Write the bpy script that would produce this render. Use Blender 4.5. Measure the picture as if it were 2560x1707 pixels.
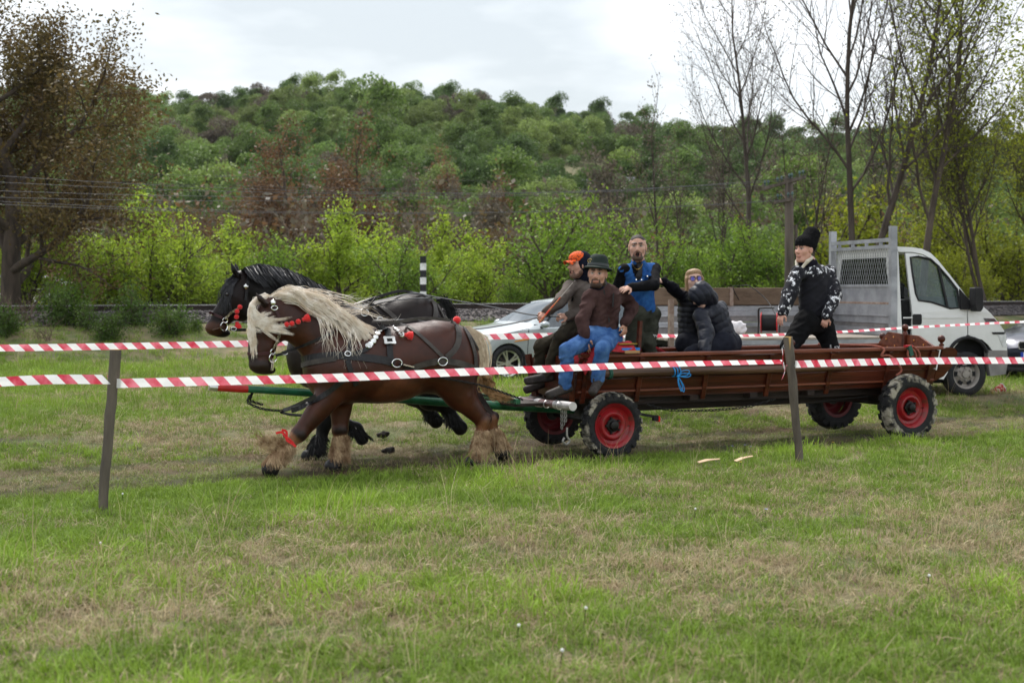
import bpy, bmesh, math, random
import numpy as np
from mathutils import Vector, Matrix
from mathutils.bvhtree import BVHTree
from mathutils.geometry import tessellate_polygon
for _o in list(bpy.data.objects): bpy.data.objects.remove(_o)
SC = bpy.context.scene; COL = SC.collection
R = math.radians
# ---------------------------------------------------------------- camera
F, HY, CX, H = 3400.0, 725.0, 1280.0, 1.75      # focal length in px of a 2560 px wide frame, horizon row, centre column, eye height
cam = bpy.data.cameras.new('camera'); camo = bpy.data.objects.new('camera', cam); COL.objects.link(camo)
cam.sensor_width = 36; cam.lens = 36*F/2560; cam.shift_y = -0.05; cam.clip_start = .1; cam.clip_end = 3000
cam.dof.use_dof = True; cam.dof.focus_distance = 14.2; cam.dof.aperture_fstop = 2.4
camo.location = (0, 0, H); camo.rotation_euler = (R(90), 0, 0); SC.camera = camo
# ---------------------------------------------------------------- sky, sun, exposure
SUN_EL, SUN_AZ = 56.0, 338.0                      # a veiled sun high beyond the hill, a little to the left
world = bpy.data.worlds.new('World'); SC.world = world; world.use_nodes = True
wn = world.node_tree.nodes; wl = world.node_tree.links; wn.clear()
wo = wn.new('ShaderNodeOutputWorld'); wb = wn.new('ShaderNodeBackground'); wb.inputs['Strength'].default_value = .065
sk = wn.new('ShaderNodeTexSky'); sk.sky_type = 'NISHITA'; sk.sun_disc = False
sk.sun_elevation = R(SUN_EL); sk.sun_rotation = R(SUN_AZ); sk.air_density = 1.2; sk.dust_density = 3
tc = wn.new('ShaderNodeTexCoord'); mp = wn.new('ShaderNodeMapping'); mp.inputs['Scale'].default_value = (1.6, 1.6, 5.0); mp.inputs['Location'].default_value=(.35,.1,.4)
cn = wn.new('ShaderNodeTexNoise'); cn.inputs['Scale'].default_value = 1.7; cn.inputs['Detail'].default_value = 5; cn.inputs['Roughness'].default_value=.5
cr = wn.new('ShaderNodeValToRGB'); cr.color_ramp.elements[0].position = .36; cr.color_ramp.elements[1].position = .58
cr.color_ramp.elements[0].color = (4.3, 4.7, 5.0, 1); cr.color_ramp.elements[1].color = (8.4, 8.6, 8.8, 1)
mx = wn.new('ShaderNodeMixRGB'); mx.inputs[0].default_value = .12
wl.new(tc.outputs['Generated'], mp.inputs[0]); wl.new(mp.outputs[0], cn.inputs['Vector']); wl.new(cn.outputs['Fac'], cr.inputs[0])
wl.new(cr.outputs[0], mx.inputs[1]); wl.new(sk.outputs[0], mx.inputs[2]); wl.new(mx.outputs[0], wb.inputs[0]); wl.new(wb.outputs[0], wo.inputs[0])
sl = bpy.data.lights.new('sun', 'SUN'); sl.energy = 1.5; sl.angle = R(10); sl.color = (1, .96, .9)
slo = bpy.data.objects.new('sun', sl); COL.objects.link(slo)
_e, _a = R(SUN_EL), R(SUN_AZ); _d = Vector((math.sin(_a)*math.cos(_e), math.cos(_a)*math.cos(_e), math.sin(_e)))
slo.rotation_euler = _d.to_track_quat('Z', 'Y').to_euler(); slo.location = (0, 0, 60)
SC.view_settings.view_transform = 'Standard'; SC.view_settings.look = 'None'; SC.view_settings.exposure = 1.46; SC.view_settings.gamma = 1
SC.render.engine = 'CYCLES'; SC.cycles.use_denoising = True; SC.cycles.max_bounces = 8; SC.cycles.transparent_max_bounces = 12
# ---------------------------------------------------------------- places: wagon frame (u back along the wagon, v away from camera)
CA, SA = math.cos(R(25)), math.sin(R(25)); OX, OY = .76, 15.0
def L(u, v, z=0.): return Vector((OX+u*CA-v*SA, OY+u*SA+v*CA, z))
def uv_of(x, y): return (x-OX)*CA+(y-OY)*SA, -(x-OX)*SA+(y-OY)*CA
def pv(px, py, v):                                 # the point of the upright plane v that the photo shows at this pixel
    t = (px-CX)/F; u = (t*(OY+v*CA)-OX+v*SA)/(CA-t*SA)
    p = L(u, v); p.z = H-(py-HY)*p.y/F; return p
def wp(px, py, Y): return Vector(((px-CX)/F*Y, Y, H-(py-HY)/F*Y))
def ss(a, b, x): t = np.clip((np.asarray(x, float)-a)/(b-a), 0, 1); return t*t*(3-2*t)
def _hash(i, j, k, s):
    n = (i.astype(np.int64)*374761393 + j.astype(np.int64)*668265263 + k.astype(np.int64)*2147483647*31 + s*974634777) & 0xFFFFFFFF
    n = ((n ^ (n >> 13))*1274126177) & 0xFFFFFFFF; n = n ^ (n >> 16); return (n & 0xFFFF)/65535.0
def vn(x, y, z=0., s=0):                           # value noise, -1..1
    x = np.asarray(x, float); y = np.asarray(y, float); z = np.asarray(z, float)+0*x
    i, j, k = np.floor(x), np.floor(y), np.floor(z); a, b, c = x-i, y-j, z-k
    a, b, c = a*a*(3-2*a), b*b*(3-2*b), c*c*(3-2*c); o = 0
    for di in (0, 1):
        for dj in (0, 1):
            for dk in (0, 1):
                o = o+_hash(i+di, j+dj, k+dk, s)*(a if di else 1-a)*(b if dj else 1-b)*(c if dk else 1-c)
    return 2*o-1
_HT = [-.6, -.36, -.28, -.24, -.19, -.1, 0, .1, .2, .4, .6]; _HZ = [42, 40, 39, 35.5, 39.5, 40, 37, 30.5, 29, 28, 28]
def gz(x, y):
    x = np.asarray(x, float); y = np.asarray(y, float); u, v = uv_of(x, y)
    z = .15*ss(.9, 2.2, v)-.05*(np.exp(-((v-.68)/.16)**2)+np.exp(-((v+.68)/.16)**2))*ss(3, 2, abs(v))
    z = z+.022*vn(x*1.7, y*1.7, 0, 3)+.03*vn(x*.5, y*.5, 0, 4)
    z = z+.75*ss(17.3, 20.7, v)+.25*ss(20.75, 21.4, v)-.45*ss(24.2, 27, v)
    hz = np.interp(x/np.maximum(y, 1), _HT, _HZ)*ss(85, 335, y)
    return z+hz+ss(60, 120, y)*(1.4*vn(x/35, y/35, 0, 7)+.8)
def gzf(x, y): return float(gz(x, y))
# ---------------------------------------------------------------- materials
MATS = {}
def mat(name, c, rough=.7, metal=0., c2=None, var=.25, scale=6., detail=4, bump=0., bscale=40., attr=None, spec=.4, coat=0., sheen=0., trans=0., stretch=None, inst=None, alpha=1., lo=.35, hi=.65, mask=None):
    if name in MATS: return MATS[name]
    m = bpy.data.materials.new(name); m.use_nodes = True; nt = m.node_tree; N = nt.nodes; K = nt.links
    b = N['Principled BSDF']; b.inputs['Roughness'].default_value = rough; b.inputs['Metallic'].default_value = metal
    b.inputs['Specular IOR Level'].default_value = spec; b.inputs['Coat Weight'].default_value = coat; b.inputs['Coat Roughness'].default_value = .08
    b.inputs['Sheen Weight'].default_value = sheen; b.inputs['Transmission Weight'].default_value = trans; b.inputs['Alpha'].default_value = alpha
    t = N.new('ShaderNodeTexCoord'); src = t.outputs['Object']
    if stretch:
        g = N.new('ShaderNodeMapping'); g.vector_type = 'TEXTURE'; g.inputs['Scale'].default_value = [1/q for q in stretch]; g.inputs['Rotation'].default_value = (0, 0, R(25) if stretch[0] != 1.001 else 0)
        K.new(src, g.inputs[0]); src = g.outputs[0]
    n = N.new('ShaderNodeTexNoise'); n.inputs['Scale'].default_value = scale; n.inputs['Detail'].default_value = detail; n.inputs['Roughness'].default_value = .6; K.new(src, n.inputs['Vector'])
    r = N.new('ShaderNodeValToRGB'); r.color_ramp.elements[0].position = lo; r.color_ramp.elements[1].position = hi
    if c2 is None: ca, cb = [x*(1-var) for x in c], [min(1, x*(1+var)) for x in c]
    else: ca, cb = c, c2
    r.color_ramp.elements[0].color = (*ca, 1); r.color_ramp.elements[1].color = (*cb, 1)
    K.new(n.outputs['Fac'], r.inputs[0]); out = r.outputs[0]
    if attr or inst:
        a = N.new('ShaderNodeAttribute'); a.attribute_name = attr or inst
        if inst: a.attribute_type = 'INSTANCER'
        q = N.new('ShaderNodeMixRGB'); q.blend_type = 'MULTIPLY'; q.inputs[0].default_value = 1; K.new(out, q.inputs[1]); K.new(a.outputs['Color'], q.inputs[2]); out = q.outputs[0]
    K.new(out, b.inputs['Base Color'])
    if bump:
        n2 = N.new('ShaderNodeTexNoise'); n2.inputs['Scale'].default_value = bscale; n2.inputs['Detail'].default_value = 3; K.new(src, n2.inputs['Vector'])
        u = N.new('ShaderNodeBump'); u.inputs['Strength'].default_value = bump; u.inputs['Distance'].default_value = .02; K.new(n2.outputs['Fac'], u.inputs['Height']); K.new(u.outputs[0], b.inputs['Normal'])
    MATS[name] = m; return m
def leafmat(name, c, c2, scale=.9, tr=.35):
    if name in MATS: return MATS[name]
    m = mat(name, c, .55, c2=c2, scale=scale, attr='Col', spec=.25); nt = m.node_tree; N = nt.nodes; K = nt.links
    b = N['Principled BSDF']; o = N['Material Output']; tl = N.new('ShaderNodeBsdfTranslucent'); mi = N.new('ShaderNodeMixShader'); mi.inputs[0].default_value = tr
    K.new(b.inputs['Base Color'].links[0].from_socket, tl.inputs['Color']); K.new(b.outputs[0], mi.inputs[1]); K.new(tl.outputs[0], mi.inputs[2]); K.new(mi.outputs[0], o.inputs['Surface']); return m
# ---------------------------------------------------------------- mesh tools
def np_mesh(name, V, Fq, smooth=False, col=None):
    me = bpy.data.meshes.new(name); V = np.asarray(V, np.float32).reshape(-1, 3); Fq = np.asarray(Fq, np.int32); k = Fq.shape[1]
    me.vertices.add(len(V)); me.vertices.foreach_set('co', V.ravel()); me.loops.add(Fq.size); me.loops.foreach_set('vertex_index', Fq.ravel())
    me.polygons.add(len(Fq)); me.polygons.foreach_set('loop_start', np.arange(0, Fq.size, k, dtype=np.int32))
    if smooth: me.polygons.foreach_set('use_smooth', np.ones(len(Fq), bool))
    me.update(calc_edges=True)
    if col is not None:
        a = me.attributes.new('Col', 'FLOAT_COLOR', 'POINT'); c = np.ones((len(V), 4), np.float32); c[:, :3] = np.asarray(col).reshape(len(V), -1); a.data.foreach_set('color', c.ravel())
    return me
def wloc(o):
    p = Vector((0, 0, 0))
    while o is not None: p = p+o.location; o = o.parent
    return p
def link(name, me, m=None, parent=None, loc=None):
    o = bpy.data.objects.new(name, me); COL.objects.link(o)
    if m is not None:
        for q in (m if isinstance(m, (list, tuple)) else [m]): me.materials.append(q)
    if parent is not None: o.parent = parent
    if loc is not None: o.location = loc
    return o
def tag(o, label, cat=None, group=None, kind=None):
    if label: o['label'] = label
    if cat: o['category'] = cat
    if group: o['group'] = group
    if kind: o['kind'] = kind
    return o
def thing(name, label, cat, loc, group=None):
    o = bpy.data.objects.new(name, None); COL.objects.link(o); o.location = loc; o.empty_display_size = .2; return tag(o, label, cat, group)
def place(name, V, Fc, m, parent=None, smooth=False, col=None, origin=None):
    """one mesh object from world coordinates; its origin is its parent's, or its own base"""
    V = np.asarray(V, np.float64).reshape(-1, 3)
    if parent is not None: loc = np.array(wloc(parent))
    elif origin is not None: loc = np.array(origin)
    else: loc = np.array([V[:, 0].mean(), V[:, 1].mean(), V[:, 2].min()])
    if isinstance(Fc, np.ndarray): me = np_mesh(name, V-loc, Fc, smooth, col)
    else:
        me = bpy.data.meshes.new(name); me.from_pydata((V-loc).tolist(), [], Fc); me.update()
        if smooth: me.polygons.foreach_set('use_smooth', np.ones(len(me.polygons), bool))
        if col is not None:
            a = me.attributes.new('Col', 'FLOAT_COLOR', 'POINT'); c = np.ones((len(V), 4), np.float32); c[:, :3] = np.asarray(col).reshape(len(V), -1); a.data.foreach_set('color', c.ravel())
    o = link(name, me, m, parent)
    if parent is None: o.location = loc
    return o
def frame(d, up=(0, 0, 1)):
    d = Vector(d).normalized(); up = Vector(up)
    if abs(d.dot(up.normalized())) > .98: up = Vector((1, 0, 0)) if abs(d.x) < .9 else Vector((0, 1, 0))
    s = d.cross(up).normalized(); return d, s, s.cross(d).normalized()
class MB:
    def __init__(s): s.v = []; s.f = []
    def add(s, V, Fc):
        n = len(s.v); s.v += [tuple(p) for p in V]; s.f += [tuple(i+n for i in q) for q in Fc]; return s
    def hexa(s, P):                                # 8 corners: bottom 4 ring, top 4 ring
        return s.add(P, [(3, 2, 1, 0), (4, 5, 6, 7), (0, 1, 5, 4), (1, 2, 6, 5), (2, 3, 7, 6), (3, 0, 4, 7)])
    def lbox(s, u0, u1, v0, v1, z0, z1):
        return s.hexa([L(u0, v0, z0), L(u1, v0, z0), L(u1, v1, z0), L(u0, v1, z0), L(u0, v0, z1), L(u1, v0, z1), L(u1, v1, z1), L(u0, v1, z1)])
    def beam(s, p0, p1, w, h, up=(0, 0, 1), bev=0):
        p0, p1 = Vector(p0), Vector(p1); d, a, b = frame(p1-p0, up); a, b = a*w/2, b*h/2
        return s.hexa([p0-a-b, p0+a-b, p1+a-b, p1-a-b, p0-a+b, p0+a+b, p1+a+b, p1-a+b])
    def tube(s, P, rad, n=6, caps=True, closed=False):
        P = [Vector(p) for p in P]; m = len(P); rad = [rad]*m if not hasattr(rad, '__len__') else rad
        base = len(s.v); d, a, b = frame((P[1]-P[0]) if m > 1 else (0, 0, 1))
        for i in range(m):
            t = (P[(i+1) % m if closed else min(i+1, m-1)]-P[i-1 if closed else max(i-1, 0)])
            t = t.normalized() if t.length > 1e-9 else d
            a = (a-t*a.dot(t)); a = a.normalized() if a.length > 1e-6 else frame(t)[1]; b = t.cross(a)
            for k in range(n):
                w = 2*math.pi*k/n; s.v.append(tuple(P[i]+(a*math.cos(w)+b*math.sin(w))*rad[i]))
        for i in range(m if closed else m-1):
            j = (i+1) % m
            for k in range(n): s.f.append((base+i*n+k, base+i*n+(k+1) % n, base+j*n+(k+1) % n, base+j*n+k))
        if caps and not closed: s.f.append(tuple(base+k for k in range(n-1, -1, -1))); s.f.append(tuple(base+(m-1)*n+k for k in range(n)))
        return s
    def lathe(s, prof, c, axis, n=24, a0=0, caps=True):       # prof: (along axis, radius)
        c = Vector(c); d, a, b = frame(axis); base = len(s.v); m = len(prof)
        for t, r in prof:
            for k in range(n):
                w = a0+2*math.pi*k/n; s.v.append(tuple(c+d*t+(a*math.cos(w)+b*math.sin(w))*r))
        for i in range(m-1):
            for k in range(n): s.f.append((base+i*n+k, base+(i+1)*n+k, base+(i+1)*n+(k+1) % n, base+i*n+(k+1) % n))
        if caps and prof[0][1] > 1e-4: s.f.append(tuple(base+k for k in range(n)))
        if caps and prof[-1][1] > 1e-4: s.f.append(tuple(base+(m-1)*n+k for k in range(n-1, -1, -1)))
        return s
    def ball(s, c, r, n=12, sq=(1, 1, 1)):
        c = Vector(c); base = len(s.v); h = n//2+1
        for i in range(h):
            p = math.pi*i/(h-1)
            for k in range(n):
                w = 2*math.pi*k/n; s.v.append(tuple(c+Vector((math.sin(p)*math.cos(w)*sq[0], math.sin(p)*math.sin(w)*sq[1], math.cos(p)*sq[2]))*r))
        for i in range(h-1):
            for k in range(n): s.f.append((base+i*n+k, base+(i+1)*n+k, base+(i+1)*n+(k+1) % n, base+i*n+(k+1) % n))
        return s
    def ribbon(s, P, W, nrm, th=0.):               # strip along P, width W, facing nrm (one or per point); th = thickness
        P = [Vector(p) for p in P]; m = len(P); base = len(s.v)
        for i in range(m):
            t = (P[min(i+1, m-1)]-P[max(i-1, 0)]).normalized(); q = Vector(nrm[i] if hasattr(nrm[0], '__len__') else nrm).normalized()
            a = t.cross(q).normalized()*((W[i] if hasattr(W, '__len__') else W)/2); o = q*th/2
            if th: s.v += [tuple(P[i]-a-o), tuple(P[i]+a-o), tuple(P[i]+a+o), tuple(P[i]-a+o)]
            else: s.v += [tuple(P[i]-a), tuple(P[i]+a)]
        k = 4 if th else 2
        for i in range(m-1):
            A, B = base+i*k, base+(i+1)*k
            if th:
                for e in range(4): s.f.append((A+e, A+(e+1) % 4, B+(e+1) % 4, B+e))
            else: s.f.append((A, A+1, B+1, B))
        if th: s.f += [(base+3, base+2, base+1, base), tuple(base+(m-1)*k+e for e in range(4))]
        return s
    def prism(s, poly, off, holes=()):             # polygon (3D points, may have holes) extruded by a vector
        loops = [list(map(Vector, poly))]+[list(map(Vector, h)) for h in holes]; pts = [p for l in loops for p in l]; tri = tessellate_polygon(loops); n = len(pts); off = Vector(off)
        nr = sum((((pts[t[1]]-pts[t[0]]).cross(pts[t[2]]-pts[t[0]])) for t in tri), Vector())
        fl = nr.dot(off) > 0; Fc = []
        for t in tri: Fc += [tuple(reversed(t)), tuple(i+n for i in t)] if fl else [tuple(t), tuple(i+n for i in reversed(t))]
        k = 0
        for l in loops:
            m = len(l)
            for i in range(m): Fc.append((k+i, k+(i+1) % m, n+k+(i+1) % m, n+k+i))
            k += m
        return s.add([*pts, *[p+off for p in pts]], Fc)
    def done(s, name, m, parent=None, smooth=False, col=None, bevel=0., label=None, **kw):
        o = place(name, s.v, s.f, m, parent, smooth, col, **kw)
        bm = bmesh.new(); bm.from_mesh(o.data); bmesh.ops.recalc_face_normals(bm, faces=bm.faces)
        if bevel: bmesh.ops.bevel(bm, geom=bm.edges[:], offset=bevel, segments=1, affect='EDGES', clamp_overlap=True)
        bm.to_mesh(o.data); bm.free()
        if smooth: o.data.set_sharp_from_angle(angle=R(40))
        if label: o['label'] = label
        return o
def catmull(P, k=6):
    P = [Vector(p) for p in P]; out = []
    for i in range(len(P)-1):
        a, b, c, d = P[max(i-1, 0)], P[i], P[i+1], P[min(i+2, len(P)-1)]
        for j in range(k):
            t = j/k; out.append(.5*((2*b)+(c-a)*t+(2*a-5*b+4*c-d)*t*t+(3*b-a-3*c+d)*t**3))
    return out+[P[-1]]
def copy_tree(o, parent=None):
    c = o.copy(); COL.objects.link(c); c.parent = parent
    for ch in o.children: copy_tree(ch, c)
    return c
def chain(mb, P, step=.05, r=.008):                # links alternately turned along a path
    P = catmull(P, 8); acc = 0; k = 0; last = P[0]
    for i in range(1, len(P)):
        seg = P[i]-P[i-1]; l = seg.length
        while acc+l >= step and l > 1e-6:
            t = (step-acc)/l; q = P[i-1]+seg*t; d, a, b = frame(q-last); a = (a+b).normalized() if k % 2 else (a-b).normalized(); m = (q+last)/2; h = (q-last).length*.62
            mb.tube([m+d*h*math.cos(w)+a*h*.55*math.sin(w) for w in (0, 1.05, 2.09, 3.14, 4.19, 5.24)], r, 4, closed=True)
            last = q; k += 1; seg = P[i]-q; l = seg.length; acc = 0
            P[i-1] = q
        acc += l
    return mb
# ================================================================ GROUND
rng = np.random.default_rng(5)
def steps(*segs):
    o = []
    for a, b, s in segs: o += list(np.arange(a, b, s))
    return np.array(o+[segs[-1][1]])
gx = steps((-320, -60, 10), (-60, -20, 2), (-20, -9, .5), (-9, 9, .16), (9, 20, .5), (20, 60, 2), (60, 320, 10))
gy = steps((-15, 3, 1.5), (3, 24, .16), (24, 60, .4), (60, 420, 6), (420, 1200, 40))
XX, YY = np.meshgrid(gx, gy); ZZ = gz(XX, YY); ny, nx = XX.shape
I = np.arange(nx*ny).reshape(ny, nx); Q = np.stack([I[:-1, :-1], I[:-1, 1:], I[1:, 1:], I[1:, :-1]], -1).reshape(-1, 4)
mg = mat('meadow_soil', (.07, .085, .025), .95, c2=(.19, .145, .085), scale=1.3, detail=8, bump=.6, bscale=9, lo=.42, hi=.66, attr='Col')
_u, _v = uv_of(XX, YY); mud = np.clip(np.exp(-((np.abs(_v)-.68)/.24)**2)+.75*np.exp(-(_v/.45)**2)*ss(-.2, .3, vn(XX*.9, YY*.9, 0, 41))+.9*ss(.25, .5, vn(XX*.7, YY*1.1, 0, 42))*ss(9, 7, np.abs(_v-3)), 0, 1)[..., None]*ss(40, 30, YY)[..., None]; gcolr = 1+(np.array([.42, .30, .24])-1)*mud
tag(link('ground', np_mesh('ground', np.stack([XX, YY, ZZ], -1), Q, True, gcolr), mg), None, kind='structure')
# ---- ballast bed of the railway
V0, V1 = 21.0, 24.6
mball = mat('ballast_stone', (.05, .043, .042), .9, c2=(.14, .122, .12), scale=9, bump=.8, bscale=25)
us = np.arange(-26, 40, .25); vs = np.array([20.55, 20.9, 21.2, 21.5, 22, 23, 24.2, 24.6, 25.2])
UU, VV = np.meshgrid(us, vs); P = np.array([[L(a, b) for a, b in zip(r0, r1)] for r0, r1 in zip(UU, VV)]).reshape(-1, 3); P[:, 2] = gz(P[:, 0], P[:, 1])+.03
ny, nx = UU.shape; I = np.arange(nx*ny).reshape(ny, nx); Q = np.stack([I[:-1, :-1], I[:-1, 1:], I[1:, 1:], I[1:, :-1]], -1).reshape(-1, 4)
tag(link('ballast_bed', np_mesh('ballast_bed', P, Q, True), mball), None, kind='structure')
n = 15000; u = rng.uniform(-24, 36, n); v = 20.55+rng.beta(1.2, 1.6, n)*1.6
cx = OX+u*CA-v*SA; cy = OY+u*SA+v*CA; c = np.stack([cx, cy, gz(cx, cy)+.045], 1)
oc = np.array([[1, 0, 0], [-1, 0, 0], [0, 1, 0], [0, -1, 0], [0, 0, 1], [0, 0, -1]], float); of = np.array([[0, 2, 4], [2, 1, 4], [1, 3, 4], [3, 0, 4], [2, 0, 5], [1, 2, 5], [3, 1, 5], [0, 3, 5]])
s = rng.uniform(.03, .062, (n, 1, 1))*rng.uniform(.55, 1.3, (n, 6, 1)); an = rng.uniform(0, 6.28, n); tl = rng.uniform(-.9, .9, n)
V = oc[None]*s; V[..., 2] *= .6; ca, sa = np.cos(an)[:, None], np.sin(an)[:, None]; X = V[..., 0]*ca-V[..., 1]*sa; Y = V[..., 0]*sa+V[..., 1]*ca; Z = V[..., 2]+X*tl[:, None]*.6
V = np.stack([X, Y, Z], -1)+c[:, None]; cc = np.repeat(rng.uniform(.5, 1.6, (n, 1)), 6, 1).ravel()
st = link('ballast_gravel', np_mesh('ballast_gravel', V, (of[None]+6*np.arange(n)[:, None, None]).reshape(-1, 3), False, np.stack([cc]*3, 1)), mat('gravel', (.085, .075, .077), .85, scale=5, attr='Col'))
tag(st, 'loose grey ballast stones on the shoulder of the railway bed', 'gravel', kind='stuff')
# ---- two rails and the sleepers
mrail = mat('rail_steel', (.012, .008, .007), .6, .2, c2=(.03, .018, .014), scale=4); mtop = mat('rail_top', (.55, .55, .55), .35, .8)
for k, (vr, lab) in enumerate(((22.07, 'rusty steel rail nearest the meadow with a bright worn top'), (23.55, 'farther rusty steel rail, beyond the one nearest the meadow'))):
    t = thing('rail', lab, 'rail', L(-26, vr, 1.15), 'rails of the track')
    b = MB(); z = 1.19
    for u0 in np.arange(-26, 40, 6.0):
        for a0, a1, z0, z1 in ((-.06, .06, z, z+.02), (-.012, .012, z+.02, z+.13), (-.034, .034, z+.13, z+.168)): b.lbox(u0, u0+5.99, vr+a0, vr+a1, z0, z1)
    b.done('web_and_foot', mrail, t); b = MB().lbox(-26, 40, vr-.03, vr+.03, z+.168, z+.174); b.done('running_surface', mtop, t)
sp = None
mslp = mat('sleeper_concrete', (.22, .17, .15), .9, scale=3)
trk = tag(bpy.data.objects.new('railway_track', None), 'row of brown sleepers lying under the two rails', 'track', kind='structure'); COL.objects.link(trk); trk.location = L(0, 22.8, 1.15)
me = None
for u0 in np.arange(-25, 36, .62):
    if me is None:
        b = MB().hexa([Vector(((x*CA-y*SA), (x*SA+y*CA), z)) for z in (-.02, .06) for x, y in ((-.12, -1.25), (.12, -1.25), (.12, 1.25), (-.12, 1.25))]); o = b.done('sleeper', mslp, origin=(0, 0, 0)); me = o.data; o.parent = trk
    else: o = bpy.data.objects.new('sleeper', me); COL.objects.link(o); o.parent = trk
    o.location = L(u0, 22.8, 1.15+random.Random(u0).uniform(-.01, .01))-trk.location
# ================================================================ GRASS
def clump(name, nb, hmin, hmax, rad, w, lean, r, m):
    V, Fc = [], []
    for i in range(nb):
        a, q = r.uniform(0, 6.283), rad*math.sqrt(r.random()); x, y = q*math.cos(a), q*math.sin(a); h = r.uniform(hmin, hmax); d = r.uniform(0, 6.283); ln = h*r.uniform(.15, lean); ww = w*r.uniform(.7, 1.3)
        sx, sy = -math.sin(d)*ww/2, math.cos(d)*ww/2; n = len(V)
        for t, k in ((0, 1), (.45, .85), (.8, .5), (1, .08)):
            px, py, pz = x+math.cos(d)*ln*t*t, y+math.sin(d)*ln*t*t, h*(t-.25*t*t*(ln/h))
            V += [(px-sx*k, py-sy*k, pz), (px+sx*k, py+sy*k, pz)]
        Fc += [(n, n+1, n+3, n+2), (n+2, n+3, n+5, n+4), (n+4, n+5, n+7, n+6)]
    me = np_mesh(name, V, np.array(Fc)); me.materials.append(m); return bpy.data.objects.new(name, me)
def grassmat(name, c, c2, tr=.3):
    m = mat(name, c, .6, c2=c2, scale=1.1, detail=6, inst='tint', spec=.2, lo=.4, hi=.6); nt = m.node_tree; N = nt.nodes; K = nt.links
    b = N['Principled BSDF']; t = N.new('ShaderNodeBsdfTranslucent'); mi = N.new('ShaderNodeMixShader'); mi.inputs[0].default_value = tr
    K.new(b.inputs['Base Color'].links[0].from_socket, t.inputs['Color']); K.new(b.outputs[0], mi.inputs[1]); K.new(t.outputs[0], mi.inputs[2]); K.new(mi.outputs[0], N['Material Output'].inputs['Surface']); return m
mgr = grassmat('grass_blade', (1, 1, 1), (.8, .8, .8)); 
gc = bpy.data.collections.new('grass_clumps'); rr = random.Random(3)
specs = [(34, .02, .05, .10, .0045, 1.6), (30, .025, .07, .09, .0045, 1.4), (20, .035, .10, .09, .005, 1.1), (24, .02, .055, .11, .005, 2.2), (18, .03, .075, .11, .0045, 2.4), (4, .16, .38, .05, .003, .7), (16, .07, .15, .08, .006, .9)]
for i, (nb, h0, h1, ra, w, ln) in enumerate(specs): gc.objects.link(clump('clump_%02d' % i, nb, h0, h1, ra, w, ln, rr, mgr))
def scatter(name, P, rot, scl, idx, tint, coll):
    me = bpy.data.meshes.new(name); me.vertices.add(len(P)); me.vertices.foreach_set('co', np.asarray(P, np.float32).ravel())
    for nm, ty, dat, key in (('rot', 'FLOAT_VECTOR', rot, 'vector'), ('scl', 'FLOAT', scl, 'value'), ('idx', 'INT', idx, 'value'), ('tint', 'FLOAT_COLOR', tint, 'color')):
        a = me.attributes.new(nm, ty, 'POINT'); a.data.foreach_set(key, np.ascontiguousarray(dat, dtype=np.int32 if ty == 'INT' else np.float32).ravel())
    o = link(name, me); ng = bpy.data.node_groups.new(name, 'GeometryNodeTree'); ng.interface.new_socket('Geometry', in_out='INPUT', socket_type='NodeSocketGeometry'); ng.interface.new_socket('Geometry', in_out='OUTPUT', socket_type='NodeSocketGeometry')
    N = ng.nodes; K = ng.links; gi = N.new('NodeGroupInput'); go = N.new('NodeGroupOutput'); ip = N.new('GeometryNodeInstanceOnPoints'); ci = N.new('GeometryNodeCollectionInfo')
    ci.inputs['Collection'].default_value = coll; ci.inputs['Separate Children'].default_value = True; ci.inputs['Reset Children'].default_value = True
    ip.inputs['Pick Instance'].default_value = True
    def na(n, t): q = N.new('GeometryNodeInputNamedAttribute'); q.data_type = t; q.inputs['Name'].default_value = n; return [x for x in q.outputs if x.enabled and x.name == 'Attribute'][0]
    K.new(gi.outputs[0], ip.inputs['Points']); K.new(ci.outputs[0], ip.inputs['Instance']); K.new(na('idx', 'INT'), ip.inputs['Instance Index']); K.new(na('rot', 'FLOAT_VECTOR'), ip.inputs['Rotation']); K.new(na('scl', 'FLOAT'), ip.inputs['Scale']); K.new(ip.outputs[0], go.inputs[0])
    mo = o.modifiers.new('scatter', 'NODES'); mo.node_group = ng; return o
pts = []
for y0, y1, dens in ((4.6, 9, 330), (9, 13, 290), (13, 20, 200), (20, 30, 85), (30, 44, 34)):
    w = .42*y1+4; n = int((y1-y0)*2*w*dens); x = rng.uniform(-w, w, n); y = rng.uniform(y0, y1, n); e = abs(x)-(.40*y+.8); k = (e < 0) | ((e < 3.4) & (rng.random(n) < .55)); pts.append(np.stack([x[k], y[k]], 1))
pts = np.concatenate(pts); u, v = uv_of(pts[:, 0], pts[:, 1]); x, y = pts.T
rut = np.exp(-((abs(v)-.68)/.22)**2)*.9+np.exp(-(v/.5)**2)*.45+.5*np.exp(-((v-2.0)/.5)**2)*ss(0, .3, vn(x*.8, y*.8, 0, 51))
keep = (rng.random(len(v)) > rut*.75) & (v < 21.0) & (rng.random(len(v)) > .55*ss(20.0, 20.8, v)) & (rng.random(len(v)) > .35*ss(.1, .5, vn(x*.9, y*1.3, 0, 21)))
pts, u, v, rut = pts[keep], u[keep], v[keep], rut[keep]; x, y = pts.T; n = len(x)
dry = np.clip(.37+.62*vn(x*.55, y*.8, 0, 11)+.38*vn(x*2.1, y*2.6, 0, 12)+.25*rng.normal(size=n)+.25*rut+.22*ss(0, 6, x)*ss(13, 7, y)-.42*np.exp(-((v+1.3)/.7)**2)-.12*ss(3, 8, v), 0, 1)
lush = np.clip(vn(x*.7, y*.9, 0, 14)*1.5-.25, 0, 1)
g1 = np.array([.15, .24, .03]); g2 = np.array([.30, .44, .055]); d1 = np.array([.54, .46, .27]); d2 = np.array([.34, .25, .15])
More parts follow.
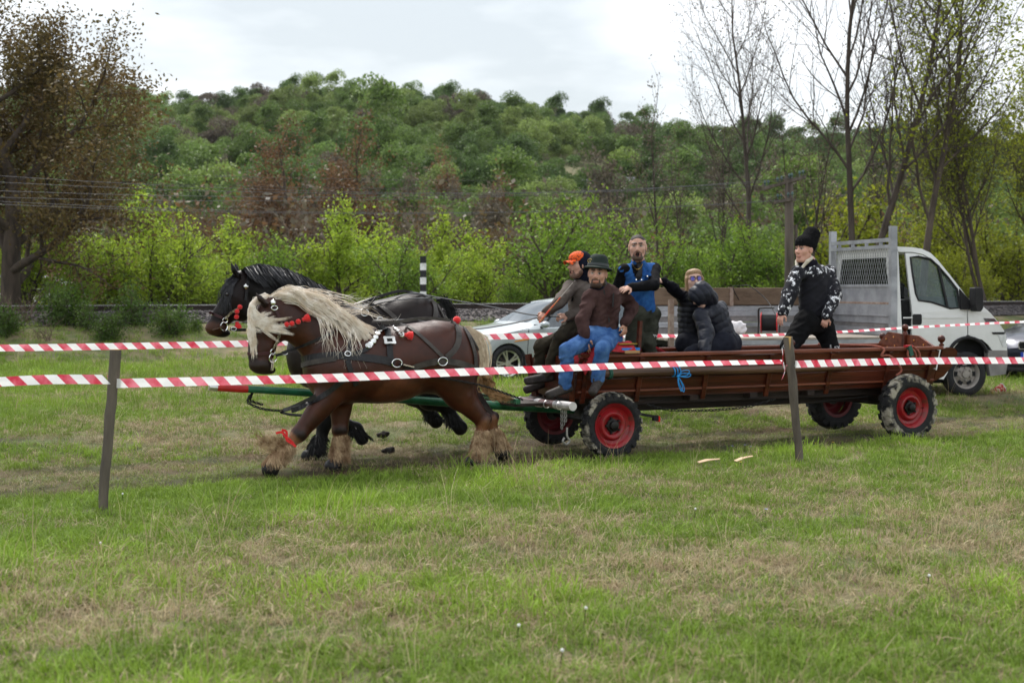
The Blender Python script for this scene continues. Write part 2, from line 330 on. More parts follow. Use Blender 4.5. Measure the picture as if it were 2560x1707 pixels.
gcol = g1+(g2-g1)*np.clip(rng.random((n, 1))*.6+lush[:, None]*.6, 0, 1); dcol = d1+(d2-d1)*rng.random((n, 1))
isd = (rng.random(n) < dry*.86)[:, None]; tint = np.where(isd, dcol, gcol)*rng.uniform(.7, 1.2, (n, 1)); rm = np.clip(rut*.85, 0, .8)[:, None]; tint = tint*(1-rm)+np.array([.17, .125, .075])*rng.uniform(.6, 1.4, (n, 1))*rm; tint = np.concatenate([tint, np.ones((n, 1))], 1)
r = rng.random(n); idx = np.where(isd[:, 0], np.where(r < .5, 3, np.where(r < .955, 4, 5)), np.where(r < .4, 0, np.where(r < .75, 1, 2)))
idx = np.where((lush > .8) & ~isd[:, 0] & (r < .12), 6, idx); idx = np.where((v > 3) & (r > .86) & ~isd[:, 0], 6, idx); idx = np.where((rut > .3), np.where(r < .5, 3, 4), idx)
rot = np.stack([rng.normal(0, .18, n), rng.normal(0, .18, n), rng.uniform(0, 6.283, n)], 1); scl = rng.uniform(.75, 1.3, n)*(1-.35*rut)*(1+.25*lush)*(1+.35*ss(16, 26, y))
g = scatter('meadow_grass', np.stack([x, y, gz(x, y)-.005], 1), rot, scl, idx, tint, gc)
tag(g, 'short green and straw-coloured grass covering the whole meadow', 'grass', kind='stuff')
# ================================================================ VEGETATION
def leaf_quads(C, size, r, flat=.0):
    n = len(C); a = r.normal(size=(n, 3)); a[:, 2] *= (1-flat*.5); a /= np.linalg.norm(a, axis=1)[:, None]; b = np.cross(a, r.normal(size=(n, 3))); b /= np.linalg.norm(b, axis=1)[:, None]
    s = size*r.uniform(.6, 1.3, (n, 1)); a, b = a*s, b*s*.62
    V = np.stack([C-a*.5, C+b*.5+a*.05, C+a*.6, C-b*.5+a*.05], 1); col = np.repeat(r.uniform(.6, 1.35, (n, 1)), 4, 1).ravel()
    return V.reshape(-1, 3), np.arange(4*n).reshape(n, 4), np.stack([col]*3, 1)
def grow(r, p, d, ln, rad, lev, cfg, out, tips, nodes):
    c = cfg[lev]; n = c['n']; P = [p.copy()]; Rr = [rad]; d = d.copy()
    for i in range(n):
        d = (d+Vector((r.gauss(0, 1), r.gauss(0, 1), r.gauss(0, 1)))*c['jit']+Vector((0, 0, 1))*c['up']).normalized()
        p = p+d*ln/n; P.append(p.copy()); Rr.append(max(rad*(1-(i+1)/n*(1-c['tap'])), .003))
    out.append((P, Rr, lev))
    if lev+1 >= len(cfg):
        tips.append(P[-1]); nodes += P[1:]; return
    if lev >= 1: nodes += P[n//2:]
    k = c['kids']; ph = r.uniform(0, 6.28)
    for i in range(k):
        f = c['from']+(1-c['from'])*(i+r.uniform(.1, .9))/k; j = min(int(f*n), n-1); q = P[j].lerp(P[j+1], f*n-j); t = (P[j+1]-P[j]).normalized()
        ph += 2.4+r.uniform(-.5, .5); _, a, b = frame(t); an = c['ang']*r.uniform(.75, 1.25)
        e = (t*math.cos(an)+(a*math.cos(ph)+b*math.sin(ph))*math.sin(an)).normalized()
        grow(r, q, e, ln*c['len']*r.uniform(.7, 1.2)*(1.15-.5*f), Rr[j]*c['rad'], lev+1, cfg, out, tips, nodes)
    if c.get('cont', 1): grow(r, P[-1], d, ln*c['len']*.9, Rr[-1], lev+1, cfg, out, tips, nodes)
def lv(n, jit, up, tap, kids=0, frm=.3, ang=.8, ln=.6, rad=.6, cont=1): return dict(n=n, jit=jit, up=up, tap=tap, kids=kids, **{'from': frm}, ang=ang, len=ln, rad=rad, cont=cont)
def branches(segs, big=6):
    b = MB()
    for P, Rr, l in segs: b.tube(P, Rr, big if l == 0 else (5 if l == 1 else (4 if l == 2 else 3)), caps=False)
    return b
def tree_mesh(seed, h, rad, cfg, nleaf, lsize, spread, lean=(0, 0, 1), stems=1):
    r = random.Random(seed); g = np.random.default_rng(seed); out, tips, nodes = [], [], []
    for s in range(stems):
        a = r.uniform(0, 6.28); d = Vector(lean)+Vector((math.cos(a), math.sin(a), 0))*(.0 if stems == 1 else r.uniform(.1, .45)); grow(r, Vector((r.uniform(-.1, .1)*(stems > 1), r.uniform(-.1, .1)*(stems > 1), -.25)), d.normalized(), h*r.uniform(.85, 1), rad, 0, cfg, out, tips, nodes)
    b = branches(out); me = np_mesh('trunk', b.v, np.array(b.f), True); lm = None
    if nleaf:
        N = np.array([tuple(p) for p in nodes]); C = N[g.integers(0, len(N), nleaf)]+g.normal(size=(nleaf, 3))*spread; lm = np_mesh('crown', *leaf_quads(C, lsize, g)[:2], False, None)
        V, Fq, col = leaf_quads(C, lsize, g); lm = np_mesh('crown', V, Fq, False, col)
    return me, lm
mbark = mat('bark', (.045, .035, .028), .95, c2=(.11, .085, .065), scale=5, bump=.6, bscale=18, stretch=(1.001, 1, .25))
mbarkg = mat('bark_grey_brown', (.045, .034, .028), .95, c2=(.10, .08, .066), scale=5, bump=.6, bscale=18, stretch=(1.001, 1, .25))
mtwig = mat('twig_brown', (.10, .07, .05), .95, c2=(.17, .125, .09), scale=2)
mbr = leafmat('leaf_bronze', (.085, .05, .018), (.14, .065, .022)); mol = leafmat('leaf_olive_bronze', (.14, .088, .034), (.12, .10, .032))
mlg = leafmat('leaf_spring', (.22, .33, .03), (.36, .46, .05), tr=.45); mlg2 = leafmat('leaf_fresh', (.12, .22, .025), (.23, .34, .04), tr=.42); mye = leafmat('leaf_yellow_green', (.21, .25, .02), (.33, .37, .032), tr=.42)
mdk = leafmat('leaf_dark', (.08, .14, .038), (.13, .20, .05), scale=.2); mmd = leafmat('leaf_mid', (.12, .195, .045), (.18, .26, .06), scale=.2); mpl = leafmat('leaf_pale', (.18, .26, .06), (.26, .34, .085), scale=.2)
mgy = leafmat('leaf_grey_brown', (.11, .09, .06), (.15, .13, .09), scale=.2); mrd = leafmat('leaf_rust', (.13, .075, .038), (.19, .105, .048)); msil = leafmat('leaf_silver', (.18, .22, .12), (.22, .26, .16)); mpk = leafmat('blossom_pink', (.6, .25, .32), (.7, .35, .42))
def plant(name, label, px, Y, meshes, scale=1, rz=0, bark=None, leaf=None, group=None, cat='tree', sz=None, sink=0):
    x = (px-CX)/F*Y; t = thing(name, label, cat, (x, Y, gzf(x, Y)-sink), group); t.rotation_euler.z = rz; t.scale = (scale, scale, sz or scale)
    for nm, me, m in (('trunk', meshes[0], bark), ('crown', meshes[1], leaf)):
        if me is None: continue
        if not me.materials: me.materials.append(m)
        o = bpy.data.objects.new(nm, me); COL.objects.link(o); o.parent = t
        if m is not None and me.materials[0] != m: o.material_slots[0].link = 'OBJECT'; o.material_slots[0].material = m
    return t
# ---- the big trees one by one
cfgW = [lv(6, .10, .02, .45, 12, .16, 1.05, .70, .55), lv(6, .16, .03, .35, 8, .2, .8, .55, .5), lv(5, .18, .03, .3, 6, .2, .8, .5, .5), lv(4, .2, .05, .4)]
plant('walnut_tree', 'big spreading tree with bronze young leaves at the left edge behind the rails', 15, 38.5, tree_mesh(17, 6.4, .24, cfgW, 60000, .085, .2, (-.02, 0, 1)), 1.32, 1.1, mbark, mol, sz=1.15)
cfgB = [lv(6, .09, .02, .4, 9, .3, .9, .6, .55), lv(6, .15, .04, .35, 7, .2, .8, .55, .5), lv(5, .18, .03, .3, 6, .2, .8, .5, .5), lv(4, .2, .05, .4)]
plant('walnut_tree', 'rust-leaved tree with dark trunk beyond the bushes, left of a twin crown', 713, 64, tree_mesh(4, 5.4, .2, cfgB, 9000, .13, .2), 1.12, 0, mbark, mrd, 'rust-leaved trees in the middle distance')
plant('walnut_tree', 'rust-leaved tree whose crown joins the right side of a twin crown', 868, 68, tree_mesh(9, 5.2, .18, cfgB, 8000, .13, .2), 1.1, 2, mbark, mrd, 'rust-leaved trees in the middle distance')
plant('walnut_tree', 'small rust-leaved tree above the black and white post', 1075, 76, tree_mesh(9, 4, .15, cfgB, 5000, .14, .22), .95, 4, mbark, mrd, 'rust-leaved trees in the middle distance')
cfgT = [lv(9, .035, .03, .35, 13, .32, .62, .55, .52), lv(7, .08, .10, .25, 10, .15, .6, .5, .5), lv(5, .12, .08, .3, 8, .1, .65, .5, .55), lv(4, .16, .06, .4)]
plant('bare_tree', 'tall nearly leafless tree left of the telegraph pole, tips against the sky', 1885, 50, tree_mesh(21, 8.6, .09, cfgT, 2200, .06, .10, (-.02, 0, 1)), 1.28, 1, mbarkg, mgy, 'bare trees behind the truck')
plant('bare_tree', 'tallest leafless tree with straight twin trunk rising over the truck cab', 2150, 49, tree_mesh(35, 9.6, .10, cfgT, 1500, .06, .10, (0, 0, 1), 2), 1.42, 2, mbarkg, mgy, 'bare trees behind the truck')
plant('tall_tree', 'leaning tall tree with sparse yellow-green leaves right of the truck cab', 2300, 47.5, tree_mesh(44, 8.2, .105, cfgT, 4600, .10, .16, (.10, 0, 1)), 1.42, 0, mbark, mye, 'leafing trees at the right')
plant('tall_tree', 'dark-stemmed multi-trunk tree with yellow-green leaves near the right edge', 2462, 49, tree_mesh(52, 7.0, .08, cfgT, 9000, .11, .2, (.05, 0, 1), 3), 1.0, 3, mbark, mye, 'leafing trees at the right')
plant('tall_tree', 'yellow-green tree cut by the right edge of the picture', 2585, 52, tree_mesh(52, 7.0, .08, cfgT, 9000, .11, .2, (.05, 0, 1), 3), 1.08, 5, mbark, mye, 'leafing trees at the right')
cfgS = [lv(9, .05, .03, .3, 10, .35, .5, .42, .5), lv(6, .1, .1, .3, 6, .2, .55, .5, .5), lv(5, .14, .08, .4)]
sl_ = [tree_mesh(s, 6.5, .08, cfgS, 900, .09, .12) for s in (3, 8, 14)]
for i, (px, Y, sc, lab) in enumerate(((1642, 55, 1.12, 'slim bare sapling with forked top beside the man in the denim vest'), (1700, 52, .8, 'slim dark bare sapling curving left above the woman with glasses'), (1795, 54, .95, 'slim bare sapling in the gap left of the tall leafless tree'), (1985, 53, 1.0, 'slim bare sapling just behind the telegraph pole'), (2030, 50, 1.05, 'slim bare sapling above the black fur hat'), (2235, 54, 1.1, 'slim bare sapling directly behind the truck headboard'), (1560, 60, .8, 'short bare sapling left of the forked-top sapling'), (2395, 55, 1.1, 'slim bare sapling over the truck bonnet'), (1330, 66, .7, 'short bare sapling with dark seed clusters above the silver car'))):
    plant('sapling', lab, px, Y, sl_[i % 3], sc, i*1.3, mbarkg, mgy, 'bare saplings')
# ---- spring bushes along the far side of the track
cfgU = [lv(5, .14, .05, .5, 7, .15, .8, .62, .6), lv(5, .2, .06, .4, 6, .2, .75, .55, .55), lv(4, .22, .06, .4)]
bush = [tree_mesh(60+i, 2.1, .06, cfgU, 5600, .095, .15, (0, 0, 1), 4) for i in range(4)]
cfgV = [lv(5, .1, .05, .5, 8, .25, .95, .65, .6), lv(5, .18, .05, .4, 7, .2, .8, .55, .55), lv(4, .22, .05, .4)]
ft = [tree_mesh(70+i, 2.6, .11, cfgV, 5200, .11, .15) for i in range(3)]
spots = [(60, 40, 1.1, 0, 'low green bush at the foot of the big bronze-leaved tree'), (165, 37.5, 1.0, 1, 'dark green bush left of the pink blossom'), (275, 41, 1.2, 0, 'green bush right of the pink blossom'), (375, 44, 1.5, 2, 'tall full bush with rounded yellowish top, left of the horses'), (395, 39.5, 1.0, 0, 'low bright bush in front of the tall rounded one'), (470, 41, 1.1, 0, 'bright green bush left of the dark horse ears'), (545, 42, 1.25, 0, 'pointed bright bush just above the dark horse ears'), (640, 44, 1.25, 1, 'green bush behind the dark horse neck'), (735, 43, 1.0, 0, 'low bright bush above the flying pale mane'), (940, 47, 1.2, 0, 'bright bush left of the black and white post'), (1010, 43, 1.0, 1, 'low green bush touching the black and white post'), (1110, 45, 1.25, 0, 'bright green bush right of the black and white post'), (1205, 46, 1.2, 0, 'bright bush with dark forked stems left of the driver'), (1290, 44, 1.05, 1, 'low green bush above the silver car bonnet'), (1380, 45, 1.3, 1, 'green bush behind the driver with the orange cap'), (1475, 47, 1.35, 1, 'dense green bush behind the felt hat'), (1550, 46, 1.1, 1, 'green bush left of the denim vest man'), (1680, 48, 1.3, 1, 'green bush above the woman with glasses'), (1765, 47, 1.05, 1, 'low green bush above the brown crate on the truck'), (1850, 49, 1.2, 1, 'green bush at the foot of the tall leafless tree'), (1935, 48, 1.1, 1, 'low green bush left of the telegraph pole'), (2060, 52, 1.1, 2, 'yellow-green bush behind the truck headboard'), (2370, 51, 1.2, 2, 'yellow-green bush behind the truck windscreen'), (2440, 50, 1.1, 2, 'low yellow-green bush behind the truck bonnet'), (2530, 53, 1.3, 2, 'yellow-green bush low at the right edge'), (2110, 55, 1.9, 2, 'tall yellow-green bush left of the truck cab roof'), (2260, 55, 2.1, 2, 'tall yellow-green bush above the truck cab roof'), (2420, 56, 2.2, 2, 'broad yellow-green bush above the truck bonnet'), (2570, 55, 2.0, 2, 'tall yellow-green bush at the right edge')]
for i, (px, Y, sc, mm, lab) in enumerate(spots): plant('bush', lab, px, Y, bush[(i*3+i//5) % 4], sc*(.95, .55, .8, .5, 1.05)[i % 5], i*1.7, mbark, (mlg, mlg2, mye)[mm], 'spring bushes along the track', 'bush')
for i, (px, Y, sc, lab) in enumerate(((850, 43.5, 1.05, 'bright fruit tree with dark forked trunk above the pale mane'), (320, 48, 1.25, 'fruit tree standing behind the bushes left of the horses'), (1250, 52, 1.0, 'fruit tree behind the bush left of the driver'), (1100, 55, 1.1, 'fruit tree farther back above the black and white post'), (560, 54, 1.05, 'fruit tree farther back above the dark horse'))):
    plant('fruit_tree', lab, px, Y, ft[i % 3], sc, i*2.1, mbark, mlg, 'fruit trees behind the track')
for px, Y, lab in ((197, 42, 'pink blossoming branch of a shrub among the left bushes'), (122, 42.5, 'fainter pink blossom shrub nearer the left edge')):
    g = np.random.default_rng(int(px)); t = thing('blossom_shrub', lab, 'shrub', wp(px, 760, Y), 'pink blossom shrubs')
    c = np.array(wp(px, 692, Y)); V, Fq, col = leaf_quads(c+g.normal(size=(170, 3))*(.14, .14, .22), .09, g); place('blossom', V, Fq, mpk, t, False, col); MB().tube([wp(px+3, 765, Y), wp(px-2, 730, Y), wp(px, 680, Y)], .015, 4).done('stem', mbark, t)
# ---- scrub in front of the rails
cfgX = [lv(4, .22, .02, .5, 6, .1, .9, .6, .6), lv(4, .25, .02, .4, 5, .2, .8, .55, .5), lv(3, .25, .0, .4)]
scr = [tree_mesh(80+i, .75, .02, cfgX, 2600, .06, .09, (0, 0, 1), 5) for i in range(3)]
msc = leafmat('leaf_scrub', (.05, .10, .018), (.10, .16, .025)); 
for i, (px, Y, sc, nl, lab) in enumerate(((60, 32.2, 1.35, 1, 'leafless grey twiggy scrub in front of the rail at the left edge'), (170, 32.6, 1.2, 0, 'dark leafy scrub covering the rail below the pink blossom'), (345, 33.2, 1.25, 0, 'broad leafy scrub on the bank left of the dark horse nose'), (415, 32.6, .95, 0, 'low leafy scrub closest to the dark horse nose'), (265, 31.6, .8, 0, 'low scrub between the two leafy ones on the bank'), (480, 33, .55, 0, 'small weed tuft on the bank under the dark horse nose'), (120, 31, .8, 1, 'low leafless scrub at the foot of the bank'), (20, 31, .9, 0, 'low leafy scrub cut by the left edge'), (230, 32.3, .85, 0, 'scrub tuft under the rail between the leafy bushes'))):
    me = scr[i % 3]; plant('scrub', lab, px, Y, (me[0], None if nl else me[1]), sc, i*1.1, mtwig if nl else mbark, msc, 'scrub on the railway bank', 'shrub', sink=.1)
# ---- the wooded hill
def lobed(seed, n, size, lobes=9, wide=4.2, tall=5.0, base=3.2):
    g = np.random.default_rng(seed); k = np.arange(lobes); th = k*2.4+g.uniform(0, 1, lobes); hh = g.uniform(0, 1, lobes); rr_ = wide*.55*np.sqrt(1-.75*hh)
    c = np.stack([np.cos(th)*rr_, np.sin(th)*rr_, base+tall*hh], 1); rad = g.uniform(.9, 2.3, lobes); i = g.integers(0, lobes, n); d = g.normal(size=(n, 3)); d /= np.linalg.norm(d, axis=1)[:, None]; d[:, 2] = np.abs(d[:, 2])*np.where(g.random(n) < .8, 1, -1)
    C = c[i]+d*(rad[i]*g.uniform(.62, 1.14, n))[:, None]*(1, 1, .9); C[:, 2] = np.maximum(C[:, 2], .8+g.random(n)*1.5); V, Fq, col = leaf_quads(C, size, g); return np_mesh('crown', V, Fq, False, col)
def stick(h, r0, seed, kids=5):
    r = random.Random(seed); b = MB().tube([(0, 0, -1.5), (.1, 0, h*.4), (r.uniform(-.3, .3), r.uniform(-.3, .3), h)], [r0, r0*.7, r0*.15], 5, False)
    for k in range(kids):
        a = r.uniform(0, 6.28); z = h*r.uniform(.25, .7); l = h*r.uniform(.2, .35); b.tube([(.05, 0, z), (math.cos(a)*l*.5, math.sin(a)*l*.5, z+l*.5), (math.cos(a)*l*.8, math.sin(a)*l*.8, z+l*1.1)], [r0*.4, r0*.25, r0*.05], 3, False)
    return np_mesh('trunk', b.v, np.array(b.f), True)
hc = [lobed(100+i, 4300, .36, *((9, 4.2, 5.0, 3.2), (14, 6.0, 3.6, 2.4), (8, 2.8, 7.5, 3.0), (13, 4.8, 6.2, 2.8), (6, 3.6, 3.6, 3.4), (17, 6.4, 5.4, 2.6), (10, 3.4, 5.2, 2.6))[i]) for i in range(7)]; hs = [stick(7.5, .2, i) for i in range(3)]
cfgH = [lv(6, .05, .02, .3, 10, .3, .55, .5, .5), lv(5, .12, .06, .3, 6, .2, .6, .5, .6), lv(4, .15, .05, .5)]
hb = [tree_mesh(120+i, 6.0, .14, cfgH, 1100, .3, .35) for i in range(2)]
g = np.random.default_rng(77); cand = []
y = 98.0
while y < 346:
    w = .43*y+8; sp_ = 4.3+y*.0015
    for x in np.arange(-w, w, sp_): cand.append((x+g.uniform(-.45, .45)*sp_, y+g.uniform(-.45, .45)*sp_))
    y += sp_*1.15
cand = np.array(cand); t_ = cand[:, 0]/cand[:, 1]; pxs = CX+F*t_; kk = np.ones(len(cand), bool)
clear = (cand[:, 1] < 128) & (np.abs(pxs-1500) < 260) & (g.random(len(cand)) < .7); kk &= ~clear
kk &= ~((np.abs(pxs-1450) < 110) & (cand[:, 1] > 185) & (cand[:, 1] < 222))
cand = cand[kk]; order = np.argsort(cand[:, 1]+g.uniform(0, 70, len(cand))); near = set(order[:298].tolist()); rest = []
for i, (x, y) in enumerate(cand):
    px = CX+F*x/y; n1 = float(vn(x/28, y/28, 0, 31)); q = g.random(); brown = (y < 175 and ((860 < px < 1330 and q < .62) or q < (.45 if y < 132 else .2))) or (1330 <= px < 1900 and y < 170 and q < .4)
    s = (.44+.42*g.random()**1.4)*(.95 if y < 150 else 1.05); leaf = mdk if n1+g.normal()*.3 < -.25 else (mmd if n1+g.normal()*.3 < .35 else mpl)
    if i in near:
        where = ('low', 'halfway up', 'high')[0 if y < 125 else (1 if y < 160 else 2)]+' on '+('the left end', 'the left half', 'the middle', 'the right half', 'the right end')[int(np.clip((px+100)//550, 0, 4))]+' of the hill'
        if brown:
            t = thing('hill_tree', 'grey-brown tree still bare among green ones, '+where, 'tree', (x, y, gzf(x, y)), 'bare trees '+where); ms = ((hb[i % 2][0], mbarkg, 'trunk'), (hb[i % 2][1], mgy if q < .45 else mrd, 'crown')); s *= 1.25
        else:
            lab = {'leaf_dark': 'dark green leafy tree in the wood, ', 'leaf_mid': 'mid-green leafy tree in the wood, ', 'leaf_pale': 'pale green leafy tree in the wood, '}[leaf.name]+where
            t = thing('hill_tree', lab, 'tree', (x, y, gzf(x, y)), lab.split(' ')[0]+' trees '+where); ms = ((hs[i % 3], mbark, 'trunk'), (hc[i % 7], leaf, 'crown'))
        t.rotation_euler.z = g.uniform(0, 6.28); t.scale = (s*g.uniform(.85, 1.15), s, s*g.uniform(.8, 1.3))
        for me, m, nm in ms:
            if not me.materials: me.materials.append(m)
            o = bpy.data.objects.new(nm, me); COL.objects.link(o); o.parent = t; o.material_slots[0].link = 'OBJECT'; o.material_slots[0].material = m
    else: rest.append((x, y, gzf(x, y), s, i % 7, g.uniform(0, 6.28), leaf.name))
# the farther crowns, which read as one mass
fc = bpy.data.collections.new('far_crowns'); mfar = leafmat('leaf_far', (.8, .8, .8), (1.15, 1.15, 1.15), scale=.2)
nt = mfar.node_tree; ia = nt.nodes.new('ShaderNodeAttribute'); ia.attribute_name = 'tint'; ia.attribute_type = 'INSTANCER'; q1 = nt.nodes.new('ShaderNodeMixRGB'); q1.blend_type = 'MULTIPLY'; q1.inputs[0].default_value = 1
bs = nt.nodes['Principled BSDF']; so = bs.inputs['Base Color'].links[0].from_socket; nt.links.new(so, q1.inputs[1]); nt.links.new(ia.outputs['Color'], q1.inputs[2]); nt.links.new(q1.outputs[0], bs.inputs['Base Color'])
for n_ in nt.nodes:
    if n_.type == 'BSDF_TRANSLUCENT': nt.links.new(q1.outputs[0], n_.inputs['Color'])
for k, me in enumerate(hc):
    m2 = me.copy(); m2.materials.clear(); m2.materials.append(mfar); fc.objects.link(bpy.data.objects.new('far_crown_%d' % k, m2))
tn = {'leaf_dark': (.095, .155, .045), 'leaf_mid': (.14, .215, .055), 'leaf_pale': (.20, .265, .075)}
RA = np.array([r_[:6] for r_ in rest]); wood = scatter('hilltop_wood', RA[:, :3], np.stack([0*RA[:, 5], 0*RA[:, 5], RA[:, 5]], 1), RA[:, 3], RA[:, 4], np.array([(*((.14, .115, .085) if g.random() < .07 else np.array(tn[r_[6]])*g.uniform(.75, 1.25)), 1) for r_ in rest]), fc)
tag(wood, 'distant green wood along the crest of the hill, single trees hardly told apart', 'wood', kind='stuff')
# undergrowth between the bushes and the hill
und = [tree_mesh(140+i, 1.6, .03, cfgX, 700, .12, .2, (0, 0, 1), 6) for i in range(2)]; k = 0
for i in range(120):
    Y = g.uniform(56, 96); px = g.uniform(-20, 2600) if i % 2 else g.uniform(420, 1500)
    m = (mgy, mrd, mgy, mmd, mol)[i % 5]; lab = {'leaf_mid': 'low green bush in the undergrowth below the hill', 'leaf_rust': 'rust-brown brush in the undergrowth below the hill', 'leaf_grey_brown': 'grey-brown leafless brush in the undergrowth below the hill', 'leaf_olive_bronze': 'olive-brown brush in the undergrowth below the hill'}[m.name].replace('below the hill', 'below '+('the left end', 'the left half', 'the middle', 'the right half', 'the right end')[int(np.clip((px+100)//550, 0, 4))]+' of the hill')
    plant('undergrowth_bush', lab, px, Y, und[i % 2], g.uniform(1.1, 1.9)*(1 if m is mmd else 1.5), i, mtwig, m, lab, 'bush')
for i, (px, Y, s, m, lab) in enumerate(((512, 150, 1.15, mpl, 'tall bright green tree standing out at the left foot of the hill'), (440, 138, .8, mmd, 'rounded green tree left of the tall bright one'), (590, 140, .75, mmd, 'rounded dark green tree right of the tall bright one'), (950, 185, 1.25, mmd, 'large domed green tree in the middle of the hillside'), (1215, 120, .75, mmd, 'lone green tree among brown ones above the driver'), (1130, 82, .38, msil, 'silvery pale bush below the brown trees'), (1560, 180, .85, mpl, 'rounded pale green tree by the small clearing'), (1985, 66, .62, mmd, 'green tree behind the telegraph pole'), (1840, 64, .6, mmd, 'green leafy tree behind the tall leafless one'), (1745, 68, .55, mmd, 'green leafy tree above the brown crate'))):
    plant('leafy_tree', lab, px, Y, (hs[i % 3], hc[(1, 3, 0, 2)[i % 4]]), s, i, mbark, m, None)
# roofs of far houses among the trees
for px, Y, lab in ((1535, 176, 'pale roof of a far house in the trees above the denim vest man'), (1490, 171, 'smaller pale roof left of the other far house')):
    x = (px-CX)/F*Y; z0 = gzf(x, Y); k = 1 if px > 1500 else .7; t = thing('far_house', lab, 'house', (x, Y, z0)); c = Vector((x, Y, z0+3.4)); q = lambda *P: [c+Vector((a*k, b*k, z if z >= 0 else -3.6)) for a, b, z in P]
    MB().hexa(q((-2.4, -2, -3), (2.4, -2, -3), (2.4, 2, -3), (-2.4, 2, -3), (-2.4, -2, 0), (2.4, -2, 0), (2.4, 2, 0), (-2.4, 2, 0))).done('wall', mat('house_wall', (.15, .14, .13), .9), t)
    MB().add(q((-2.7, -2.4, 0), (2.7, -2.4, 0), (2.7, 2.4, 0), (-2.7, 2.4, 0), (-2.7, 0, 1.6), (2.7, 0, 1.6)), [(0, 1, 5, 4), (2, 3, 4, 5), (0, 4, 3), (1, 2, 5), (3, 2, 1, 0)]).done('roof', mat('house_roof', (.15, .15, .17), .8), t)
    for a in (-1.2, 1.0): MB().hexa([c+Vector((a*k+p, -2*k-.02+r_, z)) for z in (-2.0, -.9) for p, r_ in ((-.4, 0), (.4, 0), (.4, .03), (-.4, .03))]).done('window', mat('far_window', (.03, .035, .045), .2), t)
# ================================================================ WAGON
mw = mat('varnished_wood', (.034, .0072, .0035), .38, c2=(.105, .022, .009), scale=5, bump=.25, bscale=30, stretch=(.25, 3, 3), coat=.06, detail=7, spec=.3)
mw2 = mat('varnished_wood_light', (.095, .021, .009), .34, c2=(.20, .052, .02), scale=6, bump=.25, bscale=30, stretch=(.25, 3, 3), coat=.12, detail=7, spec=.35)
mwd = mat('dark_timber', (.010, .006, .005), .7, c2=(.03, .016, .011), scale=6, bump=.4, bscale=30, stretch=(.3, 3, 3))
mred = mat('red_rim_paint', (.26, .006, .010), .4, c2=(.10, .03, .02), scale=9, coat=.15, lo=.5, hi=.72)
mblk = mat('black_iron', (.005, .005, .005), .5, .3, c2=(.014, .013, .012), scale=12); msteel = mat('bright_steel', (.6, .6, .6), .3, .9); mgrn = mat('green_pole_paint', (.004, .075, .03), .4, c2=(.012, .14, .06), scale=9, bump=.4, bscale=25, coat=.3)
def mudtyre():
    m = mat('muddy_tyre', (.006, .006, .007), .8, c2=(.014, .014, .015), scale=12, bump=.3, bscale=60); nt = m.node_tree; N = nt.nodes; K = nt.links; b = N['Principled BSDF']
    a = N.new('ShaderNodeAttribute'); a.attribute_name = 'Col'; n = N.new('ShaderNodeTexNoise'); n.inputs['Scale'].default_value = 9; n.inputs['Detail'].default_value = 5; t = N.new('ShaderNodeTexCoord'); K.new(t.outputs['Object'], n.inputs['Vector'])
    mu = N.new('ShaderNodeMath'); mu.operation = 'MULTIPLY'; K.new(a.outputs['Fac'], mu.inputs[0]); K.new(n.outputs['Fac'], mu.inputs[1]); r = N.new('ShaderNodeValToRGB'); r.color_ramp.elements[0].position = .34; r.color_ramp.elements[1].position = .46; K.new(mu.outputs[0], r.inputs[0])
    x = N.new('ShaderNodeMixRGB'); K.new(r.outputs[0], x.inputs[0]); K.new(b.inputs['Base Color'].links[0].from_socket, x.inputs[1]); x.inputs[2].default_value = (.33, .30, .24, 1); K.new(x.outputs[0], b.inputs['Base Color']); return m
mty = mudtyre()
wagon = thing('horse_wagon', 'long varnished brown wooden wagon with red-rimmed rubber wheels and green drawbar', 'wagon', L(0, 0, 0))
def sv(z): return .40+.12*(z-.60)/.43
# floor
for i in range(5): MB().lbox(-.3, 4.6, -.395+i*.158, -.395+i*.158+.152, .585, .612).done('floor_plank', mw, wagon)
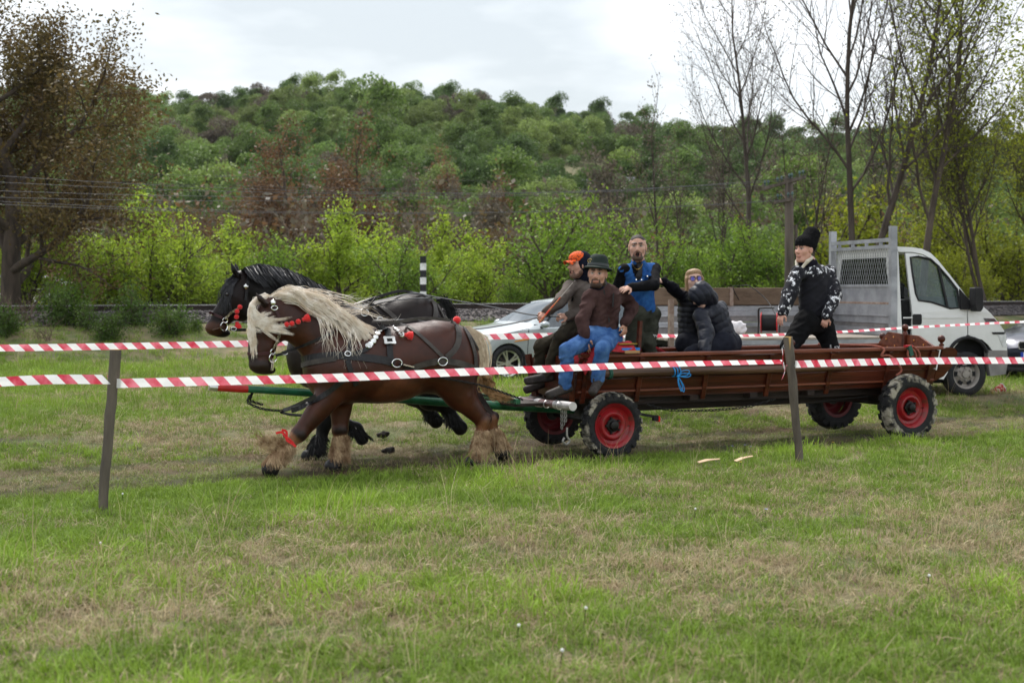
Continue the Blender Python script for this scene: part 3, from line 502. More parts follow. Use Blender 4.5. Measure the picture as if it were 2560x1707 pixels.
# sides: three planks each, posts, mouldings, top rail
for sg in (-1, 1):
    zs = [.60, .80, 1.03]
    for i in range(2):
        z0, z1 = zs[i]+.003, zs[i+1]-.003; P = []
        for z in (z0, z1):
            P += [L(-.3, sg*sv(z), z), L(4.62, sg*sv(z), z), L(4.62, sg*(sv(z)+.026), z), L(-.3, sg*(sv(z)+.026), z)]
        MB().hexa(P).done('side_plank', mw if sg < 0 or i < 1 else mw2, wagon, bevel=.004)
    for u in (-.22, .45, 1.3, 2.15, 3.0, 3.85, 4.5):
        P = []
        for z in (.54, 1.02): P += [L(u-.028, sg*(sv(z)+.029), z), L(u+.028, sg*(sv(z)+.029), z), L(u+.028, sg*(sv(z)+.062), z), L(u-.028, sg*(sv(z)+.062), z)]
        MB().hexa(P).done('side_post', mw, wagon, bevel=.004)
    for z in (.665,): MB().beam(L(-.29, sg*(sv(z)+.041), z), L(4.6, sg*(sv(z)+.041), z), .022, .022).done('moulding', mw2, wagon)
    MB().beam(L(-.3, sg*(sv(1.03)+.012), 1.053), L(4.66, sg*(sv(1.03)+.012), 1.053), .085, .042).done('top_rail', mw2, wagon, bevel=.008)
    for u in np.arange(.1, 4.5, .55): MB().ball(L(u, sg*(sv(.99)-.004), .985), .009, 6).done('bolt_head', msteel, wagon)
    # rounded ear of the side behind the end board
    P = [(4.66, .78), (4.66, 1.035), (4.72, 1.06), (4.84, 1.05), (4.90, 1.0), (4.91, .92), (4.86, .82), (4.76, .70), (4.62, .64), (4.62, .78)]
    MB().prism([L(u, sg*sv(z), z) for u, z in P], L(0, sg*.03)-L(0, 0)).done('side_ear', mw, wagon)
    p = L(4.66, sg*.53, 1.075); f = MB().lathe([(0, .03), (.02, .032), (.03, .018), (.045, .016)], p, (0, 0, 1), 12); f.ball(p+Vector((0, 0, .085)), .047, 14); f.done('finial', mw, wagon, True)
f = MB(); p = L(2.45, -.53, 1.07); f.lathe([(0, .035), (.025, .03), (.035, .014), (.05, .014)], p, (0, 0, 1), 10); f.ball(p+Vector((0, 0, .08)), .036, 12); f.done('finial', mw, wagon, True)
# end board and front board
P = [(-.40, .60), (-.52, 1.03), (-.47, 1.075), (-.22, 1.19), (-.03, 1.20), (.0, 1.175), (.03, 1.20), (.33, 1.225), (.5, 1.09), (.52, 1.03), (.40, .60)]
eb = MB().prism([L(4.57, v, z) for v, z in P], L(.035, 0)-L(0, 0)).done('end_board', mw2, wagon)
MB().beam(L(4.545, 0, .6), L(4.545, 0, 1.2), .05, .04, (CA, SA, 0)).done('centre_post', mw, eb); f = MB().lathe([(0, .034), (.03, .028), (.045, .014), (.055, .014)], L(4.56, 0, 1.2), (0, 0, 1), 10); f.ball(L(4.56, 0, 1.285), .043, 14); f.done('finial', mw, eb, True)
mpt = mat('carved_flower_paint', (.55, .22, .04), .6)
for v, z in ((.36, 1.13), (.22, 1.16), (.2, 1.05), (.34, 1.03), (-.15, 1.13), (-.32, 1.08), (-.2, 1.02), (-.36, .99)): MB().ball(L(4.566, v, z), .018, 6, (.5, 1, .7)).done('carved_flower', mpt, eb)
P = [(-.40, .60), (-.50, .98), (-.3, 1.04), (.3, 1.04), (.50, .98), (.40, .60)]
MB().prism([L(-.30-.12*(z-.6), v, z) for v, z in P], L(-.03, 0)-L(0, 0)).done('front_board', mw, wagon)
for s in (-1, 1): MB().beam(L(-.34, s*.44, .55), L(-.39, s*.53, 1.03), .055, .06).done('corner_post', mw, wagon)
MB().lbox(-1.0, -.33, -.42, .42, .535, .565).done('foot_board', mwd, wagon); MB().beam(L(-.98, -.46, .59), L(-.98, .46, .59), .05, .05).done('foot_rest', mgrn, wagon)
# undercarriage
for u, z, r_ in ((0, .335, .03), (4.0, .385, .03)):
    MB().tube([L(u, -.62, z), L(u, .62, z)], r_, 10).done('axle', mblk, wagon, True); MB().lbox(u-.06, u+.06, -.5, .5, .44, .58).done('bolster', mwd, wagon); MB().lbox(u-.05, u+.05, -.36, .36, z+.02, .44).done('axle_block', mblk, wagon)
for v in (-.24, .24): MB().lbox(.0, 4.2, v-.04, v+.04, .495, .58).done('sill_beam', mwd, wagon)
MB().lbox(.1, 4.1, -.05, .05, .40, .49).done('reach_beam', mwd, wagon)
for u in (1.2, 2.0, 2.8): MB().lbox(u-.05, u+.05, -.42, .42, .53, .584).done('cross_beam', mwd, wagon)
b = MB(); b.lbox(.56, .62, -.62, -.58, .34, .40); b.beam(L(.4, -.6, .42), L(.6, -.6, .38), .03, .03); b.done('reflector_bracket', mblk, wagon); MB().lbox(.62, .635, -.63, -.57, .33, .39).done('reflector', mat('red_reflector', (.6, .01, .01), .2, coat=.6), wagon)
b = MB(); chain(b, [L(.6, -.42, .50), L(.9, -.42, .43), L(1.4, -.42, .41), L(1.9, -.42, .43), L(2.3, -.42, .5)], .045, .006); b.done('slung_chain', mblk, wagon)
b = MB().tube([L(2.2, -.45, .42), L(3.6, -.5, .50)], .003, 5); b.done('brake_wire', mblk, wagon)
# drawbar
b = MB().tube(catmull([L(-.1, 0, .44), L(-1.4, 0, .55), L(-2.8, 0, .69), L(-3.72, 0, .775)], 5), [.052-.016*i/15 for i in range(16)], 10); db = b.done('drawbar', mgrn, wagon, True)
MB().tube([L(-3.72, 0, .775), L(-3.8, 0, .78), L(-4.02, 0, .80)], [.038, .039, .036], 10).done('red_tip', mat('red_tip_paint', (.45, .015, .012), .45, coat=.3), db, True)
MB().tube([L(-4.02, 0, .80), L(-4.10, 0, .807)], [.04, .036], 10).done('end_ring', msteel, db, True)
# evener bar with clamps, links and hook
msil_ = mat('silver_paint', (.52, .5, .5), .4, .5, c2=(.62, .6, .6), scale=8); mbrn = mat('brown_bar_paint', (.09, .03, .028), .35, coat=.4)
e0, e1 = L(-.62, .28, .535), L(-.60, -.96, .565); ev = MB().tube([e0, e0.lerp(e1, .72)], .042, 12).done('evener_bar', mbrn, wagon, True)
b = MB()
for t in (.02, .35, .38, .41, .70): b.tube([e0.lerp(e1, t), e0.lerp(e1, t+.02)], .047, 12)
b.tube([e0.lerp(e1, .72), e1], .045, 14); b.done('metal_sleeve', msil_, ev, True)
b = MB()
for t in (.05, .62, .85): p = e0.lerp(e1, t)-L(.055, 0)+L(0, 0); b.tube([p+(L(math.cos(w)*.04, 0)-L(0, 0))+Vector((0, 0, math.sin(w)*.04)) for w in np.linspace(0, 5.6, 9)], .006, 5, closed=True)
b.done('ring', msteel, ev, True)
b = MB()
for dv in (0, .05, .09): chain(b, [L(-.6, -.80+dv, .52), L(-.6, -.80+dv, .36-dv)], .042, .0065)
b.tube(catmull([L(-.6, -.83, .34), L(-.6, -.83, .25), L(-.57, -.83, .20), L(-.61, -.83, .165), L(-.65, -.83, .20), L(-.63, -.83, .235)], 4), .012, 6); b.done('hook_chain', mat('galvanised_chain', (.28, .27, .26), .5, .7), ev)
# wheels
def wheel(u, v, z, Rr, w, lug, muddy, face):
    sg = -1 if v < 0 else 1; ax = L(0, sg)-L(0, 0); c = L(u, v, z); t = bpy.data.objects.new('wheel', None); COL.objects.link(t); t.parent = wagon; t.location = c-wagon.location
    rr_ = .232; h = w/2; pr = [(-h*.8, rr_), (-h, rr_+.03), (-h*1.05, (rr_+Rr)/2), (-h*.93, Rr-.035), (-h*.6, Rr-.012), (0, Rr-.006), (h*.6, Rr-.012), (h*.93, Rr-.035), (h*1.05, (rr_+Rr)/2), (h, rr_+.03), (h*.8, rr_)]
    b = MB().lathe(pr, c, ax, 48, caps=False); d, a, q = frame(ax); nl = len(b.v); N = lug
    for k in range(N):
        for s in (-1, 1):
            w0 = 2*math.pi*(k+(.5 if s > 0 else 0))/N; dw = 2*math.pi/N*.27; P = []
            for rad in (Rr-.03, Rr+.012):
                for tt, ww in ((0.0, -dw), (0.0, dw), (.97, dw*1.4), (.97, -dw*.6)): an = w0+ww; P.append(c+d*(s*h*tt)+(a*math.cos(an)+q*math.sin(an))*rad*(1-.055*tt*tt))
            b.hexa(P)
            P = []
            for rad in (Rr-.075, Rr-.022):
                for tt, ww in ((.95, -dw), (.95, dw), (1.08, dw), (1.08, -dw)): an = w0+ww*1.1; P.append(c+d*(s*h*tt)+(a*math.cos(an)+q*math.sin(an))*rad)
            b.hexa(P)
    col = np.full(len(b.v), .15)
    V = np.array(b.v)-np.array(c); ra = np.linalg.norm(V-np.outer(V@np.array(d), np.array(d)), axis=1); out = (V@np.array(d)) > -h*.2
    col = np.where(out & (ra > rr_+.065) & (ra < Rr+.02), muddy, .2) if face else col
    b.done('tyre', mty, t, True, np.stack([col]*3, 1))
    s = 1 if face else .3
    pr = [(h*.86, .232), (h*.92, .238), (h*.80, .222), (h*.45, .205), (h*.30, .195), (h*.22, .165), (h*.62, .140), (h*.66, .125), (h*.55, .105), (h*.25, .085), (h*.18, .04)]
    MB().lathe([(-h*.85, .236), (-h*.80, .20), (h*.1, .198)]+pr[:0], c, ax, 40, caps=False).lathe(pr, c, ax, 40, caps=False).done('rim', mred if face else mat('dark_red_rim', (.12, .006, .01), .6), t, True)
    b = MB().lathe([(h*.1, .075), (h*.5, .07), (h*.55, .05), (h*.95, .046), (h*1.05, .03), (h*1.05, .001)], c, ax, 20)
    for k in range(5): an = k*1.2566; p = c+d*h*.3+(a*math.cos(an)+q*math.sin(an))*.082; b.tube([p, p+d*.03], .012, 6)
    b.done('hub', mblk, t, True)
    for k in range(2): an = .6+k*2.6; p = c+d*h*.25+(a*math.cos(an)+q*math.sin(an))*.19; MB().tube([p, p+d*.03], .006, 5).done('valve', mblk, t)
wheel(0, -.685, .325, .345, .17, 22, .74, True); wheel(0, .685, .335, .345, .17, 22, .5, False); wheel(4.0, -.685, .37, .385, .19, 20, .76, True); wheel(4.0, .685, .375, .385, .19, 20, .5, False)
# ---- log lashed along the near side, and the ropes
mlog = mat('peeled_log', (.04, .018, .009), .5, c2=(.13, .065, .035), scale=5, bump=.5, bscale=22, stretch=(.12, 3, 3), detail=8, coat=.1)
LZ, LV = .865, -.585
tag(MB().tube([L(u, LV+.006*math.sin(u*3), LZ+.006*math.sin(u*2)) for u in np.linspace(-.22, 3.2, 12)], [.05, .049, .048, .048, .047, .046, .046, .045, .044, .043, .042, .040], 14).done('log_pole', mlog, None, True), 'long peeled brown log lashed along the near side of the wagon', 'log')
def rope(name, label, P, r, m, cat='rope', k=6): return tag(MB().tube(catmull(P, k), r, 6).done(name, m, None, True), label, cat)
mbl = mat('blue_cord', (.01, .25, .62), .5); u = .80
ring = [L(u+.004*i, LV+.056*math.cos(w), LZ+.056*math.sin(w)) for i, w in enumerate(np.linspace(0, 18.85, 28))]; kn = L(u+.05, LV-.062, LZ-.05)
b = MB().tube(ring, .007, 5)
for dx, dz in ((.13, .06), (.15, .02), (.03, -.16), (.06, -.17)): b.tube(catmull([kn, kn+L(dx*.5-.02, -.01, dz*.6+.02)-L(0, 0), kn+L(dx, -.015, dz)-L(0, 0), kn+L(dx*.6+.03, -.01, dz*.5-.02)-L(0, 0), kn], 5), .005, 5)
b.ball(kn, .016, 8); tag(b.done('cord', mbl, None, True), 'bright blue cord tied in a bow round the brown log', 'cord')
mgr2 = mat('green_strap', (.02, .09, .06), .6); b = MB()
for i in range(2): b.tube([L(.02+i*.02, LV+.055*math.cos(w), LZ+.055*math.sin(w)) for w in np.linspace(0, 6.28, 14)], .011, 5)
tag(b.done('strap', mgr2, None, True), 'dark green strap round the front end of the brown log', 'strap')
mpr = mat('pink_rope', (.20, .055, .035), .85, c2=(.30, .10, .065), scale=40)
rope('rope', 'reddish rope knotted over the near top rail toward the rear of the wagon', [L(3.62, .50, 1.08), L(3.66, -.2, 1.09), L(3.68, -.50, 1.09), L(3.72, -.60, 1.05), L(3.68, -.60, .98), L(3.78, -.61, .98), L(3.9, -.60, .91), L(3.98, -.60, .80), L(3.9, -.6, .74)], .014, mpr)
b = MB()
for (du, dz) in ((.0, 0), (.06, .0)): b.tube(catmull([L(4.12+du, -.575, 1.08), L(4.18+du, -.60, 1.02), L(4.2+du, -.60, .94), L(4.13+du, -.60, .91), L(4.08+du, -.60, .97), L(4.1+du, -.58, 1.05)], 5), .013, 6)
tag(b.done('rope_loop', mpr, None, True), 'coiled reddish rope loop hanging from the near top rail by the end board', 'rope')
b = MB(); b.beam(L(4.10, -.59, 1.09), L(4.13, -.595, .97), .05, .05, (CA, SA, 0)); tag(b.done('ratchet_strap', mgr2), 'dark green ratchet strap wrapped on the rail beside the rope loop', 'strap')
tag(MB().beam(L(4.07, -.57, 1.085), L(4.15, -.57, 1.085), .07, .022).done('strap_end', mat('red_webbing', (.5, .02, .03), .7)), 'small red strap end lying on the near top rail', 'strap')
# ---- driver's seat
seat = thing('seat_bench', 'wooden driver bench on blocks with blue board and upright back post', 'bench', L(.1, 0, 1.075))
mbb = mat('blue_board', (.01, .17, .55), .55); mpine = mat('pine_block', (.35, .2, .09), .7, stretch=(.4, 3, 3), scale=8)
MB().lbox(-.12, .36, -.50, .50, 1.135, 1.165).done('seat_plank', mw, seat); MB().lbox(.18, .40, -.60, .45, 1.107, 1.132).done('blue_board', mbb, seat)
for v in (-.56, -.30, .2): MB().lbox(.20, .38, v-.07, v+.07, 1.075, 1.105).done('wood_block', mpine, seat)
MB().lbox(.16, .38, -.58, .45, 1.1685, 1.18).done('straw_mat', mat('straw_mat', (.32, .2, .03), .9, scale=30), seat)
MB().tube([L(-.1, -.56, 1.06), L(-.1, .5, 1.06)], .062, 12).done('seat_roll', mw, seat, True)
MB().beam(L(.40, -.56, 1.06), L(.42, -.57, 1.42), .05, .035, (CA, SA, 0)).done('back_post', mw, seat); MB().beam(L(.40, .45, 1.06), L(.42, .45, 1.42), .05, .035, (CA, SA, 0)).done('back_post', mw, seat)
mrc = mat('red_cloth', (.30, .012, .02), .9, c2=(.45, .03, .04), scale=14, bump=.6, bscale=14)
UU, VV = np.meshgrid(np.linspace(-.28, .34, 22), np.linspace(-.62, .4, 40)); dz = .035*vn(UU*9, VV*9, 0, 5)+.02*vn(UU*22, VV*22, 0, 6)
ZZ = 1.20+dz*.6-1.6*np.maximum(0, -.13-UU)-1.0*np.maximum(0, -.52-VV); P = np.array([[L(a, b_, c_) for a, b_, c_ in zip(r1, r2, r3)] for r1, r2, r3 in zip(UU, VV, ZZ)]).reshape(-1, 3)
ny, nx = UU.shape; I = np.arange(nx*ny).reshape(ny, nx); Q = np.stack([I[:-1, :-1], I[:-1, 1:], I[1:, 1:], I[1:, :-1]], -1).reshape(-1, 4)
o = place('seat_cloth', P, Q, mrc, None, True); tag(o, 'crumpled red cloth spread over the driver bench', 'cloth'); o.modifiers.new('thick', 'SOLIDIFY').thickness = .008
# bench across the wagon for the women, and a red sack by the far side
t = thing('cross_bench', 'plank bench across the wagon under the two women', 'bench', L(1.85, 0, .612)); MB().lbox(1.45, 2.45, -.42, .42, .985, 1.01).done('seat_plank', mw, t)
for u in (1.55, 2.35): MB().lbox(u-.03, u+.03, -.38, .38, .6125, .985).done('support', mw, t)
b = MB().tube(catmull([L(1.0, .44, 1.06), L(1.2, .43, 1.08), L(1.42, .42, .95), L(1.55, .40, .75)], 5), .02, 6); tag(b.done('red_strap', mrc, None, True), 'dark red band hanging inside the far side of the wagon', 'strap')
# ================================================================ SOFT BODIES (smooth union of shapes, meshed by surface nets)
class SDF:
    def __init__(s): s.p = []
    def cap(s, a, b, r0, r1, k=.03, c=0, n=None, st=1., sub=False):
        a, b = np.array(a, float), np.array(b, float); rm = max(r0, r1)*max(1, st)
        def f(P):
            ab = b-a; t = np.clip(((P-a)@ab)/max(ab@ab, 1e-9), 0, 1); e = P-(a+t[..., None]*ab)
            if n is not None: q = e@np.array(n); e = e-q[..., None]*np.array(n)*(1-1/st)
            return np.sqrt((e*e).sum(-1))-(r0+(r1-r0)*t)
        s.p.append((f, np.minimum(a, b)-rm, np.maximum(a, b)+rm, k, c, sub)); return s
    def ell(s, c0, rad, ax=None, k=.03, c=0, sub=False):
        c0 = np.array(c0, float); rad = np.array(rad, float); A = np.eye(3) if ax is None else np.array([np.array(Vector(q).normalized()) for q in ax]); m = rad.min(); rm = rad.max()
        def f(P):
            q = ((P-c0)@A.T)/rad; l = np.sqrt((q*q).sum(-1)); g = np.sqrt(((q/rad)**2).sum(-1)); return l*(l-1)/np.maximum(g, 1e-6)
        s.p.append((f, c0-rm, c0+rm, k, c, sub)); return s
    def chainc(s, pts, rad, k=.03, c=0, n=None, st=1.):
        for i in range(len(pts)-1): s.cap(pts[i], pts[i+1], rad[i], rad[i+1], k, c, n, st)
        return s
    def mesh(s, h, it=1):
        lo = np.min([q[1] for q in s.p if not q[5]], 0)-.06; hi = np.max([q[2] for q in s.p if not q[5]], 0)+.06; N = np.ceil((hi-lo)/h).astype(int)+1
        fld = np.full(N, 9., np.float32); cid = np.zeros(N, np.int16); best = np.full(N, 9., np.float32)
        for f, a, b, k, c, sub in s.p:
            m = k+3*h; i0 = np.maximum(((a-m-lo)/h).astype(int), 0); i1 = np.minimum(np.ceil((b+m-lo)/h).astype(int)+1, N)
            if (i1 <= i0).any(): continue
            sl_ = tuple(slice(x, y) for x, y in zip(i0, i1)); ax = [lo[q]+h*np.arange(i0[q], i1[q]) for q in range(3)]
            P = np.stack(np.meshgrid(*ax, indexing='ij'), -1); d = f(P).astype(np.float32); F0 = fld[sl_]
            if sub:
                w = -d > F0-.004; fld[sl_] = np.maximum(F0, -d); cid[sl_] = np.where(w & (-d > -.02) & (d < .006), c, cid[sl_]) if c >= 0 else cid[sl_]
            else:
                t = np.clip(.5+.5*(F0-d)/k, 0, 1); fld[sl_] = np.where(F0 > 8, d, F0*(1-t)+d*t-k*t*(1-t)); B = best[sl_]; w = d < B; cid[sl_] = np.where(w, c, cid[sl_]); best[sl_] = np.minimum(B, d)
        ins = fld < 0; n = [x-1 for x in N]; cnt = np.zeros(n, np.int8)
        for i in (0, 1):
            for j in (0, 1):
                for q in (0, 1): cnt += ins[i:i+n[0], j:j+n[1], q:q+n[2]]
        act = np.argwhere((cnt > 0) & (cnt < 8)); idx = np.full(n, -1, np.int32); idx[tuple(act.T)] = np.arange(len(act)); pos = np.zeros((len(act), 3)); num = np.zeros(len(act))
        cor = [(i, j, q) for i in (0, 1) for j in (0, 1) for q in (0, 1)]
        for A in cor:
            for ax in range(3):
                if A[ax]: continue
                B = list(A); B[ax] = 1; fa = fld[tuple((act+A).T)]; fb = fld[tuple((act+B).T)]; x = (fa < 0) != (fb < 0); t = np.where(x, fa/np.where(x, fa-fb, 1), 0)
                e = np.tile(np.array(A, float), (len(act), 1)); e[:, ax] += t; pos += e*x[:, None]; num += x
        V = (act+pos/num[:, None])*h+lo; Fq = []
        for ax in range(3):
            o1, o2 = (ax+1) % 3, (ax+2) % 3; s0 = [slice(None)]*3; s1 = [slice(None)]*3; s0[ax] = slice(0, -1); s1[ax] = slice(1, None); ed = ins[tuple(s0)] != ins[tuple(s1)]; E = np.argwhere(ed); E = E[(E[:, o1] > 0) & (E[:, o2] > 0) & (E[:, o1] < n[o1]) & (E[:, o2] < n[o2])]
            fl = ins[tuple(E.T)]; q = []
            for d1, d2 in ((1, 1), (0, 1), (0, 0), (1, 0)): C = E.copy(); C[:, o1] -= d1; C[:, o2] -= d2; q.append(idx[tuple(C.T)])
            q = np.stack(q, 1); q[~fl] = q[~fl][:, ::-1]; Fq.append(q)
        Fq = np.concatenate(Fq); Fq = Fq[(Fq >= 0).all(1)]; cv = cid[tuple(np.clip(np.rint((V-lo)/h).astype(int), 0, N-1).T)]
        E = np.concatenate([Fq[:, [0, 1]], Fq[:, [1, 2]], Fq[:, [2, 3]], Fq[:, [3, 0]]]); deg = np.bincount(E.ravel(), minlength=len(V)).astype(float); s.nb = (E, deg)
        for _ in range(it):
            S = np.zeros_like(V)
            for q in range(3): S[:, q] = np.bincount(E[:, 0], V[E[:, 1], q], len(V))+np.bincount(E[:, 1], V[E[:, 0], q], len(V))
            V = .5*V+.5*S/np.maximum(deg, 1)[:, None]
        return V, Fq, cv
    def blur(s, c, it=2):
        E, deg = s.nb
        for _ in range(it):
            S = np.stack([np.bincount(E[:, 0], c[E[:, 1], q], len(c))+np.bincount(E[:, 1], c[E[:, 0], q], len(c)) for q in range(c.shape[1])], 1); c = .5*c+.5*S/np.maximum(deg, 1)[:, None]
        return c
def normals(V, Fq):
    n = np.cross(V[Fq[:, 2]]-V[Fq[:, 0]], V[Fq[:, 3]]-V[Fq[:, 1]]); N = np.zeros_like(V)
    for k in range(4):
        for q in range(3): N[:, q] += np.bincount(Fq[:, k], n[:, q], len(V))
    return N/np.maximum(np.linalg.norm(N, axis=1), 1e-9)[:, None]
def wob(V, Fq, amp, sc, seed=0): return V+normals(V, Fq)*(amp*(vn(V[:, 0]*sc, V[:, 1]*sc, V[:, 2]*sc, seed)+.5*vn(V[:, 0]*sc*2.1, V[:, 1]*sc*2.1, V[:, 2]*sc*2.1, seed+1)))[:, None]
def strands(S, wid, nseg=8, seed=0, wave=.01, face=None):
    """hair: S = list of control polylines; thin tapered ribbons with a wave"""
    r = random.Random(seed); b = MB()
    for P in S:
        Q = catmull(P, max(2, nseg//(len(P)-1))); ph = r.uniform(0, 6.28); fr = r.uniform(.8, 1.6); m = len(Q); off = Vector((r.gauss(0, 1), r.gauss(0, 1), r.gauss(0, 1))).normalized()
        Q = [q+off*wave*(i/m)*math.sin(ph+fr*i) for i, q in enumerate(Q)]; w0 = wid*r.uniform(.6, 1.3)
        b.ribbon(Q, [w0*(1-.85*(i/(m-1))**1.5) for i in range(m)], Vector((r.gauss(0, .5), -1, r.gauss(0, .5))) if face is None else face)
    return b
# ================================================================ HORSES
mhorse = mat('horse_coat', (.6, .6, .6), .36, c2=(1.35, 1.25, 1.2), scale=4.5, detail=6, attr='Col', spec=.32, bump=.22, bscale=170)
mleather = mat('black_leather', (.005, .005, .006), .4, c2=(.013, .013, .015), scale=14, bump=.15, bscale=60, spec=.35); mleath2 = mat('worn_leather', (.022, .018, .015), .55, c2=(.055, .046, .04), scale=10, bump=.2, bscale=50); mbrl = mat('maroon_leather', (.05, .014, .018), .45)
mhoof = None; mred_ = mat('red_wool', (.6, .012, .012), .9, c2=(.8, .03, .03), scale=60, bump=.5, bscale=90, sheen=.3); mchrome = mat('chrome', (.75, .75, .73), .18, 1.); mbrass = mat('dull_brass', (.30, .27, .18), .35, .9)
mman = mat('pale_mane_hair', (.66, .55, .42), .45, c2=(.92, .86, .78), scale=14, spec=.4); mmanb = mat('black_mane_hair', (.005, .005, .0065), .5, c2=(.018, .018, .024), scale=25, spec=.5); mfeat = mat('feather_hair', (.17, .085, .036), .7, c2=(.52, .37, .22), scale=11); mblkh = mat('black_hair', (.004, .004, .0045), .6); mtail = mat('brown_tail_hair', (.16, .085, .03), .6, c2=(.36, .2, .09), scale=20)
CAMP = Vector((0, 0, H))
def ray_at(bvh, px, py, far=40):
    d = Vector(((px-CX)/F, 1, -(py-HY)/F)).normalized(); h = bvh.ray_cast(CAMP, d, far); return h
PAL = {0: (.046, .0122, .0054), 1: (.085, .027, .012), 2: (.010, .006, .005), 3: (.22, .12, .06), 4: (.010, .010, .011), 5: (.016, .008, .007), 6: (.004, .003, .003), 7: (.15, .065, .03), 8: (.014, .010, .010), 9: (.048, .0125, .0055)}
nv = np.array(L(0, 1)-L(0, 0)); nu = np.array(L(1, 0)-L(0, 0))
mhorse2 = mat('dark_horse_coat', (.65, .65, .65), .42, c2=(1.3, 1.22, 1.2), scale=3.2, attr='Col', spec=.22, bump=.2, bscale=170)
def make_horse(label, v0, S, sc, big, pal, eyep, seedo=0):
    s = SDF(); q = lambda px, py, dv=0: np.array(pv(px, py, v0+dv))
    S(s, q)
    V, Fq, cv = s.mesh(.0125, 2); pl = np.array([pal[i] for i in range(10)]); col = s.blur(pl[cv], 4)
    V = wob(V, Fq, .003, 9, 3)
    o = place('horse', V, Fq, mhorse if v0 < 0 else mhorse2, None, True, col); tag(o, label, 'horse'); bv = BVHTree.FromPolygons([tuple(p) for p in V], [tuple(int(i) for i in f) for f in Fq]); return o, bv
def S_near(s, q):
    n = nv
    s.cap(q(858, 922), q(1045, 892), .345, .345, .1, 0, n, .95); s.ell(q(1105, 893), (.37, .38, .30), (nu, (0, 0, 1), nv), .1, 9); s.ell(q(822, 908), (.25, .33, .27), (nu, (0, 0, 1), nv), .1, 0)
    s.ell(q(965, 950), (.40, .22, .30), (nu, (0, 0, 1), nv), .1, 1)
    for d in (-.16, .16): s.ell(q(1140, 915, d), (.24, .34, .15), (nu, (0, 0, 1), nv), .08, 0); s.ell(q(838, 925, d), (.17, .28, .12), (nu, (0, 0, 1), nv), .08, 0)
    s.chainc([q(860, 868), q(800, 835), q(745, 800), q(697, 775)], [.26, .245, .205, .155], .08, 0, n, .62)
    s.chainc([q(676, 772), q(668, 815), q(658, 870), q(655, 908)], [.125, .145, .115, .098], .04, 0, n, .66); s.ell(q(695, 822), (.10, .13, .085), (nu, (0, 0, 1), nv), .05, 0); s.cap(q(640, 790), q(634, 890), .06, .055, .05, 5, n, .9)
    s.ell(q(652, 912), (.115, .075, .085), (nu, (0, 0, 1), nv), .04, 5); s.ell(q(672, 925), (.07, .04, .055), (nu, (0, 0, 1), nv), .03, 2)
    for d in (-.065, .065): s.chainc([q(664, 758, d), q(650, 745, d*1.4), q(640, 733, d*1.5)], [.04, .033, .008], .02, 5, nu, .6)
    s.ell(q(637, 908, -.10), (.024, .03, .04), None, .01, 6, True); s.ell(q(637, 909, .075), (.02, .028, .02), None, .01, 6, True); s.ell(q(650, 806, -.085), (.035, .025, .03), (nu, (0, 0, 1), nv), .02, 2)
    def fore(d, el, kn, ca, fe, ho, toe):
        s.chainc([q(*el, d), q(*kn, d)], [.135, .075], .06, 0, n, .8); s.ell(q(*kn, d), (.068, .075, .06), None, .05, 5); s.chainc([q(*kn, d), q(*ca, d), q(*fe, d)], [.066, .052, .062], .03, 3, n, .85); s.ell(q(*fe, d), (.07, .065, .062), None, .03, 3); s.chainc([q(*fe, d), q(*ho, d), q(*toe, d)], [.058, .07, .085], .02, 4, n, .9)
    fore(-.15, (822, 990), (748, 1083), (722, 1112), (700, 1137), (684, 1160), (676, 1172)); fore(.13, (852, 990), (850, 1073), (850, 1105), (848, 1135), (838, 1156), (832, 1165))
    def hind(d, st, ho, fe, hf, toe, c=0):
        s.chainc([q(1120, 925, d), q(*st, d)], [.21, .155], .08, 0, n, .75); s.chainc([q(*st, d), q(*ho, d)], [.15, .075], .05, c, n, .75); s.chainc([q(ho[0]+10, ho[1]-8, d), q(*ho, d)], [.05, .06], .03, c); s.chainc([q(*ho, d), q((ho[0]+fe[0])/2, (ho[1]+fe[1])/2, d), q(*fe, d)], [.075, .056, .068], .03, 7, n, .85); s.chainc([q(*fe, d), q(*hf, d), q(*toe, d)], [.06, .07, .085], .02, 4, n, .9)
    hind(-.15, (1150, 985), (1208, 1052), (1200, 1118), (1192, 1142), (1184, 1155)); hind(.13, (1165, 990), (1226, 1048), (1238, 1105), (1250, 1122), (1256, 1132), 5)
PALN = dict(PAL)
hn, bvn = make_horse('chestnut draught horse with flying pale mane, nearer of the trotting pair', -.55, S_near, 1, 0, PALN, None)
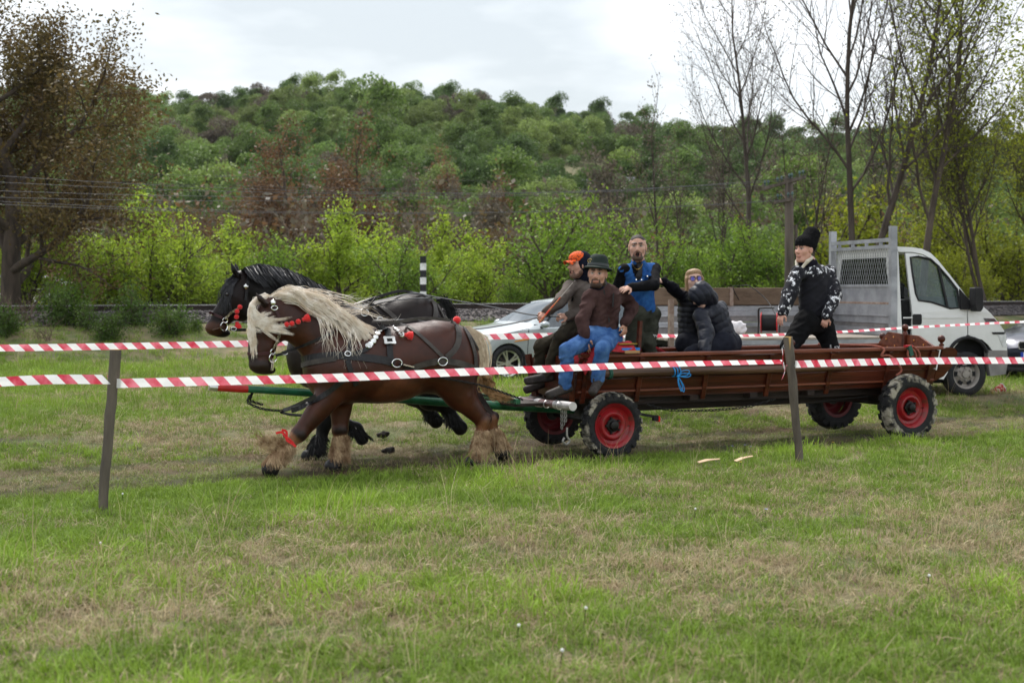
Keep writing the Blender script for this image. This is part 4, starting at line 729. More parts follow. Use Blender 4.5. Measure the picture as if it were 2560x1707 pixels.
def S_far(s, q):
    n = nv
    s.cap(q(835, 868), q(1000, 832), .38, .40, .1, 0, n, .85); s.ell(q(1040, 832), (.36, .425, .31), (nu, (0, 0, 1), nv), .1, 0); s.ell(q(785, 885), (.29, .36, .27), (nu, (0, 0, 1), nv), .1, 0)
    for d in (-.17, .17): s.ell(q(1060, 860, d), (.26, .38, .16), (nu, (0, 0, 1), nv), .08, 0); s.ell(q(800, 900, d), (.19, .3, .12), (nu, (0, 0, 1), nv), .08, 0)
    s.chainc([q(850, 830), q(770, 790), q(695, 755), q(632, 722)], [.29, .27, .235, .165], .08, 2, n, .6)
    s.chainc([q(606, 705), q(590, 745), q(560, 785), q(541, 812)], [.125, .145, .105, .092], .04, 0, n, .64); s.ell(q(604, 772), (.12, .13, .085), (nu, (0, 0, 1), nv), .05, 8)
    s.ell(q(538, 820), (.10, .075, .085), (nu, (0, 0, 1), nv), .04, 1); s.ell(q(556, 832), (.08, .045, .06), (nu, (0, 0, 1), nv), .03, 2)
    for d in (-.06, .07): s.chainc([q(594, 690, d), q(587+d*60, 672, d*1.3), q(581+d*80, 654, d*1.4)], [.045, .036, .008], .02, 2, nu, .6)
    s.ell(q(522, 815, -.095), (.024, .03, .04), None, .01, 6, True); s.ell(q(571, 736, -.085), (.04, .028, .03), (nu, (0, 0, 1), nv), .02, 2)
    def leg(d, P, R_):
        s.chainc([q(*p, d) for p in P], R_, .04, 4, n, .85)
    leg(-.13, [(812, 960), (812, 1055), (802, 1098), (790, 1128), (772, 1142)], [.14, .08, .06, .068, .085]); leg(.13, [(835, 960), (832, 1046), (866, 1060), (890, 1070), (905, 1095)], [.13, .078, .06, .066, .075])
    leg(-.14, [(1075, 930), (1075, 995), (1112, 1012), (1135, 1052), (1150, 1068)], [.2, .13, .08, .075, .085]); leg(.14, [(1045, 930), (1035, 985), (1062, 1008), (1078, 1040), (1090, 1052)], [.2, .13, .08, .07, .08])
PALF = {0: (.009, .0045, .004), 1: (.055, .022, .011), 2: (.004, .003, .003), 3: (.01, .01, .01), 4: (.003, .003, .0035), 5: (.015, .008, .007), 6: (.003, .003, .003), 7: (.01, .008, .008), 8: (.006, .0035, .0035), 9: (.012, .006, .005)}
hf, bvf = make_horse('near-black draught horse with dark mane, farther of the trotting pair', .52, S_far, 1, 0, PALF, None)
meye = mat('horse_eye', (.006, .004, .004), .05, spec=.8)
MB().ball(pv(646, 806, -.55-.115), .022, 10).done('eye', meye, hn, True); MB().ball(pv(567, 735, .52-.115), .022, 10).done('eye', meye, hf, True)
# ---- hair
def hair_near():
    r = random.Random(8); S = []
    crest = catmull([(676, 742), (705, 730), (755, 752), (805, 778), (855, 802), (905, 815)], 8)if False else None
    C = [(672, 745), (700, 733), (750, 752), (800, 777), (850, 800), (900, 815)]
    def cr(t): i = min(int(t*5), 4); f = t*5-i; return (C[i][0]*(1-f)+C[i+1][0]*f, C[i][1]*(1-f)+C[i+1][1]*f)
    for k in range(150):                            # locks: a guide curve and the hairs that follow it
        t = (k+r.random())/150; x, y = cr(t*.93); ln = r.uniform(110, 265)*(1-.42*t); an = R(19+24*t+r.gauss(0, 6)); dv = r.uniform(-.16, .05); lift = r.uniform(6, 34)*(1-.55*t); low = r.random()**1.2*(20+30*t); ph = r.uniform(0, 6.28); G_ = []
        for j in range(8):
            f = j/7; wv = math.sin(ph+f*9)*7*f; px = x+ln*f*math.cos(an)-wv*.4; py = y+2-lift*math.sin(min(1, f*2.2)*1.57)*(1-f*.8)+low*f+ln*f*f*math.sin(an)*.9+wv; G_.append((px, py, -.55+dv*min(1, f*2.5)-.06*f))
        for h in range(34):
            o1, o2 = r.gauss(0, 1), r.gauss(0, 1); e = r.uniform(.75, 1.05); S.append([pv(px+o1*2.2*(1-.5*j/7), py+o2*(4.5 if j else 2)*(1-.75*(j/7)**2), v_+o1*.012) for j, (px, py, v_) in enumerate(G_[:8 if e > .85 else 7])])
    for i in range(34):                             # wild flying ends
        t = r.uniform(.1, .8); x, y = cr(t); S.append([pv(x, y, -.55), pv(x+60, y-16+r.gauss(0, 5), -.57), pv(x+130, y+6+r.gauss(0, 8), -.6), pv(x+r.uniform(150, 215), y-5+r.gauss(0, 22)+40*t, -.62)])
    for i in range(36):                            # locks hanging over the shoulder
        x, y = cr(r.uniform(.5, .95)); S.append([pv(x, y, -.6), pv(x+12, y+30, -.80), pv(x+20+r.gauss(0, 8), y+62, -.86), pv(x+r.uniform(-5, 45), y+r.uniform(75, 120), -.88)])
    o = strands(S, .0055, 14, 2, .005).done('mane', mman, hn)
    S = []
    for k in range(46):                             # forelock blown across the face, in locks
        a = r.random(); x0, y0 = 668+r.gauss(0, 7), 743+r.gauss(0, 4); d = -.55-r.uniform(.05, .12); ph = r.uniform(0, 6.28); fly = r.random() < .62
        e = (r.uniform(640, 735), r.uniform(775, 848)) if fly else (r.uniform(624, 645), r.uniform(830, 895)); m_ = (622+14*r.random(), 768+38*a)
        for h in range(26):
            o1, o2 = r.gauss(0, 2.2), r.gauss(0, 3.5); c = r.uniform(.8, 1.08); ex, ey = m_[0]+(e[0]-m_[0])*c, m_[1]+(e[1]-m_[1])*c
            S.append([pv(x0+o1, y0+o2*.6, -.56), pv(640-8*a+o1, 750+8*a+o2, d+.02), pv(m_[0]+o1, m_[1]+o2, d-.02), pv((m_[0]+ex)/2+o1*.7-3+4*math.sin(ph), (m_[1]+ey)/2+(9 if fly else 0)+o2*.7, -.695), pv(ex+o1*.4, ey+o2*.5+5*math.sin(ph+2), -.70)])
    strands(S, .0052, 10, 3, .006).done('forelock', mman, hn)
    S = []
    for i in range(420):
        a = r.gauss(0, 1); t = r.random(); S.append([pv(1166+a*3, 815+6*t, -.55), pv(1188+a*6+10*t, 842, -.6), pv(1203+a*6+6*t, 885, -.62), pv(1208+a*5, 925, -.62), pv(1216+a*4, 945, -.61)])
    strands(S, .012, 9, 4, .01).done('tail', mat('cream_tail_hair', (.55, .43, .30), .5, c2=(.72, .62, .48), scale=20), hn)
    S = [[pv(1212+r.gauss(0, 8), 936+r.gauss(0, 5), -.61), pv(1214+r.gauss(0, 9), 958, -.62), pv(1226+r.gauss(0, 9), 978, -.62), pv(1250+r.gauss(0, 11), 990+r.gauss(0, 5), -.62), pv(1262+r.gauss(0, 12), 995+r.gauss(0, 6), -.62)] for i in range(260)]
    strands(S, .012, 9, 5, .01).done('tail_end', mtail, hn)
    MB().ball(pv(1214, 941, -.615), .042, 12, (1, 1, .8)).done('tail_knot', mtail, hn, True)
    def feather(cx, cy, hx, hy, d, n, fl, bx):
        S = []; c = np.array(pv(cx, cy, d)); e = np.array(pv(hx, hy, d))
        for i in range(n):
            t = r.random(); p = c+(e-c)*t; a = r.uniform(0, 6.28); ra = .062+.02*t; off = np.array(nu)*math.cos(a)*ra+nv*math.sin(a)*ra; l = r.uniform(.045, .10); back = nu*l*bx*r.uniform(.2, 1); dn = np.array((0, 0, -1))*l
            S.append([Vector(p+off*.85), Vector(p+off*1.15+dn*.4+back*.4+off*fl*.3), Vector(p+off*(1.2+fl)+dn+back)])
        return S
    S = feather(716, 1106, 680, 1150, -.70, 1900, .18, .3)+feather(850, 1082, 842, 1142, -.42, 1300, .10, .6)+feather(1204, 1072, 1190, 1138, -.70, 1600, .14, .5)+feather(1232, 1068, 1248, 1114, -.42, 1100, .12, .8)
    for i in range(260): x = r.gauss(0, 14); S.append([pv(700+x, 1118+r.gauss(0, 8), -.74), pv(690+x*1.3-8, 1105+r.gauss(0, 10), -.76), pv(676+x*1.5-14*r.random(), 1098+r.gauss(0, 14), -.76)])
    strands([p for p in S], .006, 6, 6, .008).done('feather', mfeat, hn)
    # far horse: short dark mane, black feathers and tail
    S = []; C2 = [(600, 678), (632, 668), (697, 680), (757, 706), (820, 742)]
    for i in range(1000):
        t = r.random(); k = min(int(t*4), 3); f = t*4-k; x = C2[k][0]*(1-f)+C2[k+1][0]*f; y = C2[k][1]*(1-f)+C2[k+1][1]*f; l = r.uniform(20, 62); dv = -.15*r.random()-.03
        S.append([pv(x, y+4, .52), pv(x+l*.35, y-5-5*r.random(), .52+dv*.6), pv(x+l*.75, y+l*.35, .52+dv-.05), pv(x+l*1.1, y+l*.75, .52+dv-.1)])
    for i in range(220): S.append([pv(600+r.gauss(0, 6), 682, .5), pv(580+r.gauss(0, 6), 700, .42), pv(566+r.gauss(0, 7), 730, .40), pv(560+r.gauss(0, 9), 765+20*r.random(), .40)])
    strands(S, .011, 8, 7, .012).done('mane', mmanb, hf)
    S = [[pv(1108+r.gauss(0, 8), 752+r.gauss(0, 6), .52), pv(1125+r.gauss(0, 6), 775, .5), pv(1132+r.gauss(0, 7), 815, .5), pv(1128+r.gauss(0, 9), 880, .5)] for i in range(300)]
    S += feather(800, 1085, 782, 1130, .39, 420, .4, .3)+feather(880, 1062, 900, 1088, .65, 320, .5, .5)+feather(1120, 1025, 1142, 1060, .38, 320, .3, .5)+feather(1070, 1018, 1085, 1045, .66, 260, .3, .5)
    strands(S, .008, 6, 8, .008).done('tail_and_feather', mblkh, hf)
hair_near()
# ---- harness: every strap is laid on the body it lies on
def on(bv, px, py, off, fb):
    h = ray_at(bv, px, py)
    if h[0] is None: return pv(px, py, fb), Vector((SA, -CA, 0))
    n = h[1] if h[1].y < 0 else -h[1]; return h[0]+n*off, n
def strap(name, bv, pts, w, m, par, fb, th=.008, off=.012, k=5):
    P, N = [], []; Q = catmull([Vector((x, y, 0)) for x, y in pts], k)
    for q in Q:
        p, n = on(bv, q.x, q.y, off, fb); P.append(p); N.append(n)
    for _ in range(2): P = [P[0]]+[(P[i-1]+2*P[i]+P[i+1])/4 for i in range(1, len(P)-1)]+[P[-1]]; N = [N[0]]+[(N[i-1]+N[i]+N[i+1]).normalized() for i in range(1, len(N)-1)]+[N[-1]]
    return MB().ribbon(P, w, N, th).done(name, m, par)
def ringm(mb, c, r, w, n, k=14, t=.006):
    _, a, b = frame(n); mb.tube([c+(a*math.cos(x)+b*math.sin(x)*w)*r for x in np.linspace(0, 6.283, k, endpoint=False)], t, 5, closed=True)
har = thing('harness', 'black leather breast harness with silver discs on the chestnut horse', 'harness', pv(900, 1000, -.9)); F1 = -.86
for nm, pts, w, m in (('breast_strap', [(757, 900), (785, 894), (840, 888), (900, 893), (962, 900), (985, 908)], .075, mleather), ('breast_pad', [(757, 912), (785, 905), (840, 896)], .05, mleath2), ('shoulder_strap', [(868, 888), (873, 865), (878, 840), (890, 820)], .04, mleather), ('collar_strap', [(867, 888), (890, 883), (912, 876), (922, 868)], .04, mleather), ('girth', [(952, 812), (966, 822), (972, 850), (974, 880), (977, 905)], .06, mleather), ('lower_girth', [(868, 900), (874, 920), (884, 945), (890, 962)], .05, mleather), ('belly_strap', [(862, 945), (830, 972), (790, 1000), (745, 1020), (728, 1025)], .05, mleather), ('loin_strap', [(985, 812), (1010, 812), (1040, 832), (1075, 862), (1107, 893)], .036, mleath2), ('hip_strap', [(1128, 800), (1144, 822), (1146, 850), (1135, 875), (1115, 893)], .058, mleath2), ('breeching', [(1010, 930), (1050, 912), (1100, 902), (1150, 908), (1190, 922), (1200, 926)], .06, mleath2), ('rump_strap', [(1160, 820), (1175, 850), (1186, 885), (1188, 915)], .05, mleath2), ('back_strap', [(955, 806), (985, 806), (1030, 798), (1075, 795), (1125, 800)], .03, mleath2), ('rein_strap', [(705, 882), (760, 862), (800, 845), (835, 830)], .026, mleather), ('hip_drop_strap', [(1162, 822), (1180, 848), (1194, 875)], .03, mleath2)):
    strap(nm, bvn, pts, w, m, har, F1, off=.016 if nm == 'breast_pad' else .012)
b = MB().lathe([(0, .09), (.02, .085), (.035, .05)], pv(952, 806, -.60), (0, 0, 1), 14); b.done('saddle_pad', mleath2, har, True)
b = MB(); ringm(b, pv(950, 800, -.60), .03, 1, (SA, -CA, 0)); b.done('terret_ring', mchrome, har, True)
b = MB()
for x, y, r_ in ((867, 886, .03), (990, 907, .05), (1104, 903, .05), (922, 868, .022)): c, n = on(bvn, x, y, .03, F1); ringm(b, c, r_, .8, n)
b.done('ring', mchrome, har, True)
c, n = on(bvn, 972, 855, .028, F1); d_, a_, b_ = frame(n); b = MB().prism([c+a_*x+b_*z for x, z in ((-.06, -.035), (-.05, -.045), (0, -.04), (.05, -.045), (.06, -.035), (.055, 0), (.06, .035), (.05, .045), (0, .04), (-.05, .045), (-.06, .035), (-.055, 0))], n*.012, [[c+a_*x+b_*z for x, z in ((-.028, -.02), (.028, -.02), (.028, .02), (-.028, .02))]]); b.done('buckle', mat('silver_plate', (.8, .8, .78), .3, .7), har)
for x, y in ((949, 828), (944, 836), (939, 846), (933, 855), (925, 862), (919, 866), (986, 820), (990, 825), (995, 830), (1000, 838)):
    c, n = on(bvn, x, y, .022, F1); MB().lathe([(-.004, .03 if x < 960 else .018), (.004, .026 if x < 960 else .016), (.006, .001)], c, n, 14).done('silver_disc', mchrome, har, True)
c, n = on(bvn, 1002, 841, .03, F1); d_, a_, b_ = frame(n); b = MB().tube([c+a_*.026*math.cos(w)+b_*.026*math.sin(w) for w in np.linspace(.9, 5.4, 12)], [.003+.009*math.sin(math.pi*i/11) for i in range(12)], 6); b.done('crescent_charm', mchrome, har, True)
def tassel(name, p, d, l, r0, r1, par, m=None):
    d = Vector(d).normalized(); return MB().lathe([(0, .004), (l*.12, r0), (l*.25, r0*.8), (l*.6, r1*.9), (l, r1), (l, .002)], p, d, 12).done(name, m or mred_, par, True)
c, n = on(bvn, 1008, 842, .035, F1); tassel('tassel', c, L(1, 0, -.15)-L(0, 0), .085, .02, .045, har); 
p = pv(1142, 800, -.56); MB().ball(p, .042, 12).done('pompom', mred_, har, True)
# trace chain and coupling chains
b = MB(); c0, n0 = on(bvn, 995, 908, .03, F1); chain(b, [c0, on(bvn, 1040, 925, .03, F1)[0], on(bvn, 1110, 942, .03, F1)[0], pv(1200, 962, -.88), pv(1270, 985, -.75), pv(1310, 1000, -.62)], .032, .006); b.done('trace_chain', mblk, har)
b = MB(); chain(b, [pv(1195, 985, -.4), pv(1230, 990, -.4), pv(1300, 1000, -.35)], .032, .006); b.done('trace_chain', mblk, har)
b = MB(); c, n = on(bvn, 992, 907, .035, F1); d2 = L(1, 0, -.25)-L(0, 0); b.beam(c+d2*.05, c+d2*.16, .012, .04, n); b.done('snap_hook', mchrome, har)
b = MB(); chain(b, [L(-3.68, 0, .73), pv(620, 1005, -.1), pv(660, 1022, -.2), pv(706, 1026, -.3)], .034, .007); b.done('pole_chain', mblk, har)
b = MB(); chain(b, [L(-3.66, .02, .73), pv(625, 1000, .0), pv(660, 1012, .1)], .034, .007); b.done('pole_chain', mblk, har)
MB().ribbon(catmull([pv(706, 1026, -.3), pv(740, 1014, -.55), pv(790, 990, -.86)], 5), .045, (SA, -CA, .3), .008).done('pole_strap', mleather, har); MB().ribbon(catmull([pv(700, 1030, -.3), pv(730, 1036, -.3), pv(770, 1036, -.4), pv(800, 1022, -.5)], 5), .035, (0, -.5, 1), .008).done('pole_strap', mleather, har)
# bridle of the chestnut horse
br = thing('bridle', 'bridle of chain and maroon leather on the chestnut horse head', 'bridle', pv(660, 860, -.7)); F2 = -.68
strap('noseband', bvn, [(622, 883), (640, 884), (660, 882), (676, 880)], .028, mbrl, br, F2, off=.014); strap('cheek_strap', bvn, [(684, 762), (694, 785), (706, 806)], .022, mbrl, br, F2)
P = [on(bvn, x, y, .02, F2)[0] for x, y in ((704, 806), (700, 822), (695, 842), (686, 860), (678, 872))]; b = MB(); chain(b, P, .03, .0065); b.done('cheek_chain', mbrass, br)
b = MB(); c, n = on(bvn, 678, 893, .025, F2); ringm(b, c, .045, 1, n); c, n = on(bvn, 679, 878, .02, F2); ringm(b, c, .026, 1, n, 8); c, n = on(bvn, 712, 882, .02, F2); ringm(b, c, .028, .6, n); c, n = on(bvn, 685, 770, .03, F2); ringm(b, c, .03, .7, n, 8); b.done('bit_ring', mchrome, br, True)
c, n = on(bvn, 676, 896, .03, F2); b = MB(); b.beam(c, c+Vector((-.012, 0, -.11)), .012, .006, n); b.beam(c+Vector((.018, 0, -.005)), c+Vector((.004, 0, -.11)), .012, .006, n); b.done('bit_shank', mchrome, br)
for x, y, r_ in ((682, 758, .032), (642, 883, .012)): c, n = on(bvn, x, y, .02, F2); MB().ball(c, r_, 10).done('rosette', mchrome, br, True)
strap('jaw_strap', bvn, [(690, 888), (705, 884), (720, 878)], .028, mleather, br, F2)
b = MB()
for x, y in ((717, 809), (730, 807), (744, 803)): b = MB(); c, n = on(bvn, x, y, .035, F2); b.ball(c, .027, 10); b.done('wool_ball', mred_, br, True)
c, n = on(bvn, 752, 800, .04, F2); tassel('tassel', c, L(1, 0, .35)-L(0, 0), .075, .022, .042, br)
# bridle of the dark horse
b2 = thing('bridle', 'bridle with red wool balls on the near-black horse head', 'bridle', pv(580, 770, .4)); F3 = .38
strap('noseband', bvf, [(523, 780), (540, 787), (556, 794)], .026, mbrl, b2, F3, off=.014); strap('crown_strap', bvf, [(622, 680), (620, 700), (616, 728), (612, 750)], .03, mleather, b2, F3); strap('jaw_strap', bvf, [(575, 822), (590, 824), (615, 824)], .03, mleather, b2, F3)
P = [on(bvf, x, y, .02, F3)[0] for x, y in ((598, 768), (585, 775), (573, 784), (562, 796))]; b = MB(); chain(b, P, .03, .0065); b.done('cheek_chain', mbrass, b2)
b = MB(); c, n = on(bvf, 556, 816, .025, F3); ringm(b, c, .045, 1, n); c, n = on(bvf, 562, 799, .02, F3); ringm(b, c, .026, 1, n, 8); c, n = on(bvf, 584, 822, .02, F3); ringm(b, c, .028, .6, n); b.done('bit_ring', mchrome, b2, True)
c, n = on(bvf, 553, 816, .03, F3); MB().beam(c, c+(L(-.11, 0, -.035)-L(0, 0)), .012, .02, n).done('bit_shank', mchrome, b2)
c, n = on(bvf, 615, 716, .02, F3); MB().ball(c, .033, 10).done('rosette', mchrome, b2, True); c, n = on(bvf, 533, 787, .02, F3); MB().ball(c, .012, 8).done('rosette', mchrome, b2, True)
for x, y in ((598, 766), (592, 776), (590, 788)): c, n = on(bvf, x, y, .035, F3); MB().ball(c, .027, 10).done('wool_ball', mred_, b2, True)
c, n = on(bvf, 590, 796, .04, F3); tassel('tassel', c, L(.25, 0, -1)-L(0, 0), .075, .022, .04, b2)
h2 = thing('harness', 'grey-black strap harness over the back of the near-black horse', 'harness', pv(1000, 900, .2)); F4 = .24
for nm, pts, w, m in (('back_strap', [(905, 758), (950, 740), (1000, 727), (1030, 731), (1080, 745)], .03, mleather), ('loin_strap', [(912, 754), (945, 762), (970, 780), (992, 800)], .05, mleath2), ('girth', [(935, 745), (922, 765), (908, 790)], .055, mleath2), ('hip_strap', [(1081, 752), (1088, 775), (1086, 795)], .06, mleath2), ('rump_strap', [(1092, 762), (1102, 780), (1110, 798)], .035, mleath2)): strap(nm, bvf, pts, w, m, h2, F4)
b = MB(); ringm(b, pv(912, 782, .2), .04, .8, (0, -1, 0)); b.done('ring', mchrome, h2, True)
# red ribbon on the lead leg
rb = thing('leg_ribbon', 'red ribbon tied round the leading foreleg of the chestnut horse', 'ribbon', pv(714, 1095, -.78)); b = MB(); c, n = on(bvn, 726, 1098, .02, -.78)
for d in (((706, 1080), (690, 1082)), ((716, 1078), (704, 1074)), ((718, 1100), (730, 1108), (740, 1116))): b.ribbon(catmull([pv(716, 1094, -.79)]+[pv(x, y, -.79) for x, y in d], 4), [.022]*(4*len(d)+1), (SA, -CA, .1), .004)
b.done('bow', mred_, rb); b = MB(); ringm(b, pv(722, 1098, -.70), .072, 1, pv(700, 1137, -.7)-pv(748, 1083, -.7), 14, .009); b.done('band', mred_, rb)
# reins
def rein(label, P, bvh=None): return tag(MB().ribbon(catmull(P, 6), .026, (0, -.35, 1), .006).done('rein', mleather), label, 'rein', 'reins held by the driver')
HA, HB = pv(1356, 788, .05), pv(1398, 790, .0)
rein('upper rein running over the near-black horse back to the driver hands', [pv(885, 760, .35), pv(960, 736, .42), pv(1010, 727, .48), pv(1090, 742, .45), pv(1220, 765, .3), pv(1320, 785, .1), HA, HB])
rein('rein from the dark horse flank joining the upper rein above its rump', [pv(900, 775, .2), pv(960, 755, .2), pv(1030, 746, .22), pv(1100, 746, .4)])
rein('lower rein from behind the chestnut horse croup up to the driver hands', [pv(950, 800, -.5), pv(1040, 800, -.35), pv(1130, 818, -.25), pv(1190, 822, -.1), pv(1280, 808, 0), pv(1350, 793, .05), HB])
# ================================================================ PEOPLE
SK = (.46, .26, .19)
def skinmat(): return mat('skin', (.88, .86, .84), .5, c2=(1.08, 1.06, 1.04), scale=18, attr='Col', spec=.35, bump=.03, bscale=90)
def arr(v): return np.array(v, float)
def unit(v): v = arr(v); return v/np.linalg.norm(v)
def head(s, c, f, up, sc=1.08, mouth=0, beard=0, nose=1.):
    f = unit(f); up = arr(up); up = unit(up-f*(up@f)); r = np.cross(f, up); P = lambda x, y, z: arr(c)+(r*x+f*y+up*z)*sc; A = (r, f, up)
    E = lambda x, y, z, a, b, d, k=.02, cc=0, sub=False: s.ell(P(x, y, z), (a*sc, b*sc, d*sc), A, k*sc, cc, sub)
    E(0, -.012, .035, .080, .099, .083); E(0, .020, -.04, .067, .072, .082, .03); s.cap(P(-.022, .055, -.103), P(.022, .055, -.103), .026*sc, .026*sc, .025, 2 if beard else 0)
    s.cap(P(-.05, .0, -.06), P(-.025, .05, -.105), .024*sc, .022*sc, .025, 2 if beard else 0); s.cap(P(.05, .0, -.06), P(.025, .05, -.105), .024*sc, .022*sc, .025, 2 if beard else 0)
    s.cap(P(0, .082, .012), P(0, .108*nose, -.028), .010*sc, .0155*sc, .012, 0); s.cap(P(-.013, .09, -.034), P(.013, .09, -.034), .010*sc, .010*sc, .008, 0)
    for x in (-1, 1):
        s.cap(P(x*.012, .082, .030), P(x*.048, .068, .030), .012*sc, .010*sc, .015, 0); E(x*.042, .056, -.022, .026, .028, .026, .02)
        s.cap(P(x*.014, .0945, .034), P(x*.050, .078, .036), .0055*sc, .004*sc, .003, 3)
        E(x*.080, -.008, -.004, .011, .026, .036, .008); E(x*.031, .094, .012, .015, .012, .009, .008, 0, True)
        E(x*.031, .0765, .011, .0125, .0125, .0075, .003, 4); E(x*.031, .0868, .0108, .0062, .0040, .0066, .002, 5); s.cap(P(x*.019, .0885, .0215), P(x*.044, .083, .0205), .0046*sc, .004*sc, .004, 8)
    if beard:
        E(0, .078, -.052, .03, .016, .008, .008, 2); 
        for x in (-1, 1): s.cap(P(x*.028, .075, -.055), P(x*.03, .066, -.095), .010*sc, .012*sc, .012, 2); s.cap(P(x*.066, .0, -.02), P(x*.058, .018, -.07), .012*sc, .016*sc, .015, 2)
    s.cap(P(-.019, .086, -.064), P(.019, .086, -.064), .0075*sc, .0075*sc, .006, 1); s.cap(P(-.015, .086, -.074), P(.015, .086, -.074), .008*sc, .008*sc, .006, 1)
    if mouth: E(0, .1, -.074, .017*mouth, .034, .015*mouth, .004, 6, True)
    return P, A
def hand(s, w, d, n, side, curl=.5, sc=1.05, spread=.12, thumb=.6):
    """w wrist, d finger direction, n back-of-hand normal, side +1/-1: which way the thumb points"""
    d = unit(d); n = arr(n); n = unit(n-d*(n@d)); t = np.cross(d, n)*side; w = arr(w)
    pc = w+d*.05*sc; s.cap(w, w+d*.03*sc, .027*sc, .03*sc, .015, 0, n, .75); s.cap(w+d*.03*sc+t*.012*sc, w+d*.085*sc+t*.016*sc, .026*sc, .020*sc, .012, 0, n, .6); s.cap(w+d*.03*sc-t*.014*sc, w+d*.078*sc-t*.022*sc, .022*sc, .018*sc, .012, 0, n, .65)
    for i, (off, ln) in enumerate(((.030, .074), (.010, .082), (-.011, .076), (-.031, .060))):
        p = w+(d*(.086-.004*abs(i-1))+t*off)*sc; a = curl*.55; e = d+t*(off*spread*12)
        for j, fr in enumerate((.46, .31, .26)):
            a2 = a+curl*.75*j; dd = unit(e)*math.cos(a2)-n*math.sin(a2); q = p+dd*ln*fr*sc; s.cap(p, q, (.0095-.001*j)*sc, (.0088-.001*j)*sc, .004, 0); p = q
    p = w+(d*.028+t*.026)*sc; dd = unit(d*.65+t*.75-n*.25); q = p+dd*.042*sc; s.cap(p, q, .014*sc, .011*sc, .01, 0); dd = unit(d*(.9)+t*(.5-.6*thumb)-n*(.2+.6*thumb)); s.cap(q, q+dd*.034*sc, .011*sc, .009*sc, .006, 0)
def folds(V, Fq, amp, seed, ctr=()):
    n = normals(V, Fq); a = V[:, 0]*.8+V[:, 2]*.6; b = V[:, 2]*.8-V[:, 0]*.6; w = .6-np.abs(vn(a*6, V[:, 1]*6, b*20, seed))*1.8+.35*vn(V[:, 0]*14, V[:, 1]*14, V[:, 2]*26, seed+1)
    return V+n*(amp*w)[:, None]
def cloth(name, s, m, par, h=.0105, amp=.011, seed=1, col=None, label=None):
    V, Fq, cv = s.mesh(h, 2); V = folds(V, Fq, amp, seed); o = place(name, V, Fq, m, par, True, None if col is None else s.blur(np.array(col)[cv], 1))
    if label: o['label'] = label
    return o
def fabric(name, c, c2=None, rough=.9, scale=10, bump=.45, bscale=16, sheen=0, **k): return mat(name, c, rough, c2=c2, scale=scale, bump=bump, bscale=bscale, sheen=sheen, spec=.1, **k)
def person(label, J, face, up=(0, 0, 1), hs=1.08, mouth=0, beard=0, hands=(), skin=SK, neckr=.058, bc=(.14, .08, .06)):
    """body: one surface from crown to soles; J holds (px, py, v) joints"""
    G = {k: arr(pv(*q)) for k, q in J.items()}; s = SDF(); P, A = head(s, G['head'], face, up, hs, mouth, beard)
    s.cap(P(0, -.02, -.06), G['neck'], neckr, neckr*1.05, .03, 0); s.cap(G['neck'], G['chest'], .07, .10, .05, 7); s.cap(G['chest'], G['pelvis'], .115, .12, .05, 7)
    for q in 'LR':
        if 'S'+q in G: s.chainc([G['chest']*.6+G['S'+q]*.4, G['S'+q], G['E'+q], G['W'+q]], [.06, .05, .040, .028], .02, 7)
        if 'K'+q in G: s.chainc([G['H'+q], G['K'+q], G['A'+q]], [.08, .055, .04], .03, 7); s.cap(G['A'+q], G['T'+q], .035, .028, .02, 7)
    for q, d, n, side, curl, *rest in hands: hand(s, G['W'+q], d, n, side, curl, *rest)
    V, Fq, cv = s.mesh(.0062, 1); b = .55 if beard else 1
    pal = np.array([skin, (skin[0]*.78, skin[1]*.66, skin[2]*.66), bc, (.03, .02, .016), (.30, .27, .25), (.015, .010, .008), (.03, .008, .008), (.006, .006, .008), (skin[0]*.55, skin[1]*.5, skin[2]*.48)]); col = s.blur(pal[cv], 1)
    o = place('person', V, Fq, skinmat(), None, True, col); tag(o, label, 'person'); return o, G, P, A
def top(G, r=1., wid=1.5, dep=.118, sleeve=(.068, .060, .052), arms='LR', down=.0, neck=.07, stretch=None):
    s = SDF(); ax = unit(G['SR']-G['SL']) if 'SR' in G and 'SL' in G else unit(stretch); low = G['pelvis']+unit(G['pelvis']-G['chest'])*down
    s.cap(G['chest'], low, dep*r, dep*r*.9, .05, 0, ax, wid); 
    if 'SL' in G and 'SR' in G: s.cap(G['SL']-arr((0, 0, .02)), G['SR']-arr((0, 0, .02)), .066*r, .066*r, .05, 0); s.cap((G['SL']+G['SR'])/2, G['neck']-arr((0, 0, .015)), .08*r, neck*r, .05, 0)
    for q in arms: s.chainc([G['S'+q]-arr((0, 0, .01)), G['E'+q]], [.070*r, sleeve[0]*r], .035, 1); s.chainc([G['E'+q], G['W'+q]-unit(G['W'+q]-G['E'+q])*.005], [sleeve[0]*r, sleeve[2]*r], .02, 1)
    return s, ax
def trousers(G, th=.105, kn=.078, an=.062, hipw=.13):
    s = SDF(); s.cap(G['HL'], G['HR'], hipw, hipw, .05, 0); s.cap(G['pelvis'], G['pelvis']*.88+G['chest']*.12, .12, .112, .05, 0)
    for q in 'LR':
        if 'K'+q in G: s.cap(G['H'+q], G['K'+q], th*1.15, kn, .05, 0); s.cap(G['K'+q], G['A'+q], kn, an, .03, 0)
    return s
def shoe(G, q, sole=(0, 0, -1), r=.048):
    a, t = G['A'+q], G['T'+q]; s = SDF(); d = unit(t-a); up = unit(-arr(sole)); up = unit(up-d*(up@d)); s.cap(a+up*.02, a-d*.02, r*1.05, r, .03, 0); s.cap(a-d*.03-up*.02, t, r, r*.82, .03, 0, np.cross(d, up), 1.05); s.cap(a-d*.05-up*.055, t-up*.03+d*.01, .022, .022, .015, 1, np.cross(d, up), 2.0); return s
